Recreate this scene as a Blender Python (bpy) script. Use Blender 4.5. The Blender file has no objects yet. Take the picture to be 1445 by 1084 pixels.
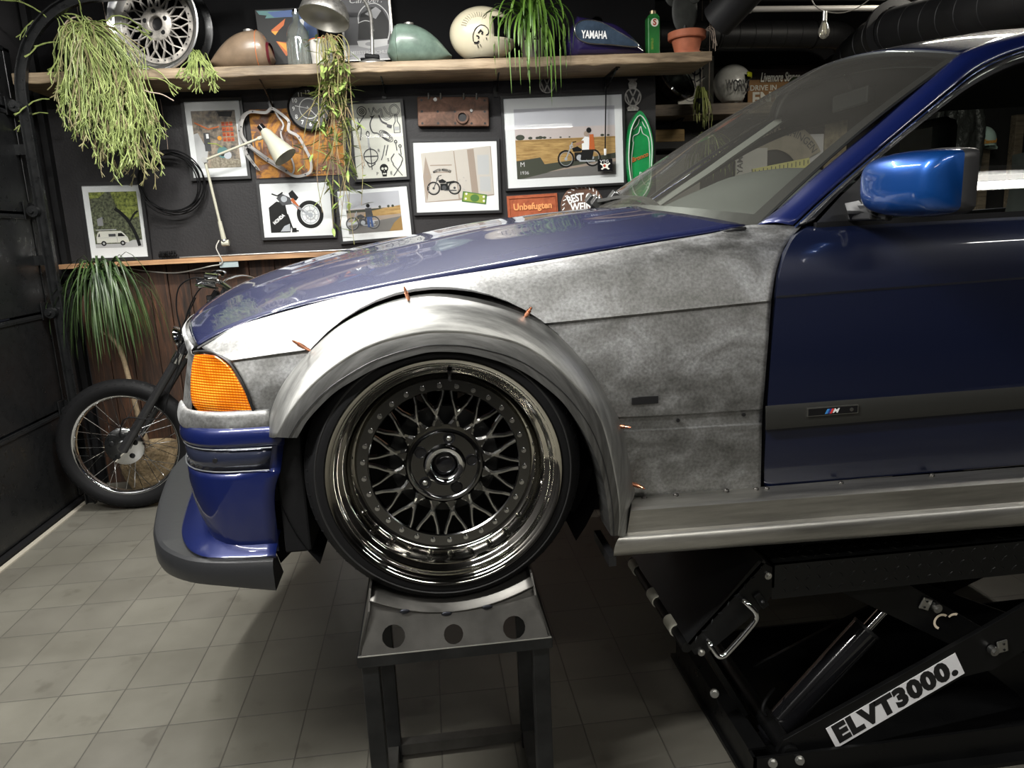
import bpy, math, random
from mathutils import Vector, Matrix, Euler
R = math.radians
PI = math.pi
random.seed(7)
scn = bpy.context.scene
COL = scn.collection

# ---------------------------------------------------------------- camera
CH = 1.35
FPX = 1040.0
_y, _p, _r = R(6.2), R(11.8), R(2.6)
FW = Vector((math.sin(_y) * math.cos(_p), math.cos(_y) * math.cos(_p), -math.sin(_p)))
_r0 = Vector((math.cos(_y), -math.sin(_y), 0))
_u0 = _r0.cross(FW)
RT = _r0 * math.cos(_r) - _u0 * math.sin(_r)
UP = _u0 * math.cos(_r) + _r0 * math.sin(_r)
cd = bpy.data.cameras.new('camera')
cam = bpy.data.objects.new('camera', cd)
COL.objects.link(cam)
cd.sensor_fit = 'HORIZONTAL'
cd.sensor_width = 36
cd.lens = 36 * FPX / 1445
cd.clip_start = 0.02
m = Matrix((RT, UP, -FW)).transposed().to_4x4()
m.translation = Vector((0, 0, CH))
cam.matrix_world = m
scn.camera = cam

# ---------------------------------------------------------------- world, exposure, lamps
w = bpy.data.worlds.new('world')
scn.world = w
w.use_nodes = True
w.node_tree.nodes['Background'].inputs[0].default_value = (0.75, 0.8, 1, 1)
w.node_tree.nodes['Background'].inputs[1].default_value = 0.01
scn.view_settings.view_transform = 'Standard'
scn.view_settings.look = 'None'
scn.view_settings.gamma = 1
scn.view_settings.use_curve_mapping = False
scn.view_settings.exposure = 0.40
LAMPS = [  # x, y, z, length, rotation about z, watts, colour
    (-1.30, 0.50, 2.86, 1.5, 8, 104, (1, 0.985, 0.94)),
    (-1.05, 2.30, 2.86, 1.5, 84, 58, (1, 0.985, 0.945)),
    (-0.25, 2.85, 2.86, 1.2, 4, 66, (1, 0.985, 0.945)),
    (1.2, -0.8, 2.6, 1.5, 3, 22, (1, 0.97, 0.90)),
    (3.1, 3.70, 2.9, 1.5, 90, 30, (1, 0.93, 0.80)),  # added lamp, puts front light on the alcove objects
    (-0.9, -2.0, 2.7, 1.5, 4, 12, (1, 0.97, 0.90)),
    (3.25, 0.56, 2.72, 1.5, 0, 7, (1, 0.985, 0.95)),
]

# ---------------------------------------------------------------- helpers
def ray(x, y):
    return FW * FPX + RT * (x - 722.5) + UP * (542 - y)
def P(x, y, Y):
    d = ray(x, y)
    return Vector((0, 0, CH)) + d * (Y / d.y)
def PZ(x, y, z):
    d = ray(x, y)
    return Vector((0, 0, CH)) + d * ((z - CH) / d.z)
def PX(x, y, X):
    d = ray(x, y)
    return Vector((0, 0, CH)) + d * (X / d.x)

def mat(name, col, rough=0.5, metal=0.0, coat=0.0, bump=0.0, bscale=60, vary=0.0, vscale=6, spec=0.5, emit=None, estr=0, trans=0, stretch=None, rvary=0.0, col2=None, bdist=0.01):
    m = bpy.data.materials.new(name)
    m.use_nodes = True
    nt = m.node_tree
    b = nt.nodes['Principled BSDF']
    b.inputs['Base Color'].default_value = (*col, 1)
    b.inputs['Roughness'].default_value = rough
    b.inputs['Metallic'].default_value = metal
    b.inputs['Specular IOR Level'].default_value = spec
    if coat:
        b.inputs['Coat Weight'].default_value = coat
        b.inputs['Coat Roughness'].default_value = 0.04
    if emit:
        b.inputs['Emission Color'].default_value = (*emit, 1)
        b.inputs['Emission Strength'].default_value = estr
    if trans:
        b.inputs['Transmission Weight'].default_value = trans
    tc = nt.nodes.new('ShaderNodeTexCoord')
    mp = nt.nodes.new('ShaderNodeMapping')
    nt.links.new(tc.outputs['Object'], mp.inputs['Vector'])
    if stretch:
        mp.inputs['Scale'].default_value = stretch
    if vary or col2 or rvary:
        n = nt.nodes.new('ShaderNodeTexNoise')
        n.inputs['Scale'].default_value = vscale
        n.inputs['Detail'].default_value = 6
        n.inputs['Roughness'].default_value = 0.6
        nt.links.new(mp.outputs[0], n.inputs['Vector'])
        cr = nt.nodes.new('ShaderNodeValToRGB')
        cr.color_ramp.elements[0].position = 0.35
        cr.color_ramp.elements[1].position = 0.65
        c1 = [max(0, c * (1 - vary)) for c in col]
        c2 = list(col2) if col2 else [min(1, c * (1 + vary)) for c in col]
        cr.color_ramp.elements[0].color = (*(col if col2 else c1), 1)
        cr.color_ramp.elements[1].color = (*c2, 1)
        nt.links.new(n.outputs['Fac'], cr.inputs[0])
        if vary or col2:
            nt.links.new(cr.outputs[0], b.inputs['Base Color'])
        if rvary:
            mr = nt.nodes.new('ShaderNodeMapRange')
            mr.inputs[1].default_value = 0.3
            mr.inputs[2].default_value = 0.7
            mr.inputs[3].default_value = max(0.02, rough - rvary)
            mr.inputs[4].default_value = min(1, rough + rvary)
            nt.links.new(n.outputs['Fac'], mr.inputs[0])
            nt.links.new(mr.outputs[0], b.inputs['Roughness'])
    if bump:
        n2 = nt.nodes.new('ShaderNodeTexNoise')
        n2.inputs['Scale'].default_value = bscale
        n2.inputs['Detail'].default_value = 4
        nt.links.new(mp.outputs[0], n2.inputs['Vector'])
        bp = nt.nodes.new('ShaderNodeBump')
        bp.inputs['Strength'].default_value = bump
        bp.inputs['Distance'].default_value = bdist
        nt.links.new(n2.outputs['Fac'], bp.inputs['Height'])
        nt.links.new(bp.outputs[0], b.inputs['Normal'])
    return m

def glassmat(name, tint=(0.9, 0.95, 0.93), gloss=1.0, rough=0.0, base=0.04, hazec=0.0):
    """clear sheet glass: see-through with a mirror-like film and a little dust"""
    m = bpy.data.materials.new(name)
    m.use_nodes = True
    nt = m.node_tree
    nt.nodes.remove(nt.nodes['Principled BSDF'])
    out = nt.nodes['Material Output']
    t = nt.nodes.new('ShaderNodeBsdfTransparent')
    t.inputs[0].default_value = (*tint, 1)
    g = nt.nodes.new('ShaderNodeBsdfGlossy')
    g.inputs['Roughness'].default_value = rough
    g.inputs['Color'].default_value = (gloss, gloss, gloss, 1)
    lw = nt.nodes.new('ShaderNodeLayerWeight')
    lw.inputs[0].default_value = 0.5
    pw = nt.nodes.new('ShaderNodeMath')
    pw.operation = 'POWER'
    pw.inputs[1].default_value = 5.0
    nt.links.new(lw.outputs['Facing'], pw.inputs[0])
    fr = nt.nodes.new('ShaderNodeMath')
    fr.operation = 'MULTIPLY_ADD'
    fr.inputs[1].default_value = 0.94
    fr.inputs[2].default_value = 0.06
    nt.links.new(pw.outputs[0], fr.inputs[0])
    ad = nt.nodes.new('ShaderNodeMath')
    ad.operation = 'ADD'
    ad.use_clamp = True
    ad.inputs[1].default_value = base
    nt.links.new(fr.outputs[0], ad.inputs[0])
    mx = nt.nodes.new('ShaderNodeMixShader')
    nt.links.new(ad.outputs[0], mx.inputs[0])
    nt.links.new(t.outputs[0], mx.inputs[1])
    nt.links.new(g.outputs[0], mx.inputs[2])
    last = mx
    if hazec:
        d = nt.nodes.new('ShaderNodeBsdfDiffuse')
        d.inputs[0].default_value = (0.55, 0.53, 0.48, 1)
        m2 = nt.nodes.new('ShaderNodeMixShader')
        n = nt.nodes.new('ShaderNodeTexNoise')
        n.inputs['Scale'].default_value = 3
        mr = nt.nodes.new('ShaderNodeMapRange')
        mr.inputs[3].default_value = hazec * 0.6
        mr.inputs[4].default_value = hazec * 1.4
        nt.links.new(n.outputs['Fac'], mr.inputs[0])
        nt.links.new(mr.outputs[0], m2.inputs[0])
        nt.links.new(mx.outputs[0], m2.inputs[1])
        nt.links.new(d.outputs[0], m2.inputs[2])
        last = m2
    nt.links.new(last.outputs[0], out.inputs['Surface'])
    return m

WL = {}   # world position of every object's origin (nothing is rotated until its copy is placed)
def empty(name, loc, label=None, cat=None, group=None, parent=None):
    o = bpy.data.objects.new(name, None)
    o.empty_display_size = 0.05
    COL.objects.link(o)
    loc = Vector(loc)
    WL[o] = loc
    if parent:
        o.parent = parent
        o.location = loc - WL[parent]
    else:
        o.location = loc
    return tag(o, label, cat, group)
def tag(o, label=None, cat=None, group=None, kind=None):
    if label: o['label'] = label
    if cat: o['category'] = cat
    if group: o['group'] = group
    if kind: o['kind'] = kind
    return o
def copy_tree(o, parent=None):
    c = o.copy()
    COL.objects.link(c)
    WL[c] = WL[o]
    if parent: c.parent = parent
    for ch in list(o.children): copy_tree(ch, c)
    return c

def cr(pts, n, closed=False):
    """Catmull-Rom through pts, n points evenly spread by arc length"""
    pts = [Vector(p) for p in pts]
    N = len(pts)
    dense = []
    segs = N if closed else N - 1
    for i in range(segs):
        if closed:
            a, b, c, d = pts[(i - 1) % N], pts[i], pts[(i + 1) % N], pts[(i + 2) % N]
        else:
            b, c = pts[i], pts[i + 1]
            a = pts[i - 1] if i > 0 else b * 2 - c
            d = pts[i + 2] if i + 2 < N else c * 2 - b
        # centripetal-ish: limit tangents to avoid overshoot
        t1 = (c - a) * 0.5
        t2 = (d - b) * 0.5
        L = (c - b).length
        if t1.length > L: t1 = t1.normalized() * L
        if t2.length > L: t2 = t2.normalized() * L
        for k in range(12):
            t = k / 12
            h1 = 2 * t**3 - 3 * t**2 + 1; h2 = -2 * t**3 + 3 * t**2
            h3 = t**3 - 2 * t**2 + t; h4 = t**3 - t**2
            dense.append(b * h1 + c * h2 + t1 * h3 + t2 * h4)
    dense.append(pts[0].copy() if closed else pts[-1].copy())
    L = [0]
    for i in range(1, len(dense)): L.append(L[-1] + (dense[i] - dense[i - 1]).length)
    out = []
    T = L[-1] or 1e-9
    cnt = n if not closed else n
    j = 0
    for k in range(cnt):
        s = T * k / (cnt - 1) if not closed else T * k / cnt
        while j < len(L) - 2 and L[j + 1] < s: j += 1
        f = (s - L[j]) / max(1e-9, L[j + 1] - L[j])
        out.append(dense[j].lerp(dense[j + 1], min(1, f)))
    return out

def axes(d):
    d = Vector(d).normalized()
    a = Vector((0, 0, 1)) if abs(d.z) < 0.9 else Vector((1, 0, 0))
    u = d.cross(a).normalized()
    return u, d.cross(u).normalized()

class MB:
    def __init__(s):
        s.v = []; s.f = []; s.mi = []; s.cur = 0
    def m(s, i):
        s.cur = i; return s
    def add(s, vs, fs):
        o = len(s.v)
        s.v += [Vector(v) for v in vs]
        for f in fs:
            s.f.append([i + o for i in f]); s.mi.append(s.cur)
        return s
    def box(s, c, size, rot=None):
        c = Vector(c); hx, hy, hz = [k / 2 for k in size]
        vs = [Vector((x, y, z)) for x in (-hx, hx) for y in (-hy, hy) for z in (-hz, hz)]
        if rot is not None:
            M = rot if isinstance(rot, Matrix) else Euler(rot).to_matrix()
            vs = [M @ v for v in vs]
        return s.add([v + c for v in vs], [(0, 1, 3, 2), (4, 6, 7, 5), (0, 4, 5, 1), (2, 3, 7, 6), (0, 2, 6, 4), (1, 5, 7, 3)])
    def bb(s, a, b):
        return s.box([(a[i] + b[i]) / 2 for i in range(3)], [abs(b[i] - a[i]) for i in range(3)])
    def bar(s, a, b, w, h, up=(0, 0, 1)):
        """box running a->b, w across, h along up"""
        a, b = Vector(a), Vector(b)
        d = (b - a); L = d.length; d.normalize()
        x = d.cross(Vector(up)).normalized(); z = x.cross(d).normalized()
        M = Matrix((x, d, z)).transposed()
        return s.box((a + b) / 2, (w, L, h), M)
    def cyl(s, a, b, r, r2=None, n=16, cap=True):
        a, b = Vector(a), Vector(b); r2 = r if r2 is None else r2
        u, v = axes(b - a)
        vs = []
        for c, rr in ((a, r), (b, r2)):
            for k in range(n):
                t = 2 * PI * k / n
                vs.append(c + (u * math.cos(t) + v * math.sin(t)) * rr)
        fs = [(k, (k + 1) % n, n + (k + 1) % n, n + k) for k in range(n)]
        if cap: fs += [tuple(range(n))[::-1], tuple(range(n, 2 * n))]
        return s.add(vs, fs)
    def tube(s, pts, r, n=8, closed=False, cap=True):
        pts = [Vector(p) for p in pts]
        N = len(pts)
        rr = r if isinstance(r, (list, tuple)) else [r] * N
        vs = []
        u = None
        for i, p in enumerate(pts):
            if closed: d = pts[(i + 1) % N] - pts[i - 1]
            else: d = pts[min(N - 1, i + 1)] - pts[max(0, i - 1)]
            if d.length < 1e-9: d = Vector((0, 0, 1))
            d.normalize()
            if u is None: u, _ = axes(d)
            u = (u - d * u.dot(d))
            if u.length < 1e-6: u, _ = axes(d)
            u.normalize(); v = d.cross(u)
            for k in range(n):
                t = 2 * PI * k / n
                vs.append(p + (u * math.cos(t) + v * math.sin(t)) * rr[i])
        fs = []
        for i in range(N if closed else N - 1):
            j = (i + 1) % N
            for k in range(n):
                fs.append((i * n + k, i * n + (k + 1) % n, j * n + (k + 1) % n, j * n + k))
        if cap and not closed:
            fs += [tuple(range(n))[::-1], tuple(range((N - 1) * n, N * n))]
        return s.add(vs, fs)
    def lathe(s, prof, o=(0, 0, 0), ax=(0, 0, 1), n=32, a0=0, a1=2 * PI, u=None):
        """prof: list of (radius, distance along ax)"""
        o = Vector(o); ax = Vector(ax).normalized()
        if u is None: u, v = axes(ax)
        else:
            u = Vector(u).normalized(); v = ax.cross(u)
        full = abs(a1 - a0 - 2 * PI) < 1e-6
        cnt = n if full else n + 1
        vs = []
        for (r, h) in prof:
            for k in range(cnt):
                t = a0 + (a1 - a0) * k / n
                vs.append(o + ax * h + (u * math.cos(t) + v * math.sin(t)) * r)
        fs = []
        for i in range(len(prof) - 1):
            for k in range(n):
                k2 = (k + 1) % cnt if full else k + 1
                fs.append((i * cnt + k, i * cnt + k2, (i + 1) * cnt + k2, (i + 1) * cnt + k))
        return s.add(vs, fs)
    def grid(s, rows, closed=False):
        nr = len(rows); nc = len(rows[0])
        vs = [p for r in rows for p in r]
        fs = []
        for i in range(nr - 1):
            for j in range(nc if closed else nc - 1):
                j2 = (j + 1) % nc
                fs.append((i * nc + j, i * nc + j2, (i + 1) * nc + j2, (i + 1) * nc + j))
        return s.add(vs, fs)
    def prism(s, poly, o, x, y, d, off=0):
        """2-D poly on plane (o,x,y) thickened by vector d"""
        o, x, y, d = Vector(o), Vector(x), Vector(y), Vector(d)
        n = len(poly)
        a = [o + x * p[0] + y * p[1] for p in poly]
        vs = a + [p + d for p in a]
        fs = [tuple(range(n)), tuple(range(n, 2 * n))[::-1]] + [(k, k + n, (k + 1) % n + n, (k + 1) % n) for k in range(n)]
        return s.add(vs, fs)
    def sphere(s, c, r, n=12, sc=(1, 1, 1), m_=8):
        c = Vector(c); vs = []; fs = []
        for i in range(m_ + 1):
            ph = PI * i / m_
            for k in range(n):
                t = 2 * PI * k / n
                vs.append(c + Vector((math.sin(ph) * math.cos(t) * r * sc[0], math.sin(ph) * math.sin(t) * r * sc[1], math.cos(ph) * r * sc[2])))
        for i in range(m_):
            for k in range(n):
                fs.append((i * n + k, (i + 1) * n + k, (i + 1) * n + (k + 1) % n, i * n + (k + 1) % n))
        return s.add(vs, fs)
    def build(s, name, mats, parent=None, smooth=None, bevel=0, solid=0, sub=0, loc=None, soff=-1):
        if not isinstance(mats, (list, tuple)): mats = [mats]
        vs = s.v
        if loc is None:
            xs = [v.x for v in vs]; ys = [v.y for v in vs]; zs = [v.z for v in vs]
            loc = Vector(((min(xs) + max(xs)) / 2, (min(ys) + max(ys)) / 2, min(zs) if not parent else (min(zs) + max(zs)) / 2))
        loc = Vector(loc)
        me = bpy.data.meshes.new(name)
        me.from_pydata([v - loc for v in vs], [], s.f)
        for mm in mats: me.materials.append(mm)
        if len(mats) > 1: me.polygons.foreach_set('material_index', s.mi)
        me.validate()
        import bmesh
        bm = bmesh.new(); bm.from_mesh(me)
        bmesh.ops.remove_doubles(bm, verts=bm.verts, dist=1e-6)
        bmesh.ops.recalc_face_normals(bm, faces=bm.faces)
        bm.to_mesh(me); bm.free()
        if smooth is not None:
            me.polygons.foreach_set('use_smooth', [True] * len(me.polygons))
            if smooth < 180:
                me.set_sharp_from_angle(angle=R(smooth))
        o = bpy.data.objects.new(name, me)
        COL.objects.link(o)
        WL[o] = loc
        if parent:
            o.parent = parent; o.location = loc - WL[parent]
        else: o.location = loc
        if bevel:
            bv = o.modifiers.new('bevel', 'BEVEL'); bv.width = bevel; bv.segments = 2; bv.limit_method = 'ANGLE'; bv.angle_limit = R(40)
        if solid:
            so = o.modifiers.new('solid', 'SOLIDIFY'); so.thickness = solid; so.offset = soff
        if sub:
            sb = o.modifiers.new('sub', 'SUBSURF'); sb.levels = sub; sb.render_levels = sub
        return o

def resamp(row, n): return cr([P(*p) for p in row], n)
def loft(rows3, nu, nv, pre=False):
    """rows3: list of polylines of 3-D points -> smooth grid with nv rows, nu columns"""
    rs = [cr(r, nu) for r in rows3]
    if nv <= len(rs) and pre: return rs
    cols = [cr([r[j] for r in rs], nv) for j in range(nu)]
    return [[cols[j][i] for j in range(nu)] for i in range(nv)]
def loft_lin(rows3, nu, div):
    """keeps every given row as an edge; div subdivisions between"""
    rs = [cr(r, nu) for r in rows3]
    out = []
    for a, b in zip(rs, rs[1:]):
        for k in range(div): out.append([p.lerp(q, k / div) for p, q in zip(a, b)])
    out.append(rs[-1])
    return out

def text(body, o, x, y, size, m, parent=None, name='lettering', depth=0.001, align='CENTER', shear=0, bold=0, fit=None, arc=None, spacing=1, label=None, sx=1):
    """lettering whose baseline runs along x, upright along y, centred on o; fit = wanted width"""
    cu = bpy.data.curves.new(name, 'FONT')
    cu.body = body; cu.size = 1; cu.align_x = align; cu.align_y = 'CENTER'; cu.shear = shear; cu.offset = bold; cu.space_character = spacing
    cu.resolution_u = 3
    tmp = bpy.data.objects.new('t', cu)
    COL.objects.link(tmp)
    dg = bpy.context.evaluated_depsgraph_get()
    me = tmp.evaluated_get(dg).to_mesh()
    vs = [v.co.copy() for v in me.vertices]; fs = [tuple(p.vertices) for p in me.polygons]
    tmp.evaluated_get(dg).to_mesh_clear()
    bpy.data.objects.remove(tmp); bpy.data.curves.remove(cu)
    if not vs: return None
    wx = max(v.x for v in vs) - min(v.x for v in vs)
    cx = (max(v.x for v in vs) + min(v.x for v in vs)) / 2 if align == 'CENTER' else 0
    kx = fit / wx if fit else size * sx
    x, y, o = Vector(x).normalized(), Vector(y).normalized(), Vector(o)
    nrm = x.cross(y)
    b = MB()
    out = []
    for v in vs:
        u = (v.x - cx) * kx; h = v.y * size
        if arc:
            t = u / arc
            p = o + x * math.sin(t) * (arc + h) + y * (math.cos(t) * (arc + h) - arc)
        else: p = o + x * u + y * h
        out.append(p + nrm * depth)
    b.add(out, fs)
    ob = b.build(name, m, parent)
    so = ob.modifiers.new('solid', 'SOLIDIFY'); so.thickness = max(depth * 0.9, 0.0002); so.offset = 0
    if label: ob['label'] = label
    return ob

# ---------------------------------------------------------------- materials
M = {}
M['black'] = mat('black_paint', (0.006, 0.006, 0.0065), 0.5, spec=0.3, bump=0.05)
M['blackgloss'] = mat('black_gloss', (0.008, 0.008, 0.009), 0.18)
M['steelblack'] = mat('black_steel', (0.009, 0.0095, 0.010), 0.34, 0.2, rvary=0.12, vscale=25)
M['rubber'] = mat('rubber', (0.0065, 0.0065, 0.007), 0.6, spec=0.15, bump=0.08, bscale=200)
M['chrome'] = mat('chrome', (0.75, 0.76, 0.77), 0.06, 1.0)
M['darkchrome'] = mat('dark_chrome', (0.60, 0.60, 0.59), 0.17, 1.0)
M['blackchrome'] = mat('black_chrome', (0.16, 0.16, 0.16), 0.14, 1.0)
M['lipchrome'] = mat('lip_chrome', (0.62, 0.60, 0.54), 0.07, 1.0, rvary=0.03, vscale=4)
M['steel'] = mat('steel', (0.42, 0.42, 0.41), 0.32, 1.0)
M['zinc'] = mat('zinc', (0.60, 0.60, 0.58), 0.30, 1.0)
M['copper'] = mat('copper', (0.72, 0.32, 0.19), 0.28, 1.0)
M['plastic'] = mat('dark_plastic', (0.014, 0.014, 0.015), 0.45)
M['white'] = mat('white', (0.78, 0.79, 0.78), 0.45)
M['wallpaint'] = mat('charcoal_wall', (0.025, 0.024, 0.025), 0.5, bump=0.35, bscale=90, vary=0.12, vscale=3, bdist=0.003, spec=0.25)
M['framewood'] = mat('black_frame', (0.015, 0.015, 0.016), 0.4)
# ---------------------------------------------------------------- surfaces with their own node set-ups
def nd(nt, typ, **kw):
    n = nt.nodes.new(typ)
    for k, v in kw.items(): setattr(n, k, v)
    return n
def floor_mat():
    m = mat('floor_tiles', (0.16, 0.155, 0.13), 0.42)
    nt = m.node_tree; b = nt.nodes['Principled BSDF']
    tc = nd(nt, 'ShaderNodeTexCoord')
    mp = nd(nt, 'ShaderNodeMapping')
    mp.inputs['Location'].default_value = (-0.152, -1.985, 0)
    nt.links.new(tc.outputs['Object'], mp.inputs[0])
    br = nd(nt, 'ShaderNodeTexBrick', offset=0.0, squash=1.0)
    br.inputs['Color1'].default_value = (0.112, 0.107, 0.090, 1)
    br.inputs['Color2'].default_value = (0.094, 0.089, 0.076, 1)
    br.inputs['Mortar'].default_value = (0.055, 0.052, 0.045, 1)
    br.inputs['Scale'].default_value = 1
    br.inputs['Mortar Size'].default_value = 0.0022
    br.inputs['Mortar Smooth'].default_value = 0.3
    br.inputs['Bias'].default_value = 0.0
    br.inputs['Brick Width'].default_value = 0.195
    br.inputs['Row Height'].default_value = 0.2065
    nt.links.new(mp.outputs[0], br.inputs['Vector'])
    n = nd(nt, 'ShaderNodeTexNoise'); n.inputs['Scale'].default_value = 2.3; n.inputs['Detail'].default_value = 8; n.inputs['Roughness'].default_value = 0.65
    nt.links.new(tc.outputs['Object'], n.inputs['Vector'])
    cr_ = nd(nt, 'ShaderNodeValToRGB')
    cr_.color_ramp.elements[0].position = 0.3; cr_.color_ramp.elements[0].color = (0.74, 0.73, 0.70, 1)
    cr_.color_ramp.elements[1].position = 0.7; cr_.color_ramp.elements[1].color = (1.12, 1.12, 1.1, 1)
    nt.links.new(n.outputs['Fac'], cr_.inputs[0])
    mx = nd(nt, 'ShaderNodeMixRGB', blend_type='MULTIPLY'); mx.inputs[0].default_value = 1
    nt.links.new(br.outputs['Color'], mx.inputs[1]); nt.links.new(cr_.outputs[0], mx.inputs[2])
    # stains
    v = nd(nt, 'ShaderNodeTexNoise'); v.inputs['Scale'].default_value = 9; v.inputs['Detail'].default_value = 10
    nt.links.new(tc.outputs['Object'], v.inputs['Vector'])
    c2 = nd(nt, 'ShaderNodeValToRGB')
    c2.color_ramp.elements[0].position = 0.30; c2.color_ramp.elements[0].color = (0.45, 0.42, 0.38, 1)
    c2.color_ramp.elements[1].position = 0.38; c2.color_ramp.elements[1].color = (1, 1, 1, 1)
    nt.links.new(v.outputs['Fac'], c2.inputs[0])
    m3 = nd(nt, 'ShaderNodeMixRGB', blend_type='MULTIPLY'); m3.inputs[0].default_value = 0.4
    nt.links.new(mx.outputs[0], m3.inputs[1]); nt.links.new(c2.outputs[0], m3.inputs[2])
    nt.links.new(m3.outputs[0], b.inputs['Base Color'])
    bp = nd(nt, 'ShaderNodeBump', invert=True); bp.inputs['Distance'].default_value = 0.002; bp.inputs['Strength'].default_value = 0.6
    nt.links.new(br.outputs['Fac'], bp.inputs['Height']); nt.links.new(bp.outputs[0], b.inputs['Normal'])
    mr2 = nd(nt, 'ShaderNodeMapRange'); mr2.inputs[3].default_value = 0.32; mr2.inputs[4].default_value = 0.6
    nt.links.new(n.outputs['Fac'], mr2.inputs[0]); nt.links.new(mr2.outputs[0], b.inputs['Roughness'])
    return m
def plank_mat(name, c1, c2, c3, vert=True, w_=0.16):
    """rough old boards side by side with long grain"""
    m = mat(name, c1, 0.6)
    nt = m.node_tree; b = nt.nodes['Principled BSDF']
    tc = nd(nt, 'ShaderNodeTexCoord')
    mp = nd(nt, 'ShaderNodeMapping'); mp.inputs['Scale'].default_value = (14, 14, 0.9) if vert else (0.9, 14, 14)
    nt.links.new(tc.outputs['Object'], mp.inputs[0])
    n = nd(nt, 'ShaderNodeTexNoise'); n.inputs['Scale'].default_value = 3; n.inputs['Detail'].default_value = 8; n.inputs['Roughness'].default_value = 0.7; n.inputs['Distortion'].default_value = 0.8
    nt.links.new(mp.outputs[0], n.inputs['Vector'])
    cr_ = nd(nt, 'ShaderNodeValToRGB'); e = cr_.color_ramp.elements
    e[0].position = 0.3; e[0].color = (*c1, 1); e[1].position = 0.72; e[1].color = (*c3, 1)
    k = e.new(0.5); k.color = (*c2, 1)
    nt.links.new(n.outputs['Fac'], cr_.inputs[0])
    n2 = nd(nt, 'ShaderNodeTexNoise'); n2.inputs['Scale'].default_value = 2.5; n2.inputs['Detail'].default_value = 3
    nt.links.new(tc.outputs['Object'], n2.inputs['Vector'])
    mr = nd(nt, 'ShaderNodeMapRange'); mr.inputs[1].default_value = 0.3; mr.inputs[2].default_value = 0.7; mr.inputs[3].default_value = 0.45; mr.inputs[4].default_value = 1.3
    nt.links.new(n2.outputs['Fac'], mr.inputs[0])
    hs = nd(nt, 'ShaderNodeHueSaturation'); nt.links.new(cr_.outputs[0], hs.inputs['Color']); nt.links.new(mr.outputs[0], hs.inputs['Value'])
    nt.links.new(hs.outputs[0], b.inputs['Base Color'])
    bp = nd(nt, 'ShaderNodeBump'); bp.inputs['Distance'].default_value = 0.003; bp.inputs['Strength'].default_value = 0.5
    nt.links.new(n.outputs['Fac'], bp.inputs['Height']); nt.links.new(bp.outputs[0], b.inputs['Normal'])
    return m
def sanded_mat():
    """bare sheet metal with cloudy swirls left by a sander"""
    m = mat('sanded_sheet_metal', (0.4, 0.4, 0.4), 0.45, 1.0)
    nt = m.node_tree; b = nt.nodes['Principled BSDF']
    tc = nd(nt, 'ShaderNodeTexCoord')
    mp = nd(nt, 'ShaderNodeMapping'); mp.inputs['Scale'].default_value = (1, 1, 1.5)
    nt.links.new(tc.outputs['Object'], mp.inputs[0])
    n = nd(nt, 'ShaderNodeTexNoise'); n.inputs['Scale'].default_value = 6.5; n.inputs['Detail'].default_value = 7; n.inputs['Roughness'].default_value = 0.62; n.inputs['Distortion'].default_value = 0.9
    nt.links.new(mp.outputs[0], n.inputs['Vector'])
    cr_ = nd(nt, 'ShaderNodeValToRGB'); e = cr_.color_ramp.elements
    e[0].position = 0.33; e[0].color = (0.20, 0.20, 0.193, 1); e[1].position = 0.70; e[1].color = (0.46, 0.465, 0.47, 1)
    k = e.new(0.5); k.color = (0.285, 0.285, 0.28, 1)
    nt.links.new(n.outputs['Fac'], cr_.inputs[0])
    f = nd(nt, 'ShaderNodeTexNoise'); f.inputs['Scale'].default_value = 160; f.inputs['Detail'].default_value = 2
    nt.links.new(tc.outputs['Object'], f.inputs['Vector'])
    mr = nd(nt, 'ShaderNodeMapRange'); mr.inputs[1].default_value = 0.25; mr.inputs[2].default_value = 0.75; mr.inputs[3].default_value = 0.75; mr.inputs[4].default_value = 1.25
    nt.links.new(f.outputs['Fac'], mr.inputs[0])
    hs = nd(nt, 'ShaderNodeHueSaturation'); nt.links.new(cr_.outputs[0], hs.inputs['Color']); nt.links.new(mr.outputs[0], hs.inputs['Value'])
    nt.links.new(hs.outputs[0], b.inputs['Base Color'])
    r2 = nd(nt, 'ShaderNodeMapRange'); r2.inputs[1].default_value = 0.3; r2.inputs[2].default_value = 0.7; r2.inputs[3].default_value = 0.50; r2.inputs[4].default_value = 0.68
    nt.links.new(n.outputs['Fac'], r2.inputs[0]); nt.links.new(r2.outputs[0], b.inputs['Roughness'])
    bp = nd(nt, 'ShaderNodeBump'); bp.inputs['Distance'].default_value = 0.0006; bp.inputs['Strength'].default_value = 0.35
    nt.links.new(f.outputs['Fac'], bp.inputs['Height']); nt.links.new(bp.outputs[0], b.inputs['Normal'])
    return m
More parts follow.
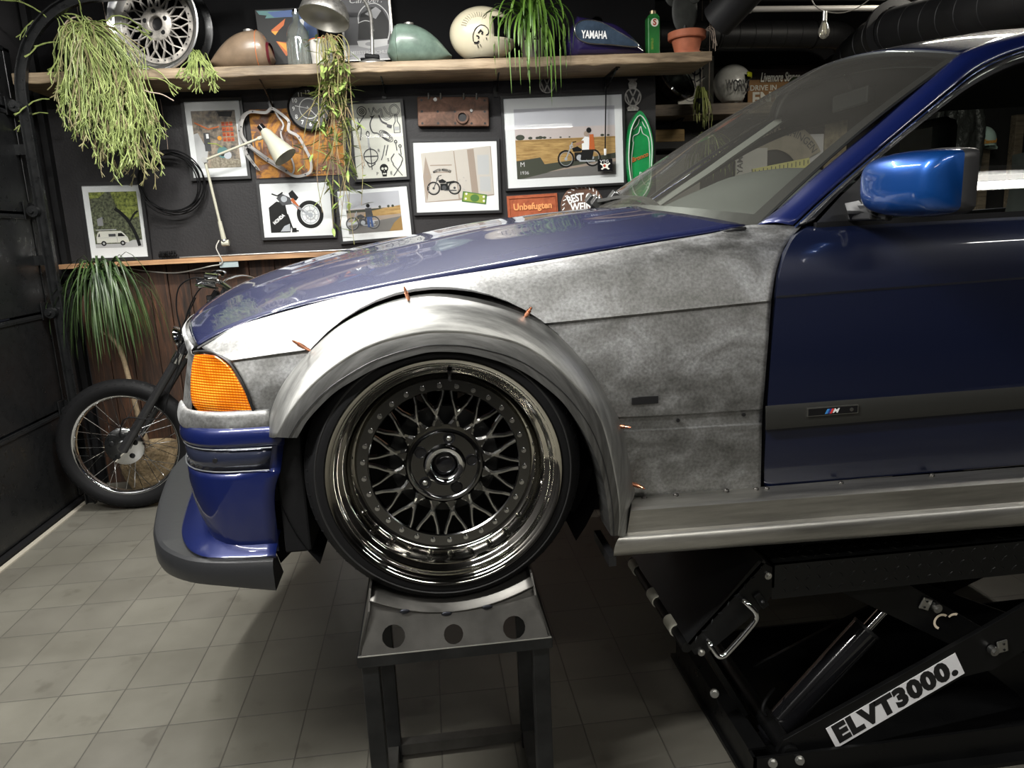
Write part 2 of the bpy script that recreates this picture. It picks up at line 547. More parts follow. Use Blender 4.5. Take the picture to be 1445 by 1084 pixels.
def brushed_mat(name, col, rough, stretch, amt=0.25, dark=0.7, scale=40):
    m = mat(name, col, rough, 1.0)
    nt = m.node_tree; b = nt.nodes['Principled BSDF']
    tc = nd(nt, 'ShaderNodeTexCoord')
    mp = nd(nt, 'ShaderNodeMapping'); mp.inputs['Scale'].default_value = stretch
    nt.links.new(tc.outputs['Object'], mp.inputs[0])
    n = nd(nt, 'ShaderNodeTexNoise'); n.inputs['Scale'].default_value = scale; n.inputs['Detail'].default_value = 6; n.inputs['Roughness'].default_value = 0.7
    nt.links.new(mp.outputs[0], n.inputs['Vector'])
    cr_ = nd(nt, 'ShaderNodeValToRGB'); e = cr_.color_ramp.elements
    e[0].position = 0.3; e[0].color = (*[c * dark for c in col], 1); e[1].position = 0.7; e[1].color = (*[min(1, c * (1 + amt)) for c in col], 1)
    nt.links.new(n.outputs['Fac'], cr_.inputs[0]); nt.links.new(cr_.outputs[0], b.inputs['Base Color'])
    r2 = nd(nt, 'ShaderNodeMapRange'); r2.inputs[3].default_value = rough - 0.08; r2.inputs[4].default_value = rough + 0.1
    nt.links.new(n.outputs['Fac'], r2.inputs[0]); nt.links.new(r2.outputs[0], b.inputs['Roughness'])
    return m
def polar_brushed(name, col, rough, cx, cz):
    """metal sheet rolled and brushed along an arch about (cx, cz)"""
    m = mat(name, col, rough, 1.0)
    nt = m.node_tree; b = nt.nodes['Principled BSDF']
    tc = nd(nt, 'ShaderNodeTexCoord')
    geo = nd(nt, 'ShaderNodeNewGeometry')
    sx = nd(nt, 'ShaderNodeSeparateXYZ'); nt.links.new(geo.outputs['Position'], sx.inputs[0])
    a = nd(nt, 'ShaderNodeMath', operation='SUBTRACT'); a.inputs[1].default_value = cx; nt.links.new(sx.outputs['X'], a.inputs[0])
    c = nd(nt, 'ShaderNodeMath', operation='SUBTRACT'); c.inputs[1].default_value = cz; nt.links.new(sx.outputs['Z'], c.inputs[0])
    at = nd(nt, 'ShaderNodeMath', operation='ARCTAN2'); nt.links.new(c.outputs[0], at.inputs[0]); nt.links.new(a.outputs[0], at.inputs[1])
    cb = nd(nt, 'ShaderNodeCombineXYZ')
    nt.links.new(a.outputs[0], cb.inputs[0]); nt.links.new(c.outputs[0], cb.inputs[2])
    ln = nd(nt, 'ShaderNodeVectorMath', operation='LENGTH'); nt.links.new(cb.outputs[0], ln.inputs[0])
    k = nd(nt, 'ShaderNodeMath', operation='MULTIPLY'); k.inputs[1].default_value = 90; nt.links.new(ln.outputs['Value'], k.inputs[0])
    k2 = nd(nt, 'ShaderNodeMath', operation='MULTIPLY'); k2.inputs[1].default_value = 2.2; nt.links.new(at.outputs[0], k2.inputs[0])
    c3 = nd(nt, 'ShaderNodeCombineXYZ'); nt.links.new(k.outputs[0], c3.inputs[0]); nt.links.new(k2.outputs[0], c3.inputs[1])
    n = nd(nt, 'ShaderNodeTexNoise'); n.inputs['Scale'].default_value = 1; n.inputs['Detail'].default_value = 8; n.inputs['Roughness'].default_value = 0.7
    nt.links.new(c3.outputs[0], n.inputs['Vector'])
    cr_ = nd(nt, 'ShaderNodeValToRGB'); e = cr_.color_ramp.elements
    e[0].position = 0.3; e[0].color = (*[c_ * 0.62 for c_ in col], 1); e[1].position = 0.68; e[1].color = (*[min(1, c_ * 1.3) for c_ in col], 1)
    nt.links.new(n.outputs['Fac'], cr_.inputs[0]); nt.links.new(cr_.outputs[0], b.inputs['Base Color'])
    r2 = nd(nt, 'ShaderNodeMapRange'); r2.inputs[3].default_value = rough - 0.1; r2.inputs[4].default_value = rough + 0.12
    nt.links.new(n.outputs['Fac'], r2.inputs[0]); nt.links.new(r2.outputs[0], b.inputs['Roughness'])
    return m
def rust_mat(name, cols, scale=8):
    m = mat(name, cols[0], 0.75)
    nt = m.node_tree; b = nt.nodes['Principled BSDF']
    tc = nd(nt, 'ShaderNodeTexCoord')
    n = nd(nt, 'ShaderNodeTexNoise'); n.inputs['Scale'].default_value = scale; n.inputs['Detail'].default_value = 9; n.inputs['Roughness'].default_value = 0.65; n.inputs['Distortion'].default_value = 0.6
    nt.links.new(tc.outputs['Object'], n.inputs['Vector'])
    cr_ = nd(nt, 'ShaderNodeValToRGB'); e = cr_.color_ramp.elements
    e[0].position = 0.3; e[0].color = (*cols[0], 1); e[1].position = 0.72; e[1].color = (*cols[-1], 1)
    for i, c in enumerate(cols[1:-1]):
        k = e.new(0.3 + 0.42 * (i + 1) / (len(cols) - 1)); k.color = (*c, 1)
    nt.links.new(n.outputs['Fac'], cr_.inputs[0]); nt.links.new(cr_.outputs[0], b.inputs['Base Color'])
    bp = nd(nt, 'ShaderNodeBump'); bp.inputs['Distance'].default_value = 0.002; bp.inputs['Strength'].default_value = 0.6
    nt.links.new(n.outputs['Fac'], bp.inputs['Height']); nt.links.new(bp.outputs[0], b.inputs['Normal'])
    return m
def paint_mat(name, col, col2, rough=0.3, metal=0.55):
    m = mat(name, col, rough, metal, coat=1.0)
    b = m.node_tree.nodes['Principled BSDF']; nt = m.node_tree
    lw = nd(nt, 'ShaderNodeLayerWeight'); lw.inputs[0].default_value = 0.35
    mx = nd(nt, 'ShaderNodeMixRGB'); mx.inputs[1].default_value = (*col, 1); mx.inputs[2].default_value = (*col2, 1)
    nt.links.new(lw.outputs['Facing'], mx.inputs[0]); nt.links.new(mx.outputs[0], b.inputs['Base Color'])
    return m

M['floor'] = floor_mat()
M['barn'] = plank_mat('barn_boards', (0.010, 0.006, 0.004), (0.045, 0.020, 0.010), (0.13, 0.052, 0.022))
M['shelfwood'] = plank_mat('shelf_oak', (0.10, 0.070, 0.042), (0.25, 0.185, 0.115), (0.40, 0.315, 0.215), vert=False)
M['greywood'] = plank_mat('grey_oak', (0.08, 0.06, 0.045), (0.20, 0.155, 0.11), (0.34, 0.27, 0.20), vert=False)
M['ledgewood'] = plank_mat('ledge_pine', (0.20, 0.10, 0.045), (0.42, 0.23, 0.11), (0.55, 0.34, 0.18), vert=False)
M['sanded'] = sanded_mat()
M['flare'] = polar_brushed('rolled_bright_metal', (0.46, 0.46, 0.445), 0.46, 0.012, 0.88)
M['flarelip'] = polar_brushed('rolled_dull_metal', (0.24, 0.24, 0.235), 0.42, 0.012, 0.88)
M['sill'] = brushed_mat('brushed_sill', (0.50, 0.49, 0.46), 0.42, (0.6, 8, 8), scale=5)
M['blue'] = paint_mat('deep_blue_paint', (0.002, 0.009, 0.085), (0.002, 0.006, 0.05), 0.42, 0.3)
M['bonnet'] = mat('dusty_blue_paint', (0.0015, 0.006, 0.05), 0.5, 0.1, coat=1, col2=(0.010, 0.012, 0.045), vscale=2.2, spec=0.2)
M['bonnet'].node_tree.nodes['Principled BSDF'].inputs['Coat IOR'].default_value = 1.6
M['bluelight'] = paint_mat('bright_blue_paint', (0.0015, 0.060, 0.27), (0.002, 0.025, 0.14), 0.36, 0.6)
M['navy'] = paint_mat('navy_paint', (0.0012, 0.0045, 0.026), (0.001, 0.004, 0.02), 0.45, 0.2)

# ---------------------------------------------------------------- the setting
def struct(o):
    o['kind'] = 'structure'; return o
M['upperwall'] = mat('matt_black_wall', (0.005, 0.005, 0.0055), 0.8, bump=0.1, spec=0.1)
WY = 4.40      # the picture wall
FY = 6.25      # the wall further back on the right
LX = -1.97     # wall with the garage door
struct(MB().bb((-3, -3.6, -0.06), (6.6, FY + 0.2, 0)).build('floor', M['floor'], loc=(0, 0, 0)))
struct(MB().bb((-3, -3.6, 3.1), (6.6, FY + 0.2, 3.2)).build('ceiling', M['upperwall']))
struct(MB().bb((-2.2, WY, 2.2), (1.392, WY + 0.15, 3.1)).build('wall_back_upper', M['upperwall']))
struct(MB().bb((-2.2, WY, 0), (1.392, WY + 0.15, 2.2)).bb((1.392 - 0.15, WY + 0.151, 0), (1.392, FY, 3.1)).build('wall_back', M['wallpaint']))
struct(MB().bb((1.392, FY, 0), (6.6, FY + 0.15, 3.1)).build('wall_alcove', M['wallpaint']))
struct(MB().bb((5.6, -3.6, 0), (5.75, FY, 3.1)).build('wall_right', M['wallpaint']))
struct(MB().bb((-3, -3.7, 0), (6.6, -3.55, 3.1)).build('wall_front', M['wallpaint']))
struct(MB().bb((-2.2, 4.17, 0), (-2.0, WY, 3.1)).bb((-2.2, -3.6, 2.35), (-2.0, 4.17, 3.1)).bb((-2.2, -3.6, 0), (-2.0, 1.0, 2.35)).build('wall_left', M['wallpaint']))
# barn-board panelling under the ledge, one mesh of boards
b = MB()
x = -1.93; random.seed(3)
while x < 1.38:
    wd = random.uniform(0.10, 0.17)
    x2 = min(1.385, x + wd)
    b.bb((x + 0.002, WY - 0.022 - random.uniform(0, 0.006), 0.0), (x2 - 0.002, WY - 0.001, 1.248))
    x += wd
struct(b.build('wall_panelling', M['barn'], bevel=0.002))
# the ledge over the panelling
l0, l1 = P(87, 373, WY - 0.09), P(430, 357, WY - 0.09)
struct(MB().bb((l0.x, WY - 0.13, 1.25), (1.385, WY, 1.275)).build('trim_1', M['ledgewood'], bevel=0.002))
struct(MB().bb((-1.975, WY - 0.05, 0), (-1.945, WY - 0.0, 3.1)).build('trim_2', M['black']))

# garage door: four wide sections with ribs
gd = struct(empty('door_1', (LX, 2.6, 0)))
zs = [0.02, 0.522, 1.04, 1.54, 2.04, 2.34]
b = MB()
for a, c in zip(zs, zs[1:]):
    b.bb((LX - 0.04, 1.0, a + 0.006), (LX, 4.15, c - 0.006))
    b.bb((LX, 1.0, c - 0.03), (LX + 0.006, 4.15, c - 0.012))
    b.bb((LX, 4.09, a + 0.01), (LX + 0.006, 4.15, c - 0.01))
b.build('door_sections', M['steelblack'], gd, bevel=0.003)
MB().bb((LX - 0.01, 1.0, 0.001), (LX + 0.03, 4.12, 0.02)).build('bottom_seal', M['rubber'], gd)
for z in (0.525, 1.04, 1.545, 2.04):
    h = MB()
    h.bb((LX + 0.006, 4.02, z - 0.035), (LX + 0.012, 4.12, z + 0.05))
    h.prism([(0, -0.04), (0.055, -0.02), (0.055, 0.02), (0, 0.05)], (LX + 0.008, 4.08, z), (1, 0, 0), (0, 0, 1), (0, 0.006, 0))
    h.cyl((LX + 0.055, 4.03, z), (LX + 0.055, 4.0, z), 0.027, n=14)
    h.cyl((LX + 0.055, 4.1, z), (LX + 0.055, 3.985, z), 0.009, n=10)
    h.build('roller_hinge', M['steelblack'], gd, smooth=40)
# threshold strip painted pale as the light leaking under the door
struct(MB().bb((LX + 0.035, 1.0, 0), (LX + 0.062, 4.1, 0.006)).build('trim_3', mat('threshold_light_leak', (0.5, 0.46, 0.38), 0.4, 0.4)))

# curved door track: vertical, then a bend towards the room
tk = empty('garage_door_track', (-1.885, 4.03, 0.0), 'black steel garage door track curving over the hanging plant', 'door track')
path = [Vector((-1.885, 4.03, z)) for z in (0.0, 0.6, 1.2, 1.8, 2.08)]
RB = 0.43
for k in range(1, 13):
    t = PI / 2 * k / 12
    path.append(Vector((-1.885 + RB - RB * math.cos(t), 4.03, 2.08 + RB * math.sin(t) * 1.06)))
path += [Vector((-1.3, 4.03, 2.405)), Vector((0.2, 4.03, 2.43))][:1]
path.append(Vector((0.9, 4.03, 2.95)))
path = path[:-3] + [Vector((-1.3, 4.03, 2.545)), Vector((-0.9, 4.03, 2.60))]
b = MB()
rows = []
for i, p in enumerate(path):
    d = (path[min(i + 1, len(path) - 1)] - path[max(0, i - 1)]).normalized()
    nrm = Vector((0, 1, 0)).cross(d).normalized()
    sec = [(-0.024, -0.012), (-0.024, 0.016), (-0.006, 0.022), (0.010, 0.022), (0.026, 0.016), (0.026, -0.012), (0.020, -0.012), (0.020, 0.010), (-0.018, 0.010), (-0.018, -0.012)]
    rows.append([p + nrm * a + Vector((0, 1, 0)) * c for a, c in sec])
b.grid(rows, closed=True)
b.build('rail', M['steelblack'], tk, smooth=50)
for z in (0.35, 1.28, 1.82):
    MB().bb((-1.99, 4.05, z), (-1.88, 4.056, z + 0.05)).bb((-1.99, 4.05, z), (-1.984, 4.12, z + 0.05)).build('bracket', M['steelblack'], tk)

# ceiling tube lamps: fixtures out of view that light the room
LF = None
for i, (x, y, z, L, rz, W_, c) in enumerate(LAMPS):
    rot = Matrix.Rotation(R(rz), 3, 'Z')
    t = empty('ceiling_tube_lamp', (x, y, z), 'white twin tube lamp fixed to the black ceiling', 'ceiling lamp', 'ceiling tube lamps')
    t['label'] = ['twin tube lamp on the ceiling above the front bumper', 'twin tube lamp on the ceiling above the motorcycle', 'twin tube lamp on the ceiling above the blue bonnet',
                  'twin tube lamp on the ceiling in front of the driver door', 'added twin tube lamp for front light on the rear alcove', 'twin tube lamp on the ceiling behind the camera side', 'twin tube lamp on the ceiling beside the side windows'][i]
    b = MB(); b.bb((x - L / 2, y - 0.05, z + 0.02), (x + L / 2, y + 0.05, z + 0.06))
    o = b.build('housing', M['white'], t, loc=(x, y, z))
    o.rotation_euler.z = R(rz)
    tm = bpy.data.materials.get('lit_tube') or mat('lit_tube', (1, 1, 1), 0.5, emit=(1, 0.97, 0.9), estr=9)
    for s in (-0.028, 0.028):
        o = MB().cyl((x - L / 2 + 0.02, y + s, z), (x + L / 2 - 0.02, y + s, z), 0.013, n=10).build('tube', tm, t, smooth=60, loc=(x, y, z))
        o.rotation_euler.z = R(rz)
    MB().cyl((x, y, z + 0.06), (x, y, 3.1), 0.01).build('hanger', M['zinc'], t)
    ld = bpy.data.lights.new('light', 'AREA'); ld.shape = 'RECTANGLE'; ld.size = L; ld.size_y = 0.045
    ld.energy = W_; ld.color = c
    lo = bpy.data.objects.new('light', ld); COL.objects.link(lo); lo.parent = t
    lo.location = (0, 0, -0.02); lo.rotation_euler.z = R(rz)
# ================================================================ THE CAR
YC = 2.34
car = empty('car', (0.8, YC, 0.58), 'blue two-door car with bare metal front wing, front wheel raised on a steel stand', 'car')
M['seal'] = mat('black_seal', (0.010, 0.010, 0.011), 0.4)
M['amber'] = mat('amber_lens', (0.95, 0.24, 0.008), 0.22, coat=0.8)
def amber_nodes():
    m = M['amber']; nt = m.node_tree; b = nt.nodes['Principled BSDF']
    tc = nd(nt, 'ShaderNodeTexCoord')
    w1 = nd(nt, 'ShaderNodeTexWave', bands_direction='Z'); w1.inputs['Scale'].default_value = 55
    nt.links.new(tc.outputs['Object'], w1.inputs[0])
    w2 = nd(nt, 'ShaderNodeTexWave', bands_direction='X'); w2.inputs['Scale'].default_value = 48
    nt.links.new(tc.outputs['Object'], w2.inputs[0])
    mu = nd(nt, 'ShaderNodeMath', operation='MULTIPLY'); nt.links.new(w1.outputs['Fac'], mu.inputs[0])
    ad = nd(nt, 'ShaderNodeMath', operation='MULTIPLY_ADD'); ad.inputs[1].default_value = 0.45; ad.inputs[2].default_value = 0.55
    nt.links.new(w2.outputs['Fac'], ad.inputs[0]); nt.links.new(ad.outputs[0], mu.inputs[1])
    n = nd(nt, 'ShaderNodeTexNoise'); n.inputs['Scale'].default_value = 22
    nt.links.new(tc.outputs['Object'], n.inputs[0])
    ad2 = nd(nt, 'ShaderNodeMath', operation='MULTIPLY'); nt.links.new(mu.outputs[0], ad2.inputs[0]); nt.links.new(n.outputs['Fac'], ad2.inputs[1])
    c = nd(nt, 'ShaderNodeValToRGB'); e = c.color_ramp.elements
    e[0].position = 0.02; e[0].color = (0.50, 0.085, 0.002, 1); e[1].position = 0.5; e[1].color = (1, 0.50, 0.05, 1)
    k = e.new(0.22); k.color = (0.92, 0.22, 0.004, 1)
    nt.links.new(ad2.outputs[0], c.inputs[0]); nt.links.new(c.outputs[0], b.inputs['Base Color'])
    bp = nd(nt, 'ShaderNodeBump'); bp.inputs['Distance'].default_value = 0.001; bp.inputs['Strength'].default_value = 0.5
    nt.links.new(mu.outputs[0], bp.inputs['Height']); nt.links.new(bp.outputs[0], b.inputs['Normal'])
amber_nodes()
def PR(l): return [P(*p) for p in l]
def mir(v): return Vector((v.x, 2 * YC - v.y, v.z))

# ---- front wing: bare sheet metal, soft shoulder, crease, trim channel
RA = (0.012, 0.868)   # wheel centre x, z
F = [
 [(281, 487, 1.62), (330, 462, 1.605), (400, 441, 1.60), (470, 422, 1.60), (560, 402, 1.60), (700, 380, 1.60), (900, 347, 1.60), (1003, 330, 1.60), (1040, 321, 1.61), (1066, 317.5, 1.625), (1131, 319, 1.60)],
 [(288, 493, 1.585), (340, 474, 1.565), (450, 447, 1.56), (600, 418, 1.558), (800, 386, 1.558), (950, 362, 1.56), (1040, 348, 1.565), (1110, 344, 1.57)],
 [(300, 500, 1.555), (370, 480, 1.535), (500, 457, 1.53), (650, 436, 1.528), (850, 415, 1.528), (1000, 396, 1.53), (1096, 378, 1.535)],
 [(323, 509, 1.525), (421, 495, 1.512), (600, 472, 1.507), (780, 455, 1.505), (930, 440, 1.505), (1088, 424, 1.505)],
 [(324, 511.5, 1.529), (421, 498, 1.517), (600, 475, 1.512), (780, 458.5, 1.511), (930, 443.5, 1.511), (1088, 427.5, 1.511)],
 [(340, 545, 1.515), (500, 530, 1.505), (800, 515, 1.500), (1083, 492, 1.498)],
 [(357, 583, 1.513), (600, 592, 1.503), (878, 588, 1.498), (1076, 577, 1.498)],
 [(358, 585, 1.517), (600, 594, 1.508), (878, 590.5, 1.505), (1076, 579.5, 1.505)],
 [(376, 603, 1.517), (600, 612, 1.508), (880, 607, 1.505), (1075, 596.5, 1.505)],
 [(378, 606, 1.513), (600, 615, 1.503), (881, 609.5, 1.499), (1075, 599, 1.499)],
 [(384, 622, 1.515), (600, 655, 1.505), (886, 655, 1.502), (1074, 645, 1.502)],
 [(392, 640, 1.53), (600, 710, 1.52), (893, 701, 1.515), (1073, 690, 1.515)]]
F = [PR(r) for r in F]
NU = 110
FA = [(380, 612), (381, 585), (395, 549), (415, 520), (440, 493), (470, 466), (500, 447), (545, 427), (600, 415), (650, 417), (700, 428), (740, 443), (775, 462), (810, 495), (840, 533), (862, 570), (878, 602), (886, 640), (893, 678), (896, 697), (889, 710), (886, 732), (884, 754)]
FB = [(389, 617), (412, 580), (447, 540), (494, 505), (540, 484), (600, 471), (640, 470), (673, 473), (732, 487), (776, 513), (807, 541), (835, 572), (849, 598), (859, 632), (866, 665), (872, 700), (874, 730), (872, 756)]
FC = [(419, 618), (435, 592), (470, 556), (506, 533), (540, 516), (600, 498), (640, 497), (670, 501), (718, 515), (753, 534), (790, 564), (812, 592), (832, 625), (847, 662), (855, 698), (858, 718), (860, 738), (862, 756)]
NA = 96
gA = cr([P(x, y, 1.499) for x, y in FA], NA)
gB = cr([P(x, y, 1.430) for x, y in FB], NA)
gC = cr([P(x, y, 1.424) for x, y in FC], NA)
def inpoly(x, z, poly):
    c = False; n = len(poly)
    for i in range(n):
        x1, z1 = poly[i]; x2, z2 = poly[(i + 1) % n]
        if (z1 > z) != (z2 > z) and x < (x2 - x1) * (z - z1) / (z2 - z1) + x1: c = not c
    return c
cutp = [((a.x * 0.55 + b_.x * 0.45), (a.z * 0.55 + b_.z * 0.45)) for a, b_ in zip(gA, gB)]
cutp = [(-0.42, 0.5)] + [(cutp[0][0] - 0.03, cutp[0][1] - 0.02)] + cutp + [(0.36, 0.5)]
slot = P(892, 563, 1.5), P(929, 570, 1.5)
def fender_grid():
    b = MB()
    groups = [(0, 3, 16), (3, 4, 2), (4, 6, 16), (6, 7, 2), (7, 8, 4), (8, 9, 2), (9, 11, 12)]
    for a, c, nv in groups:
        g = loft(F[a:c + 1], NU, nv)
        for i in range(len(g) - 1):
            for j in range(NU - 1):
                q = [g[i][j], g[i][j + 1], g[i + 1][j + 1], g[i + 1][j]]
                ctr = sum(q, Vector()) / 4
                if inpoly(ctr.x, ctr.z, cutp): continue
                b.add(q, [(0, 1, 2, 3)])
    return b
fw = fender_grid().build('front_wing', M['sanded'], car, smooth=22, solid=0.0015, soff=0)
tag(fw, 'bare sanded metal front wing')
# slot and trim holes in the wing
b = MB()
sl = [P(x, y, 1.4935) for x, y in ((892, 562), (901, 561), (901, 560.5), (929, 559), (929, 569), (900, 571), (892, 571))]
b.add(sl + [p + Vector((0, 0.004, 0)) for p in sl], [tuple(range(7)), tuple(range(7, 14))[::-1]] + [(k, (k + 1) % 7, (k + 1) % 7 + 7, k + 7) for k in range(7)])
b.build('repeater_slot', M['seal'], fw)
for x, y in ((957, 593.5), (1050, 585.5)):
    p = P(x, y, 1.4985); MB().cyl(p, p + Vector((0, 0.003, 0)), 0.0042, n=14).build('trim_hole', M['seal'], fw)

# ---- flared arch
Mi = [a.lerp(b_, 0.30) + Vector((0, -0.018, 0)) for a, b_ in zip(gA, gB)]
Mj = [a.lerp(b_, 0.70) + Vector((0, -0.012, 0)) for a, b_ in zip(gA, gB)]
b = MB()
b.grid(loft([gA, Mi, Mj, gB], NA, 16))
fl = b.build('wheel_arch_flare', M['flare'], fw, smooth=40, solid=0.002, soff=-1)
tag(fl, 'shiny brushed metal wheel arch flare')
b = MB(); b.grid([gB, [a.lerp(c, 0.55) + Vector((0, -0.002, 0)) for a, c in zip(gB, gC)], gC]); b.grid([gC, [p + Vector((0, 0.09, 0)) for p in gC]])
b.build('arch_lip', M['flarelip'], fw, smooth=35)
b = MB(); b.tube([a.lerp(c, 0.62) + Vector((0, -0.0035, 0)) for a, c in zip(gB, gC)], 0.0009, 5)
b.build('scribed_line', M['seal'], fw)
# copper panel pins
for (x, y), (x2, y2), r in (((415, 482), (434, 493), 0.0036), ((571, 407), (578, 427), 0.0036), ((749, 435), (741, 447), 0.0042), ((888, 603), (866, 601), 0.0042), ((908, 689), (891, 682), 0.0042)):
    a = P(x, y, 1.472); c = P(x2, y2, 1.492)
    b = MB(); d = (c - a)
    b.cyl(a, a + d * 0.35, r * 0.75, n=10).cyl(a + d * 0.3, a + d * 0.75, r * 1.15, n=10).cyl(a + d * 0.7, c + d * 0.15, r, r * 0.8, n=10).cyl(a - d * 0.12, a + d * 0.05, r * 0.4, n=8)
    b.build('panel_pin', M['copper'], fw, smooth=40)

# ---- amber indicator at the corner
AM = [[(276, 501, 1.60), (288, 500, 1.565), (303, 502.5, 1.54)],
      [(272, 516, 1.60), (290, 515, 1.565), (323, 517, 1.525)],
      [(270, 545, 1.60), (295, 545, 1.562), (341, 546, 1.513)],
      [(272, 568, 1.60), (300, 569, 1.56), (353, 570, 1.512)],
      [(281, 582, 1.598), (310, 583, 1.56), (357, 581.5, 1.512)]]
al = MB().grid(loft([PR(r) for r in AM], 24, 24)).build('indicator_lamp', M['amber'], car, smooth=60, solid=0.004, soff=0)
tag(al, 'orange ribbed corner indicator lens')
b = MB(); b.tube(cr(PR([(274, 497, 1.60), (290, 496, 1.56), (306, 500, 1.535), (325, 513, 1.52), (343, 542, 1.508), (359, 583, 1.506)]), 40), 0.0032, 6)
b.build('lamp_seal', M['seal'], al, smooth=60)

# ---- nose: plan curve swept over heights
def plan(x0, out=0.0, dy=0.0, cen=0.0):
    base = [(x0, 1.487 + dy), (-0.44, 1.496 + dy), (-0.497 - out * 0.5, 1.528 + dy * 0.6), (-0.535 - out * 0.85, 1.585), (-0.562 - out, 1.68), (-0.60 - out - cen * 0.3, 1.85), (-0.635 - out - cen * 0.8, 2.1), (-0.645 - out - cen, YC)]
    return base
def nose_rows(spec, n=70, full=True):
    out = []
    for (ypx, x0px, o, dy, cen) in spec:
        z = P(330, ypx, 1.5).z
        x0 = P(x0px, ypx, 1.487 + dy).x
        pts = [Vector((x, y, z)) for x, y in plan(x0, o, dy, cen)]
        if full: pts = pts + [mir(p) for p in pts[:-1][::-1]]
        out.append(cr(pts, n))
    return out
b = MB()
b.grid(loft(nose_rows([(601, 402, -0.045, 0.05, 0), (604, 402, -0.012, 0.012, 0), (610, 402, 0.0, 0.002, 0), (622, 402, 0.006, 0, 0), (629, 402, 0.003, 0.001, 0)]), 70, 14))
b.grid(nose_rows([(629, 402, 0.003, 0.001, 0), (632, 401, -0.006, 0.007, 0), (664, 397, -0.008, 0.007, 0), (668, 396, -0.003, 0.002, 0)]))
b.grid(loft(nose_rows([(668, 396, -0.003, 0.002, 0), (690, 389, -0.002, 0.002, 0), (715, 388, -0.006, 0.004, 0), (745, 391, -0.018, 0.010, 0), (785, 395, -0.040, 0.022, 0)]), 70, 14))
bp_ = b.build('front_bumper', M['blue'], car, smooth=35, solid=0.003, soff=0)
b = MB(); g = nose_rows([(633.0, 384, -0.001, 0.003, 0), (648, 382, -0.002, 0.003, 0), (664, 380, -0.003, 0.003, 0)])
b.grid(g); b.build('bumper_trim_recess', mat('bumper_trim', (0.02, 0.024, 0.045), 0.22, 0.2, coat=0.6), bp_, smooth=50, solid=0.002)
for yy, xx in ((633, 384), (664.5, 380)):
    b = MB(); b.tube(nose_rows([(yy, xx, 0.001, 0.0, 0)])[0], 0.0014, 6); b.build('trim_edge', mat('trim_edge', (0.25, 0.26, 0.28), 0.3, 0.6), bp_)
p = P(303, 651, 1.487); MB().cyl(p, p + Vector((0, 0.004, 0)), 0.005, n=12).build('trim_clip', M['seal'], bp_)
# blue step over the black splitter
WGT = [0, 0.05, 0.35, 0.7, 0.9, 1, 1, 1, 1]
def lip_row(plan_, ins, z):
    pts = []
    for i, (x, y) in enumerate(plan_):
        w_ = WGT[i]; zz_ = z(i) if callable(z) else z
        pts.append(Vector((x + ins * w_, y + ins * (1 - w_) * (1 if i else 1), zz_)))
    pts = pts + [mir(p) for p in pts[:-1][::-1]]
    return cr(pts, 90)
PSTEP = [(-0.349, 1.478), (-0.44, 1.488), (-0.500, 1.506), (-0.548, 1.56), (-0.592, 1.66), (-0.625, 1.80), (-0.66, 1.98), (-0.70, 2.18), (-0.71, YC)]
b = MB(); b.grid([lip_row(PSTEP, 0.15, 0.735), lip_row(PSTEP, 0.055, 0.734), lip_row(PSTEP, 0.035, 0.728), lip_row(PSTEP, 0.004, 0.714), lip_row(PSTEP, 0.0, 0.710), lip_row(PSTEP, 0.004, 0.703)])
b.build('spoiler_step', M['blue'], bp_, smooth=35, solid=0.003, soff=0)
PLIP = [(-0.355, 1.466), (-0.46, 1.480), (-0.540, 1.512), (-0.618, 1.59), (-0.668, 1.69), (-0.703, 1.80), (-0.745, 1.96), (-0.79, 2.18), (-0.80, YC)]
bot_ = [0.634, 0.648, 0.650, 0.644, 0.638, 0.636, 0.636, 0.636, 0.636]
b = MB()
rows = [lip_row(PSTEP, 0.012, 0.7035), lip_row(PLIP, 0.016, 0.7045), lip_row(PLIP, 0.006, 0.700), lip_row(PLIP, 0.0, 0.688), lip_row(PLIP, 0.0, lambda i: bot_[i] + 0.012), lip_row(PLIP, 0.006, lambda i: bot_[i]), lip_row(PLIP, 0.09, lambda i: bot_[i] + 0.002)]
b.grid(rows)
for k in (0, -1):
    q = [r[k] for r in rows]; b.add(q, [tuple(range(len(q)))])
sp = b.build('front_splitter', mat('satin_black_splitter', (0.016, 0.0165, 0.018), 0.40, bump=0.03), bp_, smooth=30)
tag(sp, 'satin black chin splitter')

# ---- hood shape functions
def pl(x, t):
    if x <= t[0][0]: a, b_ = t[0], t[1]
    elif x >= t[-1][0]: a, b_ = t[-2], t[-1]
    else:
        for a, b_ in zip(t, t[1:]):
            if a[0] <= x <= b_[0]: break
    return a[1] + (b_[1] - a[1]) * (x - a[0]) / (b_[0] - a[0])
def spl(t, n=120):
    c = cr([Vector((a, 0, b_)) for a, b_ in t], n)
    return [(p.x, p.z) for p in c]
ZN = spl([(-0.489, 1.140), (-0.43, 1.168), (-0.304, 1.205), (-0.094, 1.240), (0.151, 1.2705), (0.465, 1.307), (0.631, 1.325), (0.72, 1.338)])
ZC = spl([(-0.668, 1.150), (-0.655, 1.170), (-0.60, 1.204), (-0.524, 1.238), (-0.406, 1.275), (-0.268, 1.306), (-0.108, 1.335), (0.09, 1.367), (0.23, 1.383), (0.367, 1.395), (0.56, 1.404)])
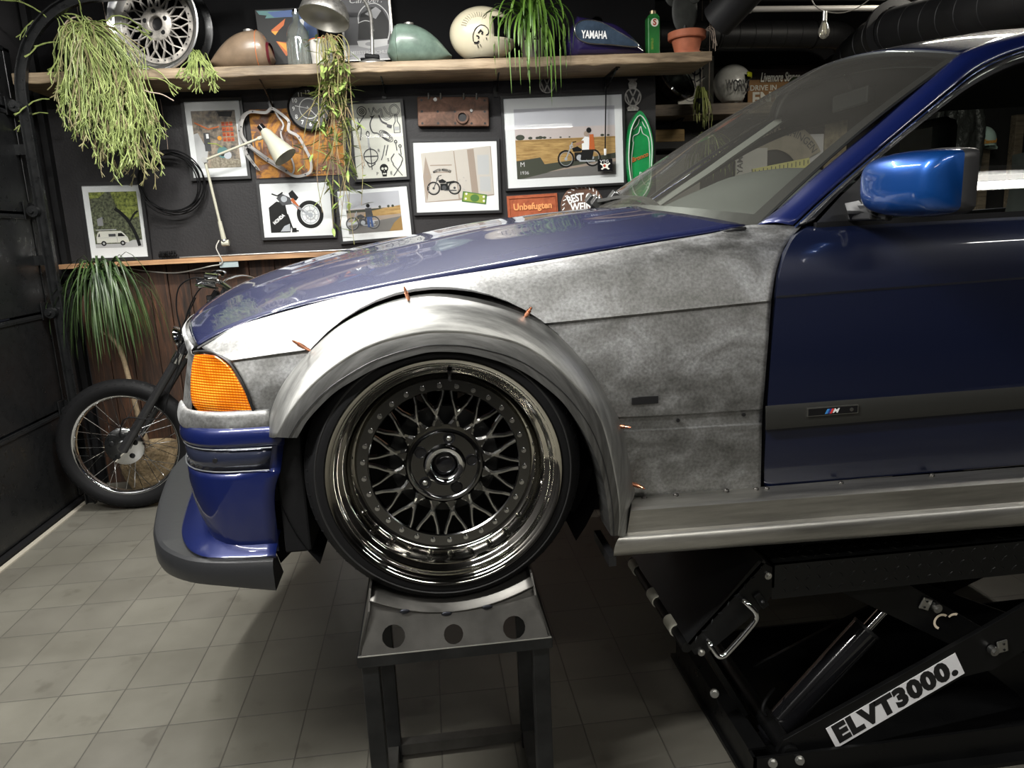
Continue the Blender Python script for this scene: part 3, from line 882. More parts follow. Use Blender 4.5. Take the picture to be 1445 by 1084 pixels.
def hood_pt(u, v):
    """u front->rear, v near edge (0) -> centre line (1)"""
    e = 1 - (1 - v) ** 2.0
    xf = -0.486 - 0.178 * (1 - (1 - v) ** 1.7)
    xr = 0.712 - 0.19 * e
    x = xf + (xr - xf) * u
    y = 1.606 + (YC - 1.606) * v
    s = 1 - (1 - v) ** 2.4
    # power crease running back from the grille
    cz = 0.006 * math.exp(-((v - 0.40 - 0.1 * u) / 0.05) ** 2) * (0.3 + u * 0.7)
    xn = -0.486 + (0.712 + 0.486) * u; xc = -0.664 + (0.522 + 0.664) * u
    z = pl(xn, ZN) * (1 - s) + pl(xc, ZC) * s + cz
    return Vector((x, y, z))
us = [0, 0.006, 0.015, 0.03, 0.05] + [0.05 + 0.95 * k / 44 for k in range(1, 45)]
rows = []
for u in us:
    half = [hood_pt(u, k / 24) for k in range(25)]
    rows.append(half + [mir(p) for p in half[:-1][::-1]])
hood = MB().grid(rows).build('bonnet', M['bonnet'], car, smooth=60, solid=0.004, soff=0)
b = MB(); b.tube([hood_pt(u, 0) + Vector((0, -0.004, -0.006)) for u in us], 0.0036, 5); b.build('bonnet_gap', M['seal'], car)
# far front wing (mirror of the near one, painted) so that the bonnet has a neighbour
g = [[mir(p) for p in r] for r in loft(F[0:4], 40, 6)]
MB().grid(g).build('far_front_wing', M['blue'], car, smooth=60, solid=0.003)
# ---- header panel between bonnet and bumper, with lamps and grille openings
top = [hood_pt(0, k / 12) + Vector((-0.010 - 0.004 * (k / 12), 0, -0.003)) for k in range(13)]
top = top + [mir(p) for p in top[:-1][::-1]]
top2 = [p + Vector((-0.008, 0, -0.012)) for p in top]
def frow(ypx, xs, cen):
    z = P(262, ypx, 1.66).z
    x1 = P(xs, ypx, 1.66).x
    h = [Vector((P(xs + 11, ypx, 1.603).x, 1.603, z)), Vector((x1, 1.66, z)), Vector((x1 - 0.022, 1.8, z)), Vector((x1 - 0.05, 2.05, z)), Vector((x1 - cen, YC, z))]
    return h + [mir(p) for p in h[:-1][::-1]]
b = MB()
b.grid(loft([top, top2, frow(500, 266, 0.085), frow(545, 261, 0.08), frow(590, 257, 0.075), frow(606, 257, 0.075)], 60, 24))
hp = b.build('header_panel', M['sanded'], car, smooth=50, solid=0.002, soff=0)
tag(hp, 'bare metal header panel around the lamps')
b = MB()
def srow(ypx, dy, o=0):
    z = P(330, ypx, 1.5).z
    pts = [Vector((P(381, ypx, 1.498 + dy).x, 1.498 + dy, z)), Vector((-0.42, 1.503 + dy, z)), Vector((-0.475, 1.522 + dy, z)), Vector((-0.514 - o, 1.56, z)), Vector((-0.535 - o, 1.603, z)), Vector((P(257, ypx, 1.66).x - o * 0.5, 1.66, z))]
    return cr(pts, 30)
b.grid(loft([srow(582, 0.008, -0.006), srow(585, 0.001, 0.003), srow(597, -0.002, 0.010), srow(606, -0.001, 0.010), srow(610, 0.004, 0.004), srow(612, 0.014, -0.01)], 30, 12))
b.build('lamp_sill', M['sanded'], hp, smooth=40, solid=0.002, soff=0)
MB().grid([srow(609, 0.016, -0.014), srow(618, 0.016, -0.014)]).build('bumper_gap', M['seal'], hp)
for s in (1, -1):
    for yy in (0.50, 0.33):
        y = YC - s * yy
        xs_ = P(261, 545, 1.66).x - (0.026 if yy == 0.50 else 0.043) + 0.016; b = MB(); b.cyl((xs_ - 0.004, y, 1.06), (xs_ + 0.04, y, 1.06), 0.062, n=28); lamp = b.build('headlamp', M['chrome'], hp, smooth=40)
        MB().sphere((xs_ - 0.002, y, 1.06), 0.056, 20, (0.15, 1, 1)).build('lens', glassmat('lamp_glass'), lamp, smooth=60)
    y = YC - s * 0.085
    g_ = MB(); g_.box((-0.655, y, 1.075), (0.04, 0.13, 0.085)); gr = g_.build('grille_kidney', M['chrome'], hp, bevel=0.012)
    MB().box((-0.672, y, 1.075), (0.012, 0.11, 0.066)).build('grille_slats', M['seal'], gr)

# ---- wheel housing
b = MB()
prof_y = [1.50, 1.60, 1.75, 1.92]
rows = []
for k in range(41):
    t = R(-38) + R(256) * k / 40
    rr = 0.352
    rows.append([Vector((RA[0] + rr * math.cos(t), y, RA[1] + 0.02 + rr * math.sin(t))) for y in prof_y])
b.grid(rows)
b.lathe([(0.02, 0), (0.352, 0)], (RA[0], 1.92, RA[1] + 0.02), (0, 1, 0), 40, R(-30), R(210), u=(1, 0, 0))
b.build('wheel_housing', M['rubber'], car, smooth=60)
# black side wall of the bumper towards the tyre
x0 = P(400, 700, 1.5).x
MB().bb((x0 - 0.01, 1.505, 0.70), (x0 + 0.045, 1.9, 0.98)).build('brake_duct', M['rubber'], car, bevel=0.005)
MB().prism([(-0.36, 0.655), (-0.28, 0.73), (-0.28, 0.80), (-0.40, 0.80)], (0, 1.56, 0), (1, 0, 0), (0, 0, 1), (0, 0.3, 0)).build('splash_panel', M['rubber'], car)
b = MB(); b.bb((0.30, 1.60, 0.70), (0.45, 3.08, 0.80)); b.bb((-0.35, 1.93, 0.72), (2.2, 2.75, 0.86))
b.build('underbody', M['rubber'], car)

# ---- front wheel
WX, WZ, WYf = RA[0], RA[1], 1.432
wh = empty('front_wheel', (WX, 1.54, WZ), parent=car)
tag(wh, 'dark polished cross-spoke wheel with a deep bright lip')
AX = (0, 1, 0)
O = (WX, WYf, WZ)
def rng(r, y): return (r, y)
b = MB(); b.lathe([(0.236, 0.012), (0.243, 0.004), (0.252, 0.004), (0.262, 0.008), (0.274, 0.020), (0.283, 0.036), (0.2875, 0.050), (0.288, 0.085), (0.286, 0.088), (0.288, 0.092), (0.288, 0.140), (0.286, 0.144), (0.288, 0.148), (0.287, 0.205), (0.276, 0.222), (0.25, 0.235), (0.23, 0.235)], O, AX, 96)
for k in range(64):   # shallow sipes on the shoulder
    t = 2 * PI * k / 64
    u = Vector((math.cos(t), 0, math.sin(t)))
    b.bar(Vector(O) + u * 0.276 + Vector((0, 0.0225, 0)), Vector(O) + u * 0.284 + Vector((0, 0.038, 0)), 0.0015, 0.002, up=u)
ty = b.build('tyre', M['rubber'], wh, smooth=30)
b = MB(); b.lathe([(0.2575, 0.0062), (0.2595, 0.0052), (0.2615, 0.0066)], O, AX, 96); b.build('bead_ring', mat('tyre_rib', (0.016, 0.016, 0.0165), 0.4), wh, smooth=60)
b = MB(); b.lathe([(0.228, 0.010), (0.233, 0.002), (0.239, 0.0), (0.2415, 0.004), (0.241, 0.012), (0.236, 0.016)], O, AX, 96)
b.build('rim_flange', M['lipchrome'], wh, smooth=60)
b = MB(); b.lathe([(0.233, 0.003), (0.229, 0.008), (0.224, 0.010), (0.222, 0.020), (0.217, 0.030), (0.209, 0.033), (0.206, 0.040), (0.203, 0.060), (0.198, 0.078), (0.190, 0.084), (0.184, 0.085)], O, AX, 96)
b.build('rim_lip', M['lipchrome'], wh, smooth=60)
b = MB(); b.lathe([(0.186, 0.084), (0.186, 0.080), (0.184, 0.0785), (0.162, 0.0785), (0.1595, 0.081), (0.158, 0.092), (0.166, 0.095), (0.20, 0.095), (0.205, 0.2), (0.215, 0.225)], O, AX, 96)
b.build('rim_ring', M['blackchrome'], wh, smooth=35)
# rim bolts
proto = None
for k in range(30):
    t = 2 * PI * (k + 0.5) / 30
    c = Vector((WX + 0.1715 * math.cos(t), WYf + 0.0785, WZ + 0.1715 * math.sin(t)))
    if proto is None:
        b = MB(); b.cyl(c, c + Vector((0, -0.0030, 0)), 0.0058, 0.0052, n=12).cyl(c + Vector((0, -0.0030, 0)), c + Vector((0, -0.0065, 0)), 0.0038, n=6)
        proto = b.build('rim_bolt', M['chrome'], wh, smooth=30)
        pc = WL[proto] - c
    else:
        o = proto.copy(); COL.objects.link(o); o.parent = wh; o.location = c + pc - WL[wh]
# cross spokes: sixteen stems, each forking into two curved arms
b = MB()
def spoke_pt(r, t, d): return Vector((WX + r * math.cos(t), WYf + d, WZ + r * math.sin(t)))
NS = 16
def rib(p0, p1, w0, w1, h=0.016, fr=0.006):
    """tapered strut with a raised ridge"""
    d = (p1 - p0); u = Vector((d.x, 0, d.z)).normalized(); s = Vector((-u.z, 0, u.x))
    Yv = Vector((0, 1, 0))
    vs = []
    for p, w in ((p0, w0), (p1, w1)):
        vs += [p - s * w + Yv * h, p - s * w + Yv * fr * 0.7, p - s * w * 0.35, p + s * w * 0.35, p + s * w + Yv * fr * 0.7, p + s * w + Yv * h]
    fs = [(i, i + 1, i + 7, i + 6) for i in range(5)] + [(5, 0, 6, 11), (0, 5, 4, 3, 2, 1), (6, 7, 8, 9, 10, 11)]
    b.add(vs, fs)
dp = 2 * PI / NS
for k in range(NS):
    t = dp * k + dp * 0.25
    root = spoke_pt(0.078, t, 0.082)
    fork = spoke_pt(0.112, t, 0.080)
    for (ra, wa), (rb2, wb) in (((0.078, 0.0155), (0.088, 0.0120)), ((0.088, 0.0120), (0.097, 0.0070)), ((0.097, 0.0070), (0.106, 0.0050)), ((0.106, 0.0050), (0.114, 0.0046))): rib(spoke_pt(ra, t, 0.082), spoke_pt(rb2, t, 0.081), wa, wb)
    # petals curving from the hub to the fork
    for s in (1, -1):
        f2 = spoke_pt(0.110, t + s * dp * 0.03, 0.081)
        kn = spoke_pt(0.124, t + s * dp * 0.15, 0.080)
        k2 = spoke_pt(0.142, t + s * dp * 0.30, 0.080)
        en = spoke_pt(0.1610, t + s * dp * 0.37, 0.081)
        rib(f2, kn, 0.0050, 0.0044); rib(kn, k2, 0.0044, 0.0038); rib(k2, en, 0.0038, 0.0044)
    b.cyl(spoke_pt(0.114, t, 0.081), spoke_pt(0.114, t, 0.094), 0.0040, n=8)
b.build('cross_spokes', M['darkchrome'], wh, smooth=30)
# hub
b = MB()
b.lathe([(0.086, 0.100), (0.087, 0.082), (0.080, 0.074), (0.076, 0.073), (0.073, 0.077), (0.070, 0.079), (0.045, 0.079), (0.042, 0.074)], O, AX, 64)
for k in range(NS):   # star teeth between the stems
    t = dp * k + dp * 0.25
    b.prism([(0, -0.0085), (0.019, 0), (0, 0.0085)], spoke_pt(0.083, t, 0.078), (math.cos(t), 0, math.sin(t)), (-math.sin(t), 0, math.cos(t)), (0, 0.01, 0))
hub = b.build('hub_face', M['blackchrome'], wh, smooth=30)
b = MB(); b.lathe([(0.042, 0.079), (0.042, 0.066), (0.039, 0.064), (0.032, 0.066), (0.028, 0.070), (0.0265, 0.074), (0.0265, 0.095)], O, AX, 48)
b.build('centre_ring', M['chrome'], wh, smooth=35)
b = MB(); b.lathe([(0.0262, 0.088), (0.022, 0.080), (0.015, 0.076), (0.0005, 0.0755)], O, AX, 32)
b.build('hub_cap', M['blackgloss'], wh, smooth=50)
for k in range(5):
    t = R(77 + 72 * k)
    c = spoke_pt(0.058, t, 0.0785)
    b = MB(); b.lathe([(0.0135, 0.0002), (0.0130, -0.0020), (0.0112, -0.0024), (0.0104, -0.0010), (0.0102, -0.0004), (0.0003, -0.0004)], c, AX, 20)
    b.build('bolt_hole', M['blackgloss'], wh, smooth=40)
    if k in (0, 2, 4) and not (k == 4):
        b = MB(); b.cyl(c + Vector((0, 0.012, 0)), c + Vector((0, -0.001, 0)), 0.0062, n=6).sphere(c, 0.0058, 10, (1, 0.6, 1)); b.build('wheel_bolt', M['zinc'], wh, smooth=30)
for t, s_ in ((R(20), 'GRAVITY'), (R(145), 'TUNED')):
    pass
b = MB(); tv = R(84)
b.tube([spoke_pt(0.206, tv, 0.030), spoke_pt(0.200, tv, 0.018), spoke_pt(0.196, tv, 0.012)], 0.003, 8); b.cyl(spoke_pt(0.212, tv, 0.030), spoke_pt(0.203, tv, 0.030), 0.005, n=10)
b.build('valve', M['blackgloss'], wh, smooth=40)
# brake and hub behind the spokes
b = MB(); b.lathe([(0.03, 0.12), (0.118, 0.12), (0.118, 0.135), (0.03, 0.135)], O, AX, 48); b.lathe([(0.001, 0.105), (0.06, 0.105), (0.07, 0.12)], O, AX, 32)
b.build('brake_disc', M['steelblack'], wh, smooth=30)
b = MB(); b.bar((WX - 0.16, 1.58, WZ + 0.02), (WX - 0.16, 1.58, WZ + 0.13), 0.05, 0.07); b.bar((WX + 0.0, 1.7, WZ - 0.02), (WX + 0.02, 1.78, WZ + 0.32), 0.06, 0.06); b.bar((WX - 0.1, 1.64, WZ - 0.05), (WX + 0.16, 1.95, WZ - 0.06), 0.03, 0.04)
b.build('suspension', M['rubber'], wh)
# ---- sill
S = [((891, 701, 1.515), (1445, 659, 1.515)), ((891, 716, 1.460), (1445, 675, 1.460)), ((890, 721, 1.452), (1445, 680, 1.452)), ((885, 752, 1.455), (1445, 708, 1.455)),
     ((873, 760, 1.441), (1445, 716, 1.441)), ((868, 770, 1.437), (1445, 727, 1.437)), ((866, 781, 1.439), (1445, 738, 1.439)), ((866, 785, 1.450), (1445, 742, 1.450)), ((866, 785, 1.60), (1445, 742, 1.60))]
def ext(a, b_, x):
    k = (x - a[0]) / (b_[0] - a[0]); return (x, a[1] + (b_[1] - a[1]) * k, a[2] + (b_[2] - a[2]) * k)
XE = 1850
b = MB()
rows = []
for a, c in S:
    e = ext(a, c, XE); A_, E_ = P(*a), P(*e)
    rows.append([A_.lerp(E_, k / 30) for k in range(31)])
b.grid(loft([r for r in rows[:3]], 31, 9)); b.grid([rows[2], rows[3]]); b.grid(loft(rows[3:8], 31, 14)); b.grid([rows[7], rows[8]])
q = [r[0] for r in rows]; b.add(q, [tuple(range(len(q)))])
sill = b.build('side_sill', M['sill'], car, smooth=28)
tag(sill, 'long bare brushed metal sill')
for x, y in ((909, 703), (954, 699), (1025, 692.5), (1067, 690.5), (1082, 689.5), (1187, 682), (1315, 671)):
    c = P(x, y, 1.503)
    b = MB(); b.sphere(c, 0.006, 10, (1.1, 0.8, 0.9)); b.sphere(c + Vector((0, -0.003, 0)), 0.0035, 8); b.build('tack_weld', mat('weld', (0.10, 0.095, 0.09), 0.35, 0.9) if not bpy.data.materials.get('weld') else bpy.data.materials['weld'], sill, smooth=60)
b = MB(); b.bb((0.352, 1.455, 0.625), (0.368, 1.60, 0.648)); b.build('jacking_tab', M['seal'], sill)

# ---- door
D = [((1140, 321, 1.580), (1445, 304.5, 1.580)), ((1122, 334, 1.548), (1445, 317, 1.548)), ((1109, 358, 1.520), (1445, 337, 1.520)), ((1100, 388, 1.505), (1445, 364, 1.505)), ((1095, 418, 1.498), (1445, 391, 1.498)),
     ((1095, 421, 1.502), (1445, 394, 1.502)), ((1089, 490, 1.496), (1445, 460, 1.496)), ((1084, 560, 1.496), (1445, 530, 1.496)), ((1081, 610, 1.498), (1445, 578, 1.498)), ((1079, 650, 1.504), (1445, 620, 1.504)), ((1078, 687, 1.520), (1445, 656, 1.520))]
rows = []
for a, c in D:
    A_, E_ = P(*a), P(*ext(a, c, XE)); rows.append([A_.lerp(E_, k / 40) for k in range(41)])
b = MB(); b.grid(loft(rows[:5], 41, 20)); b.grid([rows[4], rows[5]]); b.grid(loft(rows[5:], 41, 20))
q = [r[0] for r in rows]
b.grid([q, [p + Vector((0.012, 0.05, 0)) for p in q]])
b.grid([[p for p in rows[0]], [p + Vector((0, 0.03, 0.004)) for p in rows[0]]])
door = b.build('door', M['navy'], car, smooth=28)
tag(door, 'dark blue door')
b = MB(); q2 = [P(x, y, Y) for x, y, Y in ((1139, 320, 1.62), (1112, 352, 1.56), (1100, 385, 1.545), (1092, 425, 1.535), (1087, 500, 1.53), (1081, 575, 1.53), (1077, 640, 1.54), (1076, 690, 1.55))]
b.grid([[p + Vector((-0.03, 0, 0)) for p in q2], [p + Vector((0.03, 0, 0)) for p in q2]]); b.build('door_jamb', M['seal'], car, solid=0.004)
# moulding and badge
T0, T1 = ((1080, 573, 1.490), (1445, 545.5, 1.490)), ((1080, 607, 1.492), (1445, 576.5, 1.492))
tr = []
for (a, c), dy in ((T0, 0.006), (T0, -0.006), (T1, -0.008), (T1, 0.006)):
    a = (a[0], a[1], a[2] + dy); c = (c[0], c[1], c[2] + dy)
    A_, E_ = P(*a), P(*ext(a, c, XE)); tr.append([A_.lerp(E_, k / 20) for k in range(21)])
tr.insert(2, [tr[1][k].lerp(tr[2][k], 0.25) + Vector((0, -0.004, 0)) for k in range(21)])
tr.insert(3, [tr[1][k].lerp(tr[3][k], 0.8) + Vector((0, -0.004, 0)) for k in range(21)])
b = MB(); b.grid(tr); q = [r[0] for r in tr]; b.add(q, [tuple(range(len(q)))])
mo = b.build('door_moulding', mat('moulding', (0.024, 0.024, 0.022), 0.38, bump=0.03), door, smooth=50, bevel=0.0)
YB = 1.4765
bl, brr, tl_ = P(1139, 588.5, YB), P(1211, 583, YB), P(1139, 576.5, YB)
bx = (brr - bl); by = (tl_ - bl); by = (by - bx.normalized() * by.dot(bx.normalized()))
b = MB(); b.prism([(0, 0), (1, 0), (1, 1), (0, 1)], bl, bx, by, (0, 0.004, 0)); bd = b.build('badge', M['zinc'], door)
nrm = Vector((0, -1, 0))
def bq(poly, m_, nm, dd):
    b = MB(); b.prism(poly, bl + nrm * dd, bx, by, -nrm * 0.0006); return b.build(nm, m_, door)
bq([(0.02, 0.1), (0.98, 0.1), (0.98, 0.9), (0.02, 0.9)], M['blackgloss'], 'badge_plate', 0.001)
for i, c in enumerate(((0.05, 0.25, 0.6), (0.03, 0.05, 0.25), (0.7, 0.05, 0.04))):
    x = 0.34 + i * 0.045; bq([(x, 0.22), (x + 0.04, 0.22), (x + 0.085, 0.78), (x + 0.045, 0.78)], mat('badge_stripe', c, 0.4), 'badge_stripe', 0.0018)
text('M', bl + bx * 0.555 + by * 0.5 + nrm * 0.0014, bx, by, 0.0135, M['white'], door, 'badge_letter', 0.0004, shear=0.35, bold=0.03, sx=1.25)
b = MB(); b.cyl(bl + bx * 0.86 + by * 0.5 + nrm * 0.001, bl + bx * 0.86 + by * 0.5 + nrm * 0.002, 0.0042, n=20); b.build('badge_roundel', M['steel'], door)

# ---- windscreen, pillars, roof
def ws(u, v):
    """u base->top, v near(0)->centre(0.5)->far(1)"""
    q = 1 - (2 * v - 1) ** 2
    w_ = 1 - abs(2 * v - 1) ** 2.6
    hb, ht = 0.675, 0.515
    y = YC + (2 * v - 1) * (hb + (ht - hb) * u)
    bow = 0.235 + (0.095 - 0.235) * u
    x = 0.762 + (1.368 - 0.762) * u - bow * (0.35 * q + 0.65 * w_)
    z = 1.334 + (1.733 - 1.334) * (u + 0.05 * math.sin(PI * u)) + (0.055 + 0.022 * u) * (0.5 * q + 0.5 * w_)
    return Vector((x, y, z))
M['wsglass'] = glassmat('windscreen_glass', (0.82, 0.85, 0.80), 0.55, 0.03, 0.03, hazec=0.04)
M['winglass'] = glassmat('window_glass', (0.70, 0.76, 0.73), 0.6, 0.0, 0.05)
wsc = MB().grid([[ws(u / 20, v / 40) for v in range(41)] for u in range(21)]).build('windscreen', M['wsglass'], car, smooth=80)
b = MB()
def wband(pts_a, pts_b): b.grid([pts_a, pts_b])
N4 = 40
off = Vector((0.004, 0, -0.004))
for us_ in ((0, 0.055), (0.97, 1.0)):
    b.grid([[ws(us_[0], k / N4) + off for k in range(N4 + 1)], [ws(us_[1], k / N4) + off for k in range(N4 + 1)]])
for vs_ in ((0, 0.022), (0.978, 1)):
    b.grid([[ws(k / 20, vs_[0]) + off for k in range(21)], [ws(k / 20, vs_[1]) + off for k in range(21)]])
b.build('screen_border', M['seal'], car, solid=0.002)
# near pillar from traced lines, far pillar mirrored
PL = [(1069, 318, 1.652), (1105, 291, 1.672), (1143, 256, 1.69), (1230, 183, 1.75), (1270, 148, 1.775), (1330, 97, 1.812), (1356, 76, 1.826), (1400, 58, 1.84), (1445, 45.5, 1.85), (1560, 20, 1.86)]
PR_ = [(1119, 318, 1.600), (1145, 293, 1.615), (1187, 255, 1.635), (1274, 181, 1.69), (1340, 126, 1.735), (1372, 101, 1.76), (1408, 82, 1.775), (1445, 69, 1.785), (1560, 42, 1.80)]
a = cr(PR(PL), 50); c = cr(PR(PR_), 50)
mid = [p.lerp(q, 0.5) + Vector((-0.004, -0.008, 0.006)) for p, q in zip(a, c)]
g = loft([a, mid, c], 50, 8)
MB().grid(g).build('pillar', M['blue'], car, smooth=60, solid=0.004, soff=0)
g2 = [[mir(p) for p in r] for r in g]
MB().grid(g2).build('pillar', M['blue'], car, smooth=60, solid=0.004, soff=0)
# inner lining of the pillars
b = MB()
for f_ in (lambda p: p, mir):
    b.grid([[f_(p + Vector((0.02, 0.03, -0.01))) for p in a], [f_(p + Vector((0.035, 0.065, -0.02))) for p in a]])
b.build('pillar_lining', mat('pillar_lining', (0.10, 0.10, 0.095), 0.7), car, solid=0.008)
# roof
ridge = [ws(1, k / 40) for k in range(41)]
rows = [ridge]
edge = [a[k] for k in (30, 34, 38, 42, 46, 49)]
for i, dx in enumerate((0.01, 0.05, 0.15, 0.35, 0.6, 0.95, 1.40)):
    row = []
    for k in range(41):
        p = ridge[k]; v = k / 40; q = 1 - abs(2 * v - 1) ** 2.4
        zc = 0.006 + 0.050 * (1 - math.exp(-dx * 4))
        x = p.x + dx + 0.095 * 0
        e = spl
        zedge = 1.733 + 0.062 * (1 - math.exp(-dx * 2.2))
        z = zedge + (0.077 + 0.018 * min(1, dx * 3)) * q
        row.append(Vector((x, YC + (2 * v - 1) * (0.515 + 0.012 * min(1, dx * 4)), z)))
    rows.append(row)
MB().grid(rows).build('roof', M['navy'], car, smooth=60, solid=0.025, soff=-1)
MB().grid([[p + Vector((0.03, 0, -0.045)) for p in r] for r in rows]).build('headlining', mat('headlining', (0.012, 0.012, 0.013), 0.9), car, smooth=60)
# window frame: black trim, bright lip, glass
tr1 = cr([P(x + 3, y + 3, Y - 0.004) for x, y, Y in PR_], 60)
b = MB(); b.tube(tr1, 0.0026, 6); b.build('drip_rail', mat('drip_rail', (0.03, 0.05, 0.14), 0.2, 0.5, coat=1), car, smooth=60)
PW = [(1150, 311, 1.585), (1187, 273, 1.612), (1222, 240, 1.635), (1290, 184, 1.685), (1352, 136, 1.73), (1385, 115, 1.755), (1420, 98, 1.77), (1445, 89, 1.78), (1560, 62, 1.795)]
w0 = cr([P(x, y, Y) for x, y, Y in PR_], 60); w1 = cr(PR(PW), 60)
b = MB(); b.grid([[p + Vector((0.002, 0.004, -0.002)) for p in w0], [p.lerp(q, 0.35) for p, q in zip(w0, w1)], [p.lerp(q, 0.42) + Vector((0, -0.004, 0)) for p, q in zip(w0, w1)], [p.lerp(q, 0.9) for p, q in zip(w0, w1)], [q + Vector((0, 0.012, 0)) for q in w1]])
b.build('window_frame', M['seal'], door, smooth=30, solid=0.006)
b = MB(); b.tube([p.lerp(q, 0.56) + Vector((0, -0.003, 0)) for p, q in zip(w0, w1)], 0.0018, 6); b.build('bright_trim', M['steel'], door, smooth=60)
belt0, belt1 = P(1150, 319, 1.583), P(*ext((1150, 319, 1.583), (1445, 302.5, 1.583), XE))
b = MB(); b.bar(belt0, belt1, 0.012, 0.016); b.build('belt_seal', M['seal'], door)
# side glass
zb_ = belt0.z + 0.002; top_ = [Vector((p.x, 1.588 + (p.z - zb_) * 0.45, p.z)) for p in w1]; bot = [Vector((p.x, 1.588, zb_)) for p in w1]
b = MB(); b.grid([[p + Vector((0, 0.006, -0.002)) for p in top_], [q + Vector((0, 0.006, 0)) for q in bot]])
b.build('side_window', M['winglass'], door)
# far side window frame and door
b = MB(); b.tube([mir(p) for p in w1], 0.016, 6); b.bb((0.85, 3.09, 0.80), (2.1, 3.14, 1.335)); b.build('far_door', M['seal'], car, smooth=40)

# ---- mirror
mr_ = empty('wing_mirror', (0.97, 1.5, 1.345), parent=car)
tag(mr_, 'bright blue wing mirror')
secs = []   # y, x of leading skin, x of rear rim, z bottom, z top
MS = [(1.512, 0.930, 0.955, 1.375, 1.446), (1.500, 0.915, 0.968, 1.362, 1.455), (1.475, 0.903, 0.978, 1.350, 1.462), (1.43, 0.898, 0.985, 1.342, 1.466), (1.38, 0.902, 0.988, 1.340, 1.466), (1.34, 0.914, 0.990, 1.342, 1.463), (1.315, 0.926, 0.990, 1.345, 1.460), (1.300, 0.944, 0.990, 1.350, 1.456), (1.295, 0.962, 0.990, 1.356, 1.450)]
def msec(y, x0, x1, z0, z1, n=28):
    out = []
    zc, hz = (z0 + z1) / 2, (z1 - z0) / 2
    for k in range(n + 1):
        t = PI / 2 + PI * k / n      # open towards +x
        c, s_ = math.cos(t), math.sin(t)
        out.append(Vector((x1 + (x1 - x0) * (-(abs(c) ** 0.55)), y, zc + hz * math.copysign(abs(s_) ** 0.7, s_))))
    return out
rows = [msec(*s_) for s_ in MS]
rows = loft(rows, 40, 30)
b = MB(); b.grid(rows)
q = rows[0]; b.add(q, [tuple(range(len(q)))]); q = rows[-1]; b.add(q, [tuple(range(len(q)))])
b.build('mirror_shell', M['bluelight'], mr_, smooth=50)
b = MB(); rim = [r[0] for r in rows] + [rows[-1][0].lerp(rows[-1][-1], k / 10) for k in range(1, 10)] + [r[-1] for r in rows[::-1]] + [rows[0][-1].lerp(rows[0][0], k / 10) for k in range(1, 10)]
cen_ = sum(rim, Vector()) / len(rim)
b.grid([[p for p in rim], [p.lerp(cen_, -0.03) + Vector((0.008, 0, 0)) for p in rim], [p.lerp(cen_, -0.02) + Vector((0.028, 0, 0)) for p in rim], [p.lerp(cen_, 0.10) + Vector((0.030, 0, 0)) for p in rim]], closed=True)
b.build('mirror_bezel', M['plastic'], mr_, smooth=40)
b = MB(); q = [p.lerp(cen_, 0.09) + Vector((0.027, 0, 0)) for p in rim]; b.add(q, [tuple(range(len(q)))]); b.build('mirror_glass', M['chrome'], mr_)
b = MB(); b.grid([[P(x, y, Y) for x, y, Y in r] for r in [[(1192, 287, 1.57), (1212, 283, 1.55), (1226, 300, 1.50)], [(1196, 300, 1.56), (1214, 300, 1.53), (1240, 306, 1.48)], [(1200, 312, 1.565), (1225, 312, 1.55), (1250, 311, 1.50)]]])
b.bar(P(1204, 300, 1.58), P(1238, 298, 1.50), 0.03, 0.035); b.bar(P(1215, 303, 1.55), P(1256, 306, 1.48), 0.02, 0.018)
b.build('mirror_foot', M['plastic'], mr_, smooth=40, bevel=0.004)
b = MB(); tri = [P(1152, 315, 1.588), P(1187, 277, 1.61), P(1222, 243, 1.632), P(1232, 250, 1.625), P(1236, 312, 1.588)]
b.add(tri + [p + Vector((0.004, 0.012, 0)) for p in tri], [(0, 1, 2, 3, 4), (9, 8, 7, 6, 5)] + [(k, (k + 1) % 5, (k + 1) % 5 + 5, k + 5) for k in range(5)])
b.build('mirror_sail', M['plastic'], mr_)

# ---- cowl and wiper
b = MB(); b.grid([[hood_pt(1, k / 12) + Vector((-0.03, 0, -0.03)) for k in range(13)] + [mir(hood_pt(1, k / 12) + Vector((-0.03, 0, -0.03))) for k in range(11, -1, -1)], [ws(0, k / 24) + Vector((0, 0, -0.008)) for k in range(25)]])
b.build('cowl', M['seal'], car, solid=0.004)
wp = cr(PR([(938, 309, 2.02), (925, 292, 2.06), (908, 281, 2.12), (880, 278, 2.22), (862, 281, 2.3), (845, 284, 2.38)]), 30)
b = MB()
for p, q in zip(wp, wp[1:]): b.bar(p, q, 0.028, 0.009)
wip = b.build('wiper_arm', mat('wiper_metal', (0.16, 0.16, 0.155), 0.35, 0.7), car, smooth=40)
b = MB()
for (x, y, Y) in ((843, 286, 2.38), (835, 283, 2.42), (868, 279, 2.3)):
    b.box(P(x, y, Y), (0.035, 0.03, 0.03), (0.4, 0.6, 0.2)); b.cyl(P(x, y, Y), P(x + 6, y - 5, Y), 0.012)
b.build('washer_jet', mat('jet_metal', (0.10, 0.10, 0.10), 0.25, 0.6), wip, bevel=0.003)
bl2 = cr(PR([(835, 294, 2.42), (870, 289, 2.3), (905, 293, 2.15), (925, 300, 2.06)]), 20)
b = MB(); b.tube(bl2, 0.007, 6); b.build('wiper_blade', M['rubber'], wip, smooth=60)

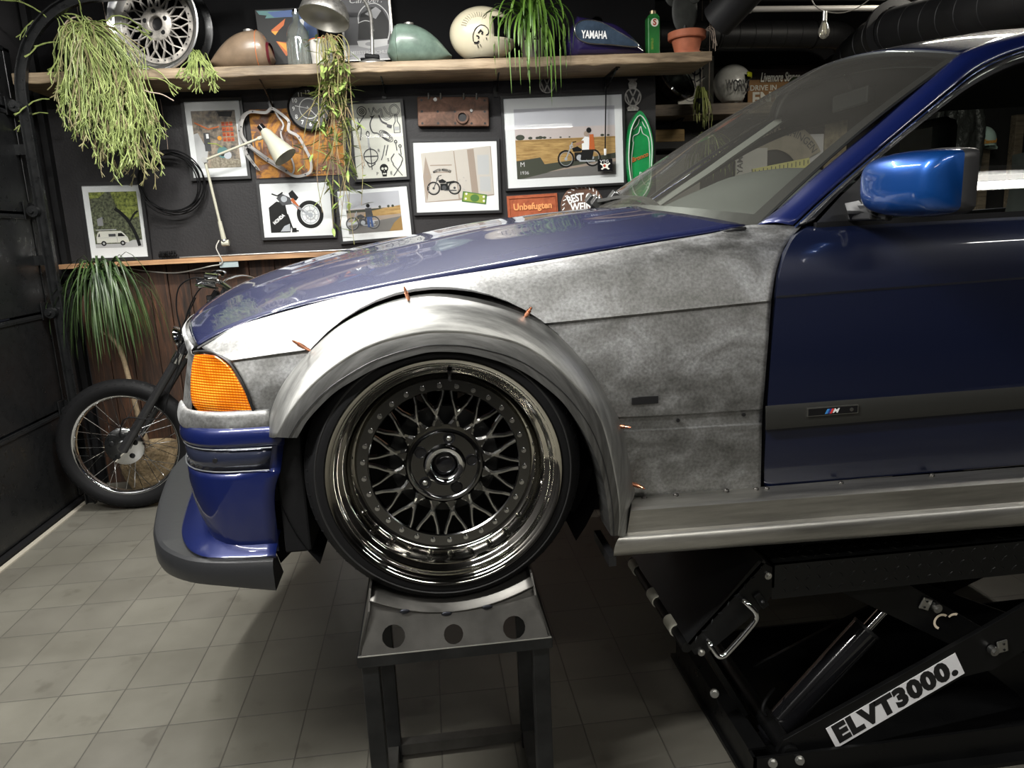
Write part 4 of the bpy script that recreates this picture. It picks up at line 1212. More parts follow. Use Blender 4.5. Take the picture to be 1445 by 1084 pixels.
# ---- interior
M['vinyl'] = mat('dash_vinyl', (0.048, 0.051, 0.049), 0.55, bump=0.1, bscale=300)
def dash_row(y, hood_):
    x0 = ws(0.0, (y - (YC - 0.675)) / 1.35).x + 0.02
    return [Vector((x0, y, 1.30)), Vector((x0 + 0.03, y, 1.352)), Vector((x0 + 0.14, y, 1.385 + hood_ * 0.02)), Vector((x0 + 0.28, y, 1.405 + hood_ * 0.060)), Vector((x0 + 0.36, y, 1.405 + hood_ * 0.072)), Vector((x0 + 0.42, y, 1.36 + hood_ * 0.07)), Vector((x0 + 0.40, y, 1.18))]
rows = []
for k in range(31):
    y = 1.70 + (2.98 - 1.70) * k / 30
    rows.append(cr(dash_row(y, math.exp(-((y - 1.98) / 0.21) ** 4)), 24))
MB().grid(rows).build('dashboard', M['vinyl'], car, smooth=50)
swc = Vector((1.33, 1.98, 1.33)); ax_ = Vector((-0.42, 0, -0.2)).normalized() * -1
b = MB(); u, v = axes(ax_)
b.tube([swc + (u * math.cos(t) + v * math.sin(t)) * 0.18 for t in [2 * PI * k / 40 for k in range(40)]], 0.014, 8, closed=True)
for t in (0, 2.1, 4.2): b.tube([swc, swc + (u * math.cos(t) + v * math.sin(t)) * 0.18], 0.012, 6)
b.sphere(swc, 0.05, 12)
b.build('steering_wheel', M['rubber'], car, smooth=60)
def seat(y):
    st = empty('seat', (1.85, y, 0.95), parent=car)
    b = MB(); b.grid(loft([[Vector((1.78 + 0.10 * t + 0.06 * math.sin(PI * t), y + s * 0.22 * (1 - 0.35 * max(0, t - 0.6)), 1.0 + 0.52 * t)) for s in (-1, -0.85, 0.85, 1)] for t in (0, 0.3, 0.6, 0.85, 1.0)], 14, 14))
    b.build('backrest', M['vinyl'], st, smooth=60, solid=0.09)
    MB().box((1.92, y, 1.60), (0.09, 0.25, 0.17)).build('headrest', M['vinyl'], st, bevel=0.035, smooth=60)
    MB().box((1.62, y, 0.98), (0.48, 0.46, 0.14)).build('seat_cushion', M['vinyl'], st, bevel=0.04)
seat(1.95); seat(2.72)
im = MB(); im.box((1.36, YC - 0.05, 1.70), (0.03, 0.20, 0.055)).cyl((1.36, YC - 0.05, 1.72), (1.33, YC - 0.05, 1.78), 0.008)
im.build('rear_view_mirror', M['rubber'], car, bevel=0.008)
# ---- rear quarter, rear pillars and deck (beyond the picture edge)
ends = [P(*ext(a, c, XE)) for a, c in D]
cols = []
for dx, dy in ((0.008, 0.0), (0.35, 0.0), (0.75, 0.015), (1.05, 0.06), (1.22, 0.16), (1.27, 0.40)):
    cols.append([Vector(((p.x if dx < 0.1 else ends[0].x) + dx, p.y + dy, p.z + (0.03 * dx if p.z > 1.2 else 0))) for p in ends])
g = [list(r) for r in zip(*cols)]
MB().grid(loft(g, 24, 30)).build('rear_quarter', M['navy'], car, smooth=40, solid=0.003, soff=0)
MB().grid([[mir(p) for p in r] for r in loft(g, 24, 30)]).build('far_rear_quarter', M['navy'], car, smooth=40, solid=0.003, soff=0)
xe = ends[0].x
b = MB(); b.grid([[Vector((xe + 0.95, y, 1.345)) for y in (1.66, 2.0, YC, 2.68, 3.02)], [Vector((xe + 1.20, y, 1.33)) for y in (1.70, 2.0, YC, 2.68, 2.98)], [Vector((xe + 1.27, y, 1.05)) for y in (1.80, 2.0, YC, 2.68, 2.88)]])
b.build('boot_lid', M['navy'], car, smooth=40, solid=0.004)
for f_ in (lambda p: p, mir):
    q = [f_(Vector(v)) for v in ((xe + 0.66, 1.61, 1.35), (xe + 1.02, 1.66, 1.345), (xe + 0.62, 1.84, 1.79), (xe + 0.50, 1.82, 1.80))]
    b = MB(); b.add(q, [(0, 1, 2, 3)]); b.build('rear_pillar', M['navy'], car, solid=0.02, soff=0)
b = MB(); b.grid([[Vector((xe + 0.60, y, 1.80 + 0.05 * (1 - ((y - YC) / 0.51) ** 2))) for y in (1.83, 2.1, YC, 2.58, 2.85)], [Vector((xe + 1.00, y, 1.345)) for y in (1.66, 2.0, YC, 2.68, 3.05)]])
b.build('rear_window', M['winglass'], car)
# ================================================================ WHEEL STAND
M['rawsteel'] = mat('mill_steel', (0.085, 0.082, 0.076), 0.42, 0.8, rvary=0.12, vary=0.25, vscale=7)
M['rawedge'] = mat('cut_steel_edge', (0.35, 0.34, 0.32), 0.35, 0.9)
M['weldburn'] = mat('weld_burn', (0.03, 0.032, 0.04), 0.4, 0.8)
M['legsteel'] = mat('dark_leg_steel', (0.035, 0.036, 0.037), 0.38, 0.8, vary=0.3, vscale=9)
st = empty('wheel_stand', (0.01, 1.56, 0), 'welded raw steel stand with a cradle under the front wheel', 'stand')
X0, X1, YA, YB2 = -0.190, 0.209, 1.385, 1.75
def zt(x): return 0.5785 + 1.45 * (x - 0.012) ** 2
# cradle
b = MB(); rows = []
for k in range(25):
    x = -0.160 + (0.180 + 0.160) * k / 24
    rows.append([Vector((x, 1.412, zt(x) - 0.002)), Vector((x, YB2 - 0.02, zt(x) - 0.002))])
b.grid(rows); b.build('cradle_plate', M['rawsteel'], st, smooth=60, solid=0.004)
# front plate with three real holes
def plate_with_holes(o, ux, uy, outline, holes, d):
    """outline polygon and round holes cut with a boolean-free bridge: triangulated by mathutils"""
    from mathutils.geometry import delaunay_2d_cdt
    pts = [Vector(p) for p in outline]; edges = [(i, (i + 1) % len(pts)) for i in range(len(pts))]
    faces = []
    for (cx, cy, r) in holes:
        s = len(pts)
        for k in range(32): pts.append(Vector((cx + r * math.cos(2 * PI * k / 32), cy + r * math.sin(2 * PI * k / 32))))
        edges += [(s + k, s + (k + 1) % 32) for k in range(32)]
    v, e, f, *_ = delaunay_2d_cdt(pts, edges, [], 1, 1e-6)
    ff = []
    for t in f:
        c = sum((v[i] for i in t), Vector((0, 0))) / len(t)
        if any((c - Vector((hx, hy))).length < r * 0.98 for hx, hy, r in holes): continue
        ff.append(tuple(t))
    b = MB(); b.add([Vector(o) + Vector(ux) * p.x + Vector(uy) * p.y for p in v], ff)
    return b
top_e = [(-0.160 + 0.340 * k / 16) for k in range(17)]
# plate coordinates: s = x, t = 0 (rail) .. 1 (cradle edge); actual height varies with the curve
o_ = Vector((0, YA, 0.512)); sl = Vector((0, 0.030, 0.066)); slu = sl.normalized()
def tt(x): return (zt(x) - 0.512) / slu.z
outl = [(X0 + 0.006, 0.0), (X1 - 0.006, 0.0)] + [(x, tt(x)) for x in top_e[::-1]]
def pxst(x, y):
    # where the sight line through a traced point meets the sloping plate
    n_ = Vector((1, 0, 0)).cross(slu); d = ray(x, y); p = Vector((0, 0, CH)) + d * ((o_ - Vector((0, 0, CH))).dot(n_) / d.dot(n_))
    return p.x, (p - o_).dot(slu)
hs_ = []
for (x, y, r) in ((555.5, 898, 0.0235), (640, 895, 0.0200), (725.5, 885.5, 0.0235)):
    s, t = pxst(x, y); hs_.append((s, t, r))
plate_with_holes(o_, (1, 0, 0), slu, outl, hs_, None).build('front_plate', M['rawsteel'], st, solid=0.004, soff=0)
ob = Vector((0, YB2, 0.512))
plate_with_holes(ob, (1, 0, 0), Vector((0, -0.030, 0.066)).normalized(), outl, hs_, None).build('rear_plate', M['rawsteel'], st, solid=0.004, soff=0)
for (xb, xt) in ((X0 + 0.002, -0.158), (X1 - 0.002, 0.178)):
    b = MB()
    q = [Vector((xb, YA, 0.513)), Vector((xb + (xt - xb) * 0.85, YA + 0.022, 0.60)), Vector((xt, YA + 0.045, 0.640)), Vector((xt, YB2 - 0.045, 0.640)), Vector((xb, YB2, 0.513))]
    b.add(q, [(0, 1, 2, 3, 4)]); b.build('side_plate', M['rawsteel'], st, solid=0.004, soff=0)
# welds on the front seam
for (x, y) in ((571, 859), (630, 863), (687, 852)):
    s, t = pxst(x, y); c = Vector((s, 1.411, zt(s) - 0.003))
    b = MB(); b.sphere(c, 0.011, 14, (1.0, 0.25, 0.45)); b.build('weld_bead', M['weldburn'], st, smooth=60)
# tray rim
b = MB()
for p, q in (((X0, YA, 0.502), (X1, YA, 0.502)), ((X0, YB2, 0.502), (X1, YB2, 0.502))): b.bar(p, q, 0.005, 0.024)
for p, q in (((X0, YA, 0.502), (X0, YB2, 0.502)), ((X1, YA, 0.502), (X1, YB2, 0.502))): b.bar(p, q, 0.005, 0.024)
b.bb((X0, YA, 0.489), (X1, YA + 0.03, 0.493)).bb((X0, YB2 - 0.03, 0.489), (X1, YB2, 0.493))
b.build('top_frame', M['legsteel'], st)
b = MB(); b.bb((X0, YA - 0.0026, 0.5135), (X1, YA + 0.003, 0.5152)); b.build('rim_highlight', mat('rim_highlight', (0.6, 0.6, 0.57), 0.35, 0.9), st)  # thin pale strip painting a highlight along the front rim
LG = [(X0 + 0.022, YA + 0.022), (X1 - 0.022, YA + 0.022), (X0 + 0.026, YB2 - 0.02), (X1 - 0.022, YB2 - 0.02)]
for x, y in LG:
    MB().bb((x - 0.0175, y - 0.0175, 0.0), (x + 0.0175, y + 0.0175, 0.489)).build('leg', M['legsteel'], st, bevel=0.002)
b = MB(); b.bb((LG[2][0] + 0.0175, LG[2][1] - 0.015, 0.02), (LG[3][0] - 0.0175, LG[2][1] + 0.015, 0.05)); b.build('crossbar', M['rawsteel'], st)
for i in (0, 1):
    b = MB(); b.bb((LG[i][0] - 0.015, LG[i][1] + 0.0175, 0.02), (LG[i][0] + 0.015, LG[i + 2][1] - 0.0175, 0.05)); b.build('crossbar', M['rawsteel'], st)

# ================================================================ SCISSOR LIFT
M['liftblack'] = mat('lift_black', (0.0035, 0.0036, 0.0038), 0.34, 0.0, spec=0.3, rvary=0.1, vscale=10)
M['tread'] = mat('tread_plate', (0.009, 0.0095, 0.010), 0.28, 0.25)
lift = empty('scissor_lift', (1.4, 1.76, 0), 'black scissor lift with tread plate ramp and white lettered sticker', 'car lift')
YL, YR = 1.52, 2.00
def tread(b, o, ux, uy, nx, ny, px_=0.028, d=0.0014):
    """raised lozenges in alternating directions"""
    ux, uy = Vector(ux).normalized(), Vector(uy).normalized(); nn = ux.cross(uy)
    for i in range(nx):
        for j in range(ny):
            c = Vector(o) + ux * (px_ * (i + 0.5)) + uy * (px_ * (j + 0.5))
            a = 0.785 if (i + j) % 2 else -0.785
            dx = ux * math.cos(a) + uy * math.sin(a); dy = nn.cross(dx)
            l, w_ = 0.0095, 0.0028
            q = [c + dx * l, c + dy * w_, c - dx * l, c - dy * w_, c + nn * d + dx * l * 0.5, c + nn * d - dx * l * 0.5]
            b.add(q, [(0, 1, 4), (1, 2, 5, 4), (2, 3, 5), (3, 0, 4, 5)])
b = MB()
b.bb((0.757, YL, 0.470), (2.25, YL + 0.006, 0.562)); b.bb((0.757, YL, 0.556), (2.25, YR, 0.562)); b.bb((0.757, YR - 0.006, 0.47), (2.25, YR, 0.562)); b.bb((2.244, YL, 0.47), (2.25, YR, 0.562))
b.bb((0.757, YL, 0.50), (0.763, YR, 0.562))
tread(b, (0.775, YL, 0.475), (1, 0, 0), (0, 0, 1), 50, 3)
tread(b, (0.775, YL + 0.005, 0.562), (1, 0, 0), (0, 1, 0), 50, 17)
b.build('platform', M['tread'], lift, bevel=0.0)
for x in (1.15, 1.95):
    MB().bb((x, YL + 0.04, 0.5625), (x + 0.14, YL + 0.16, 0.7195)).build('rubber_pad', M['rubber'], lift, bevel=0.006)
# ramp flap
rmp = empty('ramp_flap', (0.66, 1.76, 0.46), parent=lift)
SPp = [(0.722, 0.572), (0.757, 0.552), (0.757, 0.478), (0.735, 0.452), (0.600, 0.346), (0.570, 0.348), (0.553, 0.378)]
b = MB(); b.prism(SPp, (0, YL, 0), (1, 0, 0), (0, 0, 1), (0, 0.007, 0)); b.build('side_cheek', M['liftblack'], lift)
b = MB(); b.prism(SPp, (0, YR - 0.007, 0), (1, 0, 0), (0, 0, 1), (0, 0.007, 0)); b.build('side_cheek', M['liftblack'], lift)
b = MB(); p0 = Vector((0.553, YL, 0.380)); p1 = Vector((0.735, YL, 0.572)); d = p1 - p0
b.add([p0, p1, p1 + Vector((0, YR - YL, 0)), p0 + Vector((0, YR - YL, 0)), p0 + Vector((0.006, 0, -0.006)), p1 + Vector((0.006, 0, -0.006)), p1 + Vector((0.006, YR - YL, -0.006)), p0 + Vector((0.006, YR - YL, -0.006))],
      [(0, 1, 2, 3), (4, 5, 6, 7), (0, 1, 5, 4), (1, 2, 6, 5), (2, 3, 7, 6), (3, 0, 4, 7)])
tread(b, p0 + d.normalized() * 0.008, d, (0, -1, 0), 9, 1)
for j in range(1, 17): pass
b2 = MB(); tread(b, p0 + Vector((0, YR - YL, 0)) + d.normalized() * 0.006, d, (0, -1, 0), 9, 17)
b.build('ramp_plate', M['tread'], rmp)
for yy in (1.60, 1.745, 1.93):
    MB().lathe([(0.0005, 0), (0.017, 0), (0.0175, 0.05), (0.0005, 0.05)], (0.553, yy, 0.366), (0, 1, 0), 20).build('end_roller', mat('cream_nylon', (0.55, 0.54, 0.46), 0.5) if not bpy.data.materials.get('cream_nylon') else bpy.data.materials['cream_nylon'], rmp, smooth=40)
MB().cyl((0.553, YL + 0.004, 0.366), (0.553, YR - 0.004, 0.366), 0.0135, n=14).build('end_tube', M['liftblack'], rmp, smooth=40)
b = MB(); b.tube(cr([P(1046, 847, YL), P(1052, 850, YL - 0.02), P(1066, 864, YL - 0.03), P(1066, 876, YL - 0.03), P(1024, 924, YL - 0.03), P(1014, 926, YL - 0.03), P(1001, 908, YL - 0.015), P(998, 903, YL)], 40), 0.0068, 10)
b.build('handle', M['chrome'], lift, smooth=60)
for x, y in ((1083, 812), (989, 920)):
    c = P(x, y, YL); b = MB(); b.cyl(c, c + Vector((0, -0.005, 0)), 0.0085, n=18).cyl(c, c + Vector((0, -0.009, 0)), 0.005, n=6); b.build('bolt', M['zinc'], lift, smooth=30)
b = MB(); b.bar(P(1067, 838, YL - 0.004), P(1080, 856, YL - 0.004), 0.02, 0.012, up=(0, 1, 0)); b.sphere(P(1076, 850, YL - 0.012), 0.007, 10); b.build('latch', M['liftblack'], lift, bevel=0.003)
# scissor arms
def arm(pxs, Y, th, nm='arm', m_=None):
    q = [P(x, y, Y) for x, y in pxs]
    b = MB(); n = len(q)
    b.add(q + [p + Vector((0, th, 0)) for p in q], [tuple(range(n)), tuple(range(n, 2 * n))[::-1]] + [(k, (k + 1) % n, (k + 1) % n + n, k + n) for k in range(n)])
    return b.build(nm, m_ or M['liftblack'], lift, bevel=0.001)
arm([(1096, 1062), (1106, 1045), (1380, 893), (1440, 858), (1520, 812), (1545, 860), (1440, 922), (1403, 945), (1358, 956), (1140, 1083), (1110, 1090)], 1.490, 0.012)
arm([(1186, 828), (1272, 820), (1398, 893), (1470, 938), (1560, 990), (1540, 1040), (1445, 986), (1352, 915), (1180, 832)], 1.555, 0.012)
for Y in (1.93,):
    arm([(1000, 975), (1240, 850), (1400, 770), (1420, 800), (1250, 882), (1030, 1000)], Y, 0.012)
    arm([(1188, 828), (1300, 822), (1428, 868), (1520, 905), (1500, 945), (1400, 892)], Y - 0.05, 0.012)
# base frame
b = MB()
b.bb((0.70, 1.47, 0.0), (2.25, 1.478, 0.085)).bb((0.70, 2.02, 0.0), (2.25, 2.028, 0.085)).bb((0.70, 1.47, 0.0), (0.708, 2.02, 0.085)).bb((0.69, 1.44, 0.0), (2.3, 2.05, 0.012)).bb((0.70, 1.50, 0.085), (0.745, 2.0, 0.091))
b.build('base_frame', M['liftblack'], lift)
MB().cyl((0.80, 1.48, 0.075), (0.80, 2.01, 0.075), 0.022, n=18).build('pivot_shaft', M['liftblack'], lift, smooth=40)
b = MB(); b.bar((0.60, 1.60, 0.35), (0.74, 1.62, 0.10), 0.03, 0.012); b.build('ramp_strut', M['liftblack'], lift)
for x, y in ((1008, 978), (1090, 1076), (1128, 1072)):
    c = P(x, y, 1.47 if x > 1050 else 1.6); b = MB(); b.cyl(c, c + Vector((-0.004, -0.014, 0.004)), 0.008, n=6).cyl(c, c + Vector((-0.002, -0.006, 0.002)), 0.011, n=16); b.build('bolt', M['zinc'], lift, smooth=30)
# hydraulic cylinder
ca, cb_ = P(1083, 1038, 1.62), P(1222, 888, 1.62)
dc = (cb_ - ca).normalized()
b = MB(); b.cyl(ca, cb_, 0.036, n=32); b.cyl(ca - dc * 0.03, ca, 0.022, n=16)
cyl_ = b.build('hydraulic_cylinder', mat('cylinder_black', (0.006, 0.006, 0.007), 0.12, 0, coat=1), lift, smooth=40)
b = MB(); b.cyl(cb_ - dc * 0.002, cb_ + dc * 0.006, 0.0372, n=32); b.build('end_collar', M['steelblack'], cyl_, smooth=40)
b = MB(); b.cyl(cb_, cb_ + dc * 0.16, 0.013, n=20); b.build('piston_rod', M['chrome'], cyl_, smooth=40)
b = MB(); b.cyl(P(1093, 1036, 1.58), P(1099, 1048, 1.56), 0.007, n=8); b.build('brass_fitting', mat('brass', (0.75, 0.52, 0.22), 0.25, 1), cyl_)
b = MB(); b.tube(cr([P(1080, 1010, 1.6), P(1076, 1000, 1.6), P(1082, 985, 1.62), P(1092, 972, 1.66)], 12), 0.004, 8); b.build('hose', M['rubber'], cyl_, smooth=60)
# brackets with knobs
def brk(cx, cy, Y, s, ang):
    c = P(cx, cy, Y); u = Vector((math.cos(ang), 0, math.sin(ang))); v = Vector((-u.z, 0, u.x))
    b = MB(); b.prism([(-0.024, -0.016), (0.004, -0.016), (0.004, 0.016), (-0.024, 0.016)], c, u, v, (0, -0.005, 0)); o = b.build('bracket', M['zinc'], lift, bevel=0.003)
    b = MB(); b.cyl(c + u * 0.018, c + u * 0.018 + Vector((0, -0.014, 0)), 0.0115, n=20); b.cyl(c + u * 0.018 + Vector((0, -0.014, 0)), c + u * 0.018 + Vector((0, -0.018, 0)), 0.006, n=6); b.build('knob', M['steel'], o, smooth=30)
    for t in (-0.008, 0.008):
        q = c + v * t - u * 0.012; b = MB(); b.cyl(q, q + Vector((0, -0.007, 0)), 0.003, n=8); b.build('screw', M['steelblack'], o)
brk(1310, 853, 1.553, 1, R(-22)); brk(1408, 913, 1.488, 1, R(190))
# sticker
sa, sb, sc_ = P(1180, 1056, 1.4885), P(1361, 950, 1.4885), P(1162, 1030, 1.4885)
su = sb - sa; sv = sc_ - sa; sv = sv - su.normalized() * sv.dot(su.normalized())
b = MB(); b.prism([(0, 0), (1, 0), (1, 1), (0, 1)], sa, su, sv, (0, -0.0008, 0)); stk = b.build('sticker', mat('sticker_white', (0.80, 0.80, 0.82), 0.4), lift)
tag(stk, 'white sticker with black letters')
text('ELVT3000.', sa + su * 0.5 + sv * 0.5 + Vector((0, -0.0008, 0)), su, sv, sv.length * 1.05, M['seal'], stk, 'sticker_letters', 0.0004, bold=0.065, fit=su.length * 0.93, spacing=1.12)
ce = P(1328, 877, 1.5535)
b = MB(); u = Vector((1, 0, -0.18)).normalized(); v = Vector((0.18, 0, 1)).normalized()
def arcband(c, r0_, r1_, a0, a1, n=20):
    rows = [[c + u * math.cos(R(a0 + (a1 - a0) * k / n)) * rr + v * math.sin(R(a0 + (a1 - a0) * k / n)) * rr + Vector((0, -0.001, 0)) for k in range(n + 1)] for rr in (r0_, r1_)]
    b.grid(rows)
arcband(ce, 0.0155, 0.0215, 60, 262)
b.build('ce_mark', mat('mark_cream', (0.72, 0.62, 0.48), 0.5), lift, solid=0.0004)
b = MB(); arcband(ce + u * 0.033 + v * 0.004, 0.0155, 0.0215, 75, 150); b.build('ce_mark', bpy.data.materials['mark_cream'], lift, solid=0.0004)
b = MB(); b.tube([P(1280, 1007, 1.7), P(1340, 1007, 1.7), P(1380, 1001, 1.7)], 0.003, 8); b.build('release_rod', M['steel'], lift, smooth=60)
b = MB(); b.bar(P(1380, 1007, 1.68), P(1410, 1003, 1.68), 0.012, 0.01); b.bar(P(1410, 1005, 1.68), P(1418, 985, 1.68), 0.012, 0.014); b.build('release_lever', mat('lever_steel', (0.14, 0.18, 0.22), 0.3, 0.9), lift, bevel=0.002)

# ================================================================ MOTORCYCLE BY THE GARAGE DOOR
mw = Vector((-1.603, 3.91, 0.347))
mc = empty('motorcycle', (mw.x, mw.y, 0), 'old motorcycle with chrome spoked front wheel standing by the garage door', 'motorcycle')
mwh = empty('front_wheel', mw, parent=mc)
b = MB(); b.lathe([(0.262, -0.022), (0.285, -0.040), (0.312, -0.046), (0.334, -0.034), (0.345, -0.014), (0.347, 0.0), (0.345, 0.014), (0.334, 0.034), (0.312, 0.046), (0.285, 0.040), (0.262, 0.022)], mw, (0, 1, 0), 72)
for s in (-1, 1):
    for k in range(48):
        t = 2 * PI * k / 48; u_ = Vector((math.cos(t), 0, math.sin(t)))
        b.bar(mw + u_ * 0.322 + Vector((0, s * 0.040, 0)), mw + u_ * 0.342 + Vector((0, s * 0.020, 0)), 0.012, 0.004, up=u_)
b.build('tyre', M['rubber'], mwh, smooth=50)
b = MB(); b.lathe([(0.266, -0.026), (0.270, -0.024), (0.264, -0.018), (0.254, -0.014), (0.250, 0), (0.254, 0.014), (0.264, 0.018), (0.270, 0.024), (0.266, 0.026), (0.256, 0.020), (0.247, 0), (0.256, -0.020), (0.266, -0.026)], mw, (0, 1, 0), 72); b.build('rim', M['chrome'], mwh, smooth=60)
b = MB(); b.lathe([(0.0005, -0.062), (0.030, -0.062), (0.034, -0.052), (0.085, -0.048), (0.098, -0.040), (0.100, -0.030), (0.094, -0.022), (0.05, 0.02), (0.05, 0.04), (0.001, 0.05)], mw, (0, 1, 0), 48)
b.build('brake_drum', M['chrome'], mwh, smooth=35)
for k in range(5):
    t = 2 * PI * k / 5 + 0.3; c = mw + Vector((0.060 * math.cos(t), -0.047, 0.060 * math.sin(t)))
    b = MB(); b.sphere(c, 0.017, 10, (1, 0.35, 1)); b.build('vent', M['steelblack'], mwh, smooth=60)
random.seed(11)
pr_ = None
for k in range(36):
    s = -1 if k % 2 else 1
    t = 2 * PI * k / 36; t2 = t + (0.42 if (k // 2) % 2 else -0.42)
    a = mw + Vector((0.092 * math.cos(t2) if s < 0 else 0.05 * math.cos(t2), s * 0.028, 0.092 * math.sin(t2) if s < 0 else 0.05 * math.sin(t2))); c = mw + Vector((0.252 * math.cos(t), 0, 0.252 * math.sin(t)))
    MB().cyl(a, c, 0.0016, n=5).build('spoke', M['chrome'], mwh, smooth=60)
for s in (-1, 1):
    a = mw + Vector((0.015, s * 0.085, 0.0)); a2 = Vector((P(256, 497, 3.83).x, mw.y + s * 0.085, 1.35 + (P(256, 497, 3.83).z - 1.35)))
    top = a + (a2 - a) * 1.62
    b = MB(); b.cyl(a + (a2 - a) * -0.02, a.lerp(a2, 0.92), 0.024, 0.021, n=16); b.cyl(a.lerp(a2, 0.90), top, 0.017, n=14)
    b.build('fork_leg', mat('fork_dark', (0.05, 0.05, 0.052), 0.22, 0.6) if not bpy.data.materials.get('fork_dark') else bpy.data.materials['fork_dark'], mc, smooth=40)
    b = MB(); b.cyl(a.lerp(a2, 0.90), a.lerp(a2, 1.0), 0.026, n=16); b.build('fork_clamp', M['chrome'], mc, smooth=40)
fdir = (a2 - a).normalized(); ymid = mw.y
def fm(k, y=None): q = a + (a2 - a) * k; return Vector((q.x, ymid if y is None else y, q.z))
for k_, h_ in ((1.12, 0.025), (1.55, 0.03)): b = MB(); b.bar(fm(k_, ymid - 0.10), fm(k_, ymid + 0.10), 0.06, h_); b.build('yoke', M['chrome'], mc, bevel=0.004)
hc_ = P(256, 474, 3.80)
b = MB(); b.lathe([(0.001, -0.018), (0.036, -0.014), (0.055, -0.003), (0.058, 0.0), (0.055, 0.008), (0.042, 0.028), (0.022, 0.042), (0.001, 0.046)], (hc_.x - 0.035, ymid - 0.06, hc_.z - 0.01), Vector((1, 0, 0.12)), 28)
b.build('headlamp', M['chrome'], mc, smooth=50)
b = MB(); tp = fm(1.62)
b.tube(cr([tp + Vector((0.16, -0.36, 0.00)), tp + Vector((0.06, -0.24, 0.05)), tp + Vector((0.0, -0.12, 0.04)), tp + Vector((0, 0, 0.02)), tp + Vector((0.0, 0.12, 0.04)), tp + Vector((0.06, 0.24, 0.05)), tp + Vector((0.16, 0.36, 0.0))], 40), 0.011, 10)
b.build('handlebar', M['chrome'], mc, smooth=60)
b = MB(); b.box(tp + Vector((-0.01, -0.20, 0.05)), (0.09, 0.05, 0.045)); b.cyl(tp + Vector((-0.01, -0.22, 0.08)), tp + Vector((0.06, -0.24, 0.07)), 0.02); b.sphere(tp + Vector((0.03, -0.15, 0.085)), 0.035, 12, (1.2, 1, .6)); b.build('brake_master', M['chrome'], mc, bevel=0.006)
b = MB(); b.tube([tp + Vector((-0.03, -0.21, 0.05)), tp + Vector((-0.04, -0.28, 0.045)), tp + Vector((0.08, -0.38, 0.03))], 0.006, 8); b.build('brake_lever', M['chrome'], mc, smooth=60)
for pts in (((303, 397), (275, 392), (253, 405), (249, 435), (256, 468)), ((318, 398), (285, 405), (265, 440), (258, 480)), ((268, 440), (262, 490), (240, 550), (225, 590), (178, 590), (168, 614)), ((276, 420), (255, 470), (250, 520))):
    b = MB(); b.tube(cr([P(x, y, 3.78) for x, y in pts], 30), 0.0035, 6); b.build('cable', M['rubber'], mc, smooth=60)
b = MB(); b.tube([fm(1.3), Vector((-0.7, ymid, 0.55)), Vector((-0.65, ymid, 0.35)), Vector((-0.25, ymid, 0.35))], 0.02, 8); b.tube([fm(1.5), Vector((-0.3, ymid, 0.85)), Vector((0.0, ymid, 0.80))], 0.02, 8); b.build('frame_tube', M['blackgloss'], mc, smooth=60)
b = MB(); b.sphere((-0.52, ymid, 0.98), 0.16, 20, (1.7, 0.75, 0.7)); b.build('fuel_tank', mat('tank_dark', (0.02, 0.02, 0.022), 0.2, 0, coat=1), mc, smooth=60)
b = MB(); b.box((-0.45, ymid, 0.58), (0.34, 0.22, 0.30)); b.build('engine', M['steel'], mc, bevel=0.03)
# ================================================================ THINGS ON THE PICTURE WALL
def cm(name, col, rough=0.6, **k):
    return bpy.data.materials.get(name) or mat(name, col, rough, **k)
K = {n: cm('print_' + n, c, 0.5, spec=0.25) for n, c in dict(white=(0.90, 0.91, 0.91), ink=(0.012, 0.012, 0.012), sky=(0.58, 0.58, 0.62), skylow=(0.66, 0.58, 0.56), field=(0.50, 0.30, 0.10), field2=(0.36, 0.22, 0.08), road=(0.20, 0.19, 0.18), grass=(0.07, 0.075, 0.055), cream=(0.82, 0.81, 0.72), grey=(0.32, 0.32, 0.33), lgrey=(0.55, 0.55, 0.55), red=(0.42, 0.06, 0.03), orange=(0.55, 0.14, 0.04), blue=(0.07, 0.12, 0.28), skin=(0.40, 0.22, 0.14), green=(0.10, 0.22, 0.06), lime=(0.35, 0.42, 0.08), brown=(0.14, 0.07, 0.035), teal=(0.10, 0.22, 0.22), dgrey=(0.08, 0.08, 0.085), paper=(0.62, 0.57, 0.51), tan=(0.40, 0.32, 0.26), chrome=(0.45, 0.47, 0.5), amber=(0.8, 0.35, 0.05)).items()}
K['leaves'] = mat('print_leaves', (0.012, 0.014, 0.010), 0.5, col2=(0.20, 0.22, 0.12), vscale=70)
K['leaves2'] = mat('print_sunlit_leaves', (0.05, 0.07, 0.01), 0.5, col2=(0.42, 0.48, 0.10), vscale=60)
K['wheat'] = mat('print_wheat', (0.33, 0.19, 0.06), 0.5, col2=(0.62, 0.40, 0.15), vscale=40, stretch=(0.3, 1, 3))
K['shop'] = mat('print_shop', (0.05, 0.05, 0.05), 0.5, col2=(0.42, 0.33, 0.24), vscale=30)
K['gravel'] = mat('print_gravel', (0.16, 0.13, 0.09), 0.5, col2=(0.42, 0.37, 0.28), vscale=80)
M['pglass'] = glassmat('picture_glass', (0.98, 0.985, 0.985), 0.16, 0.01, 0.0)

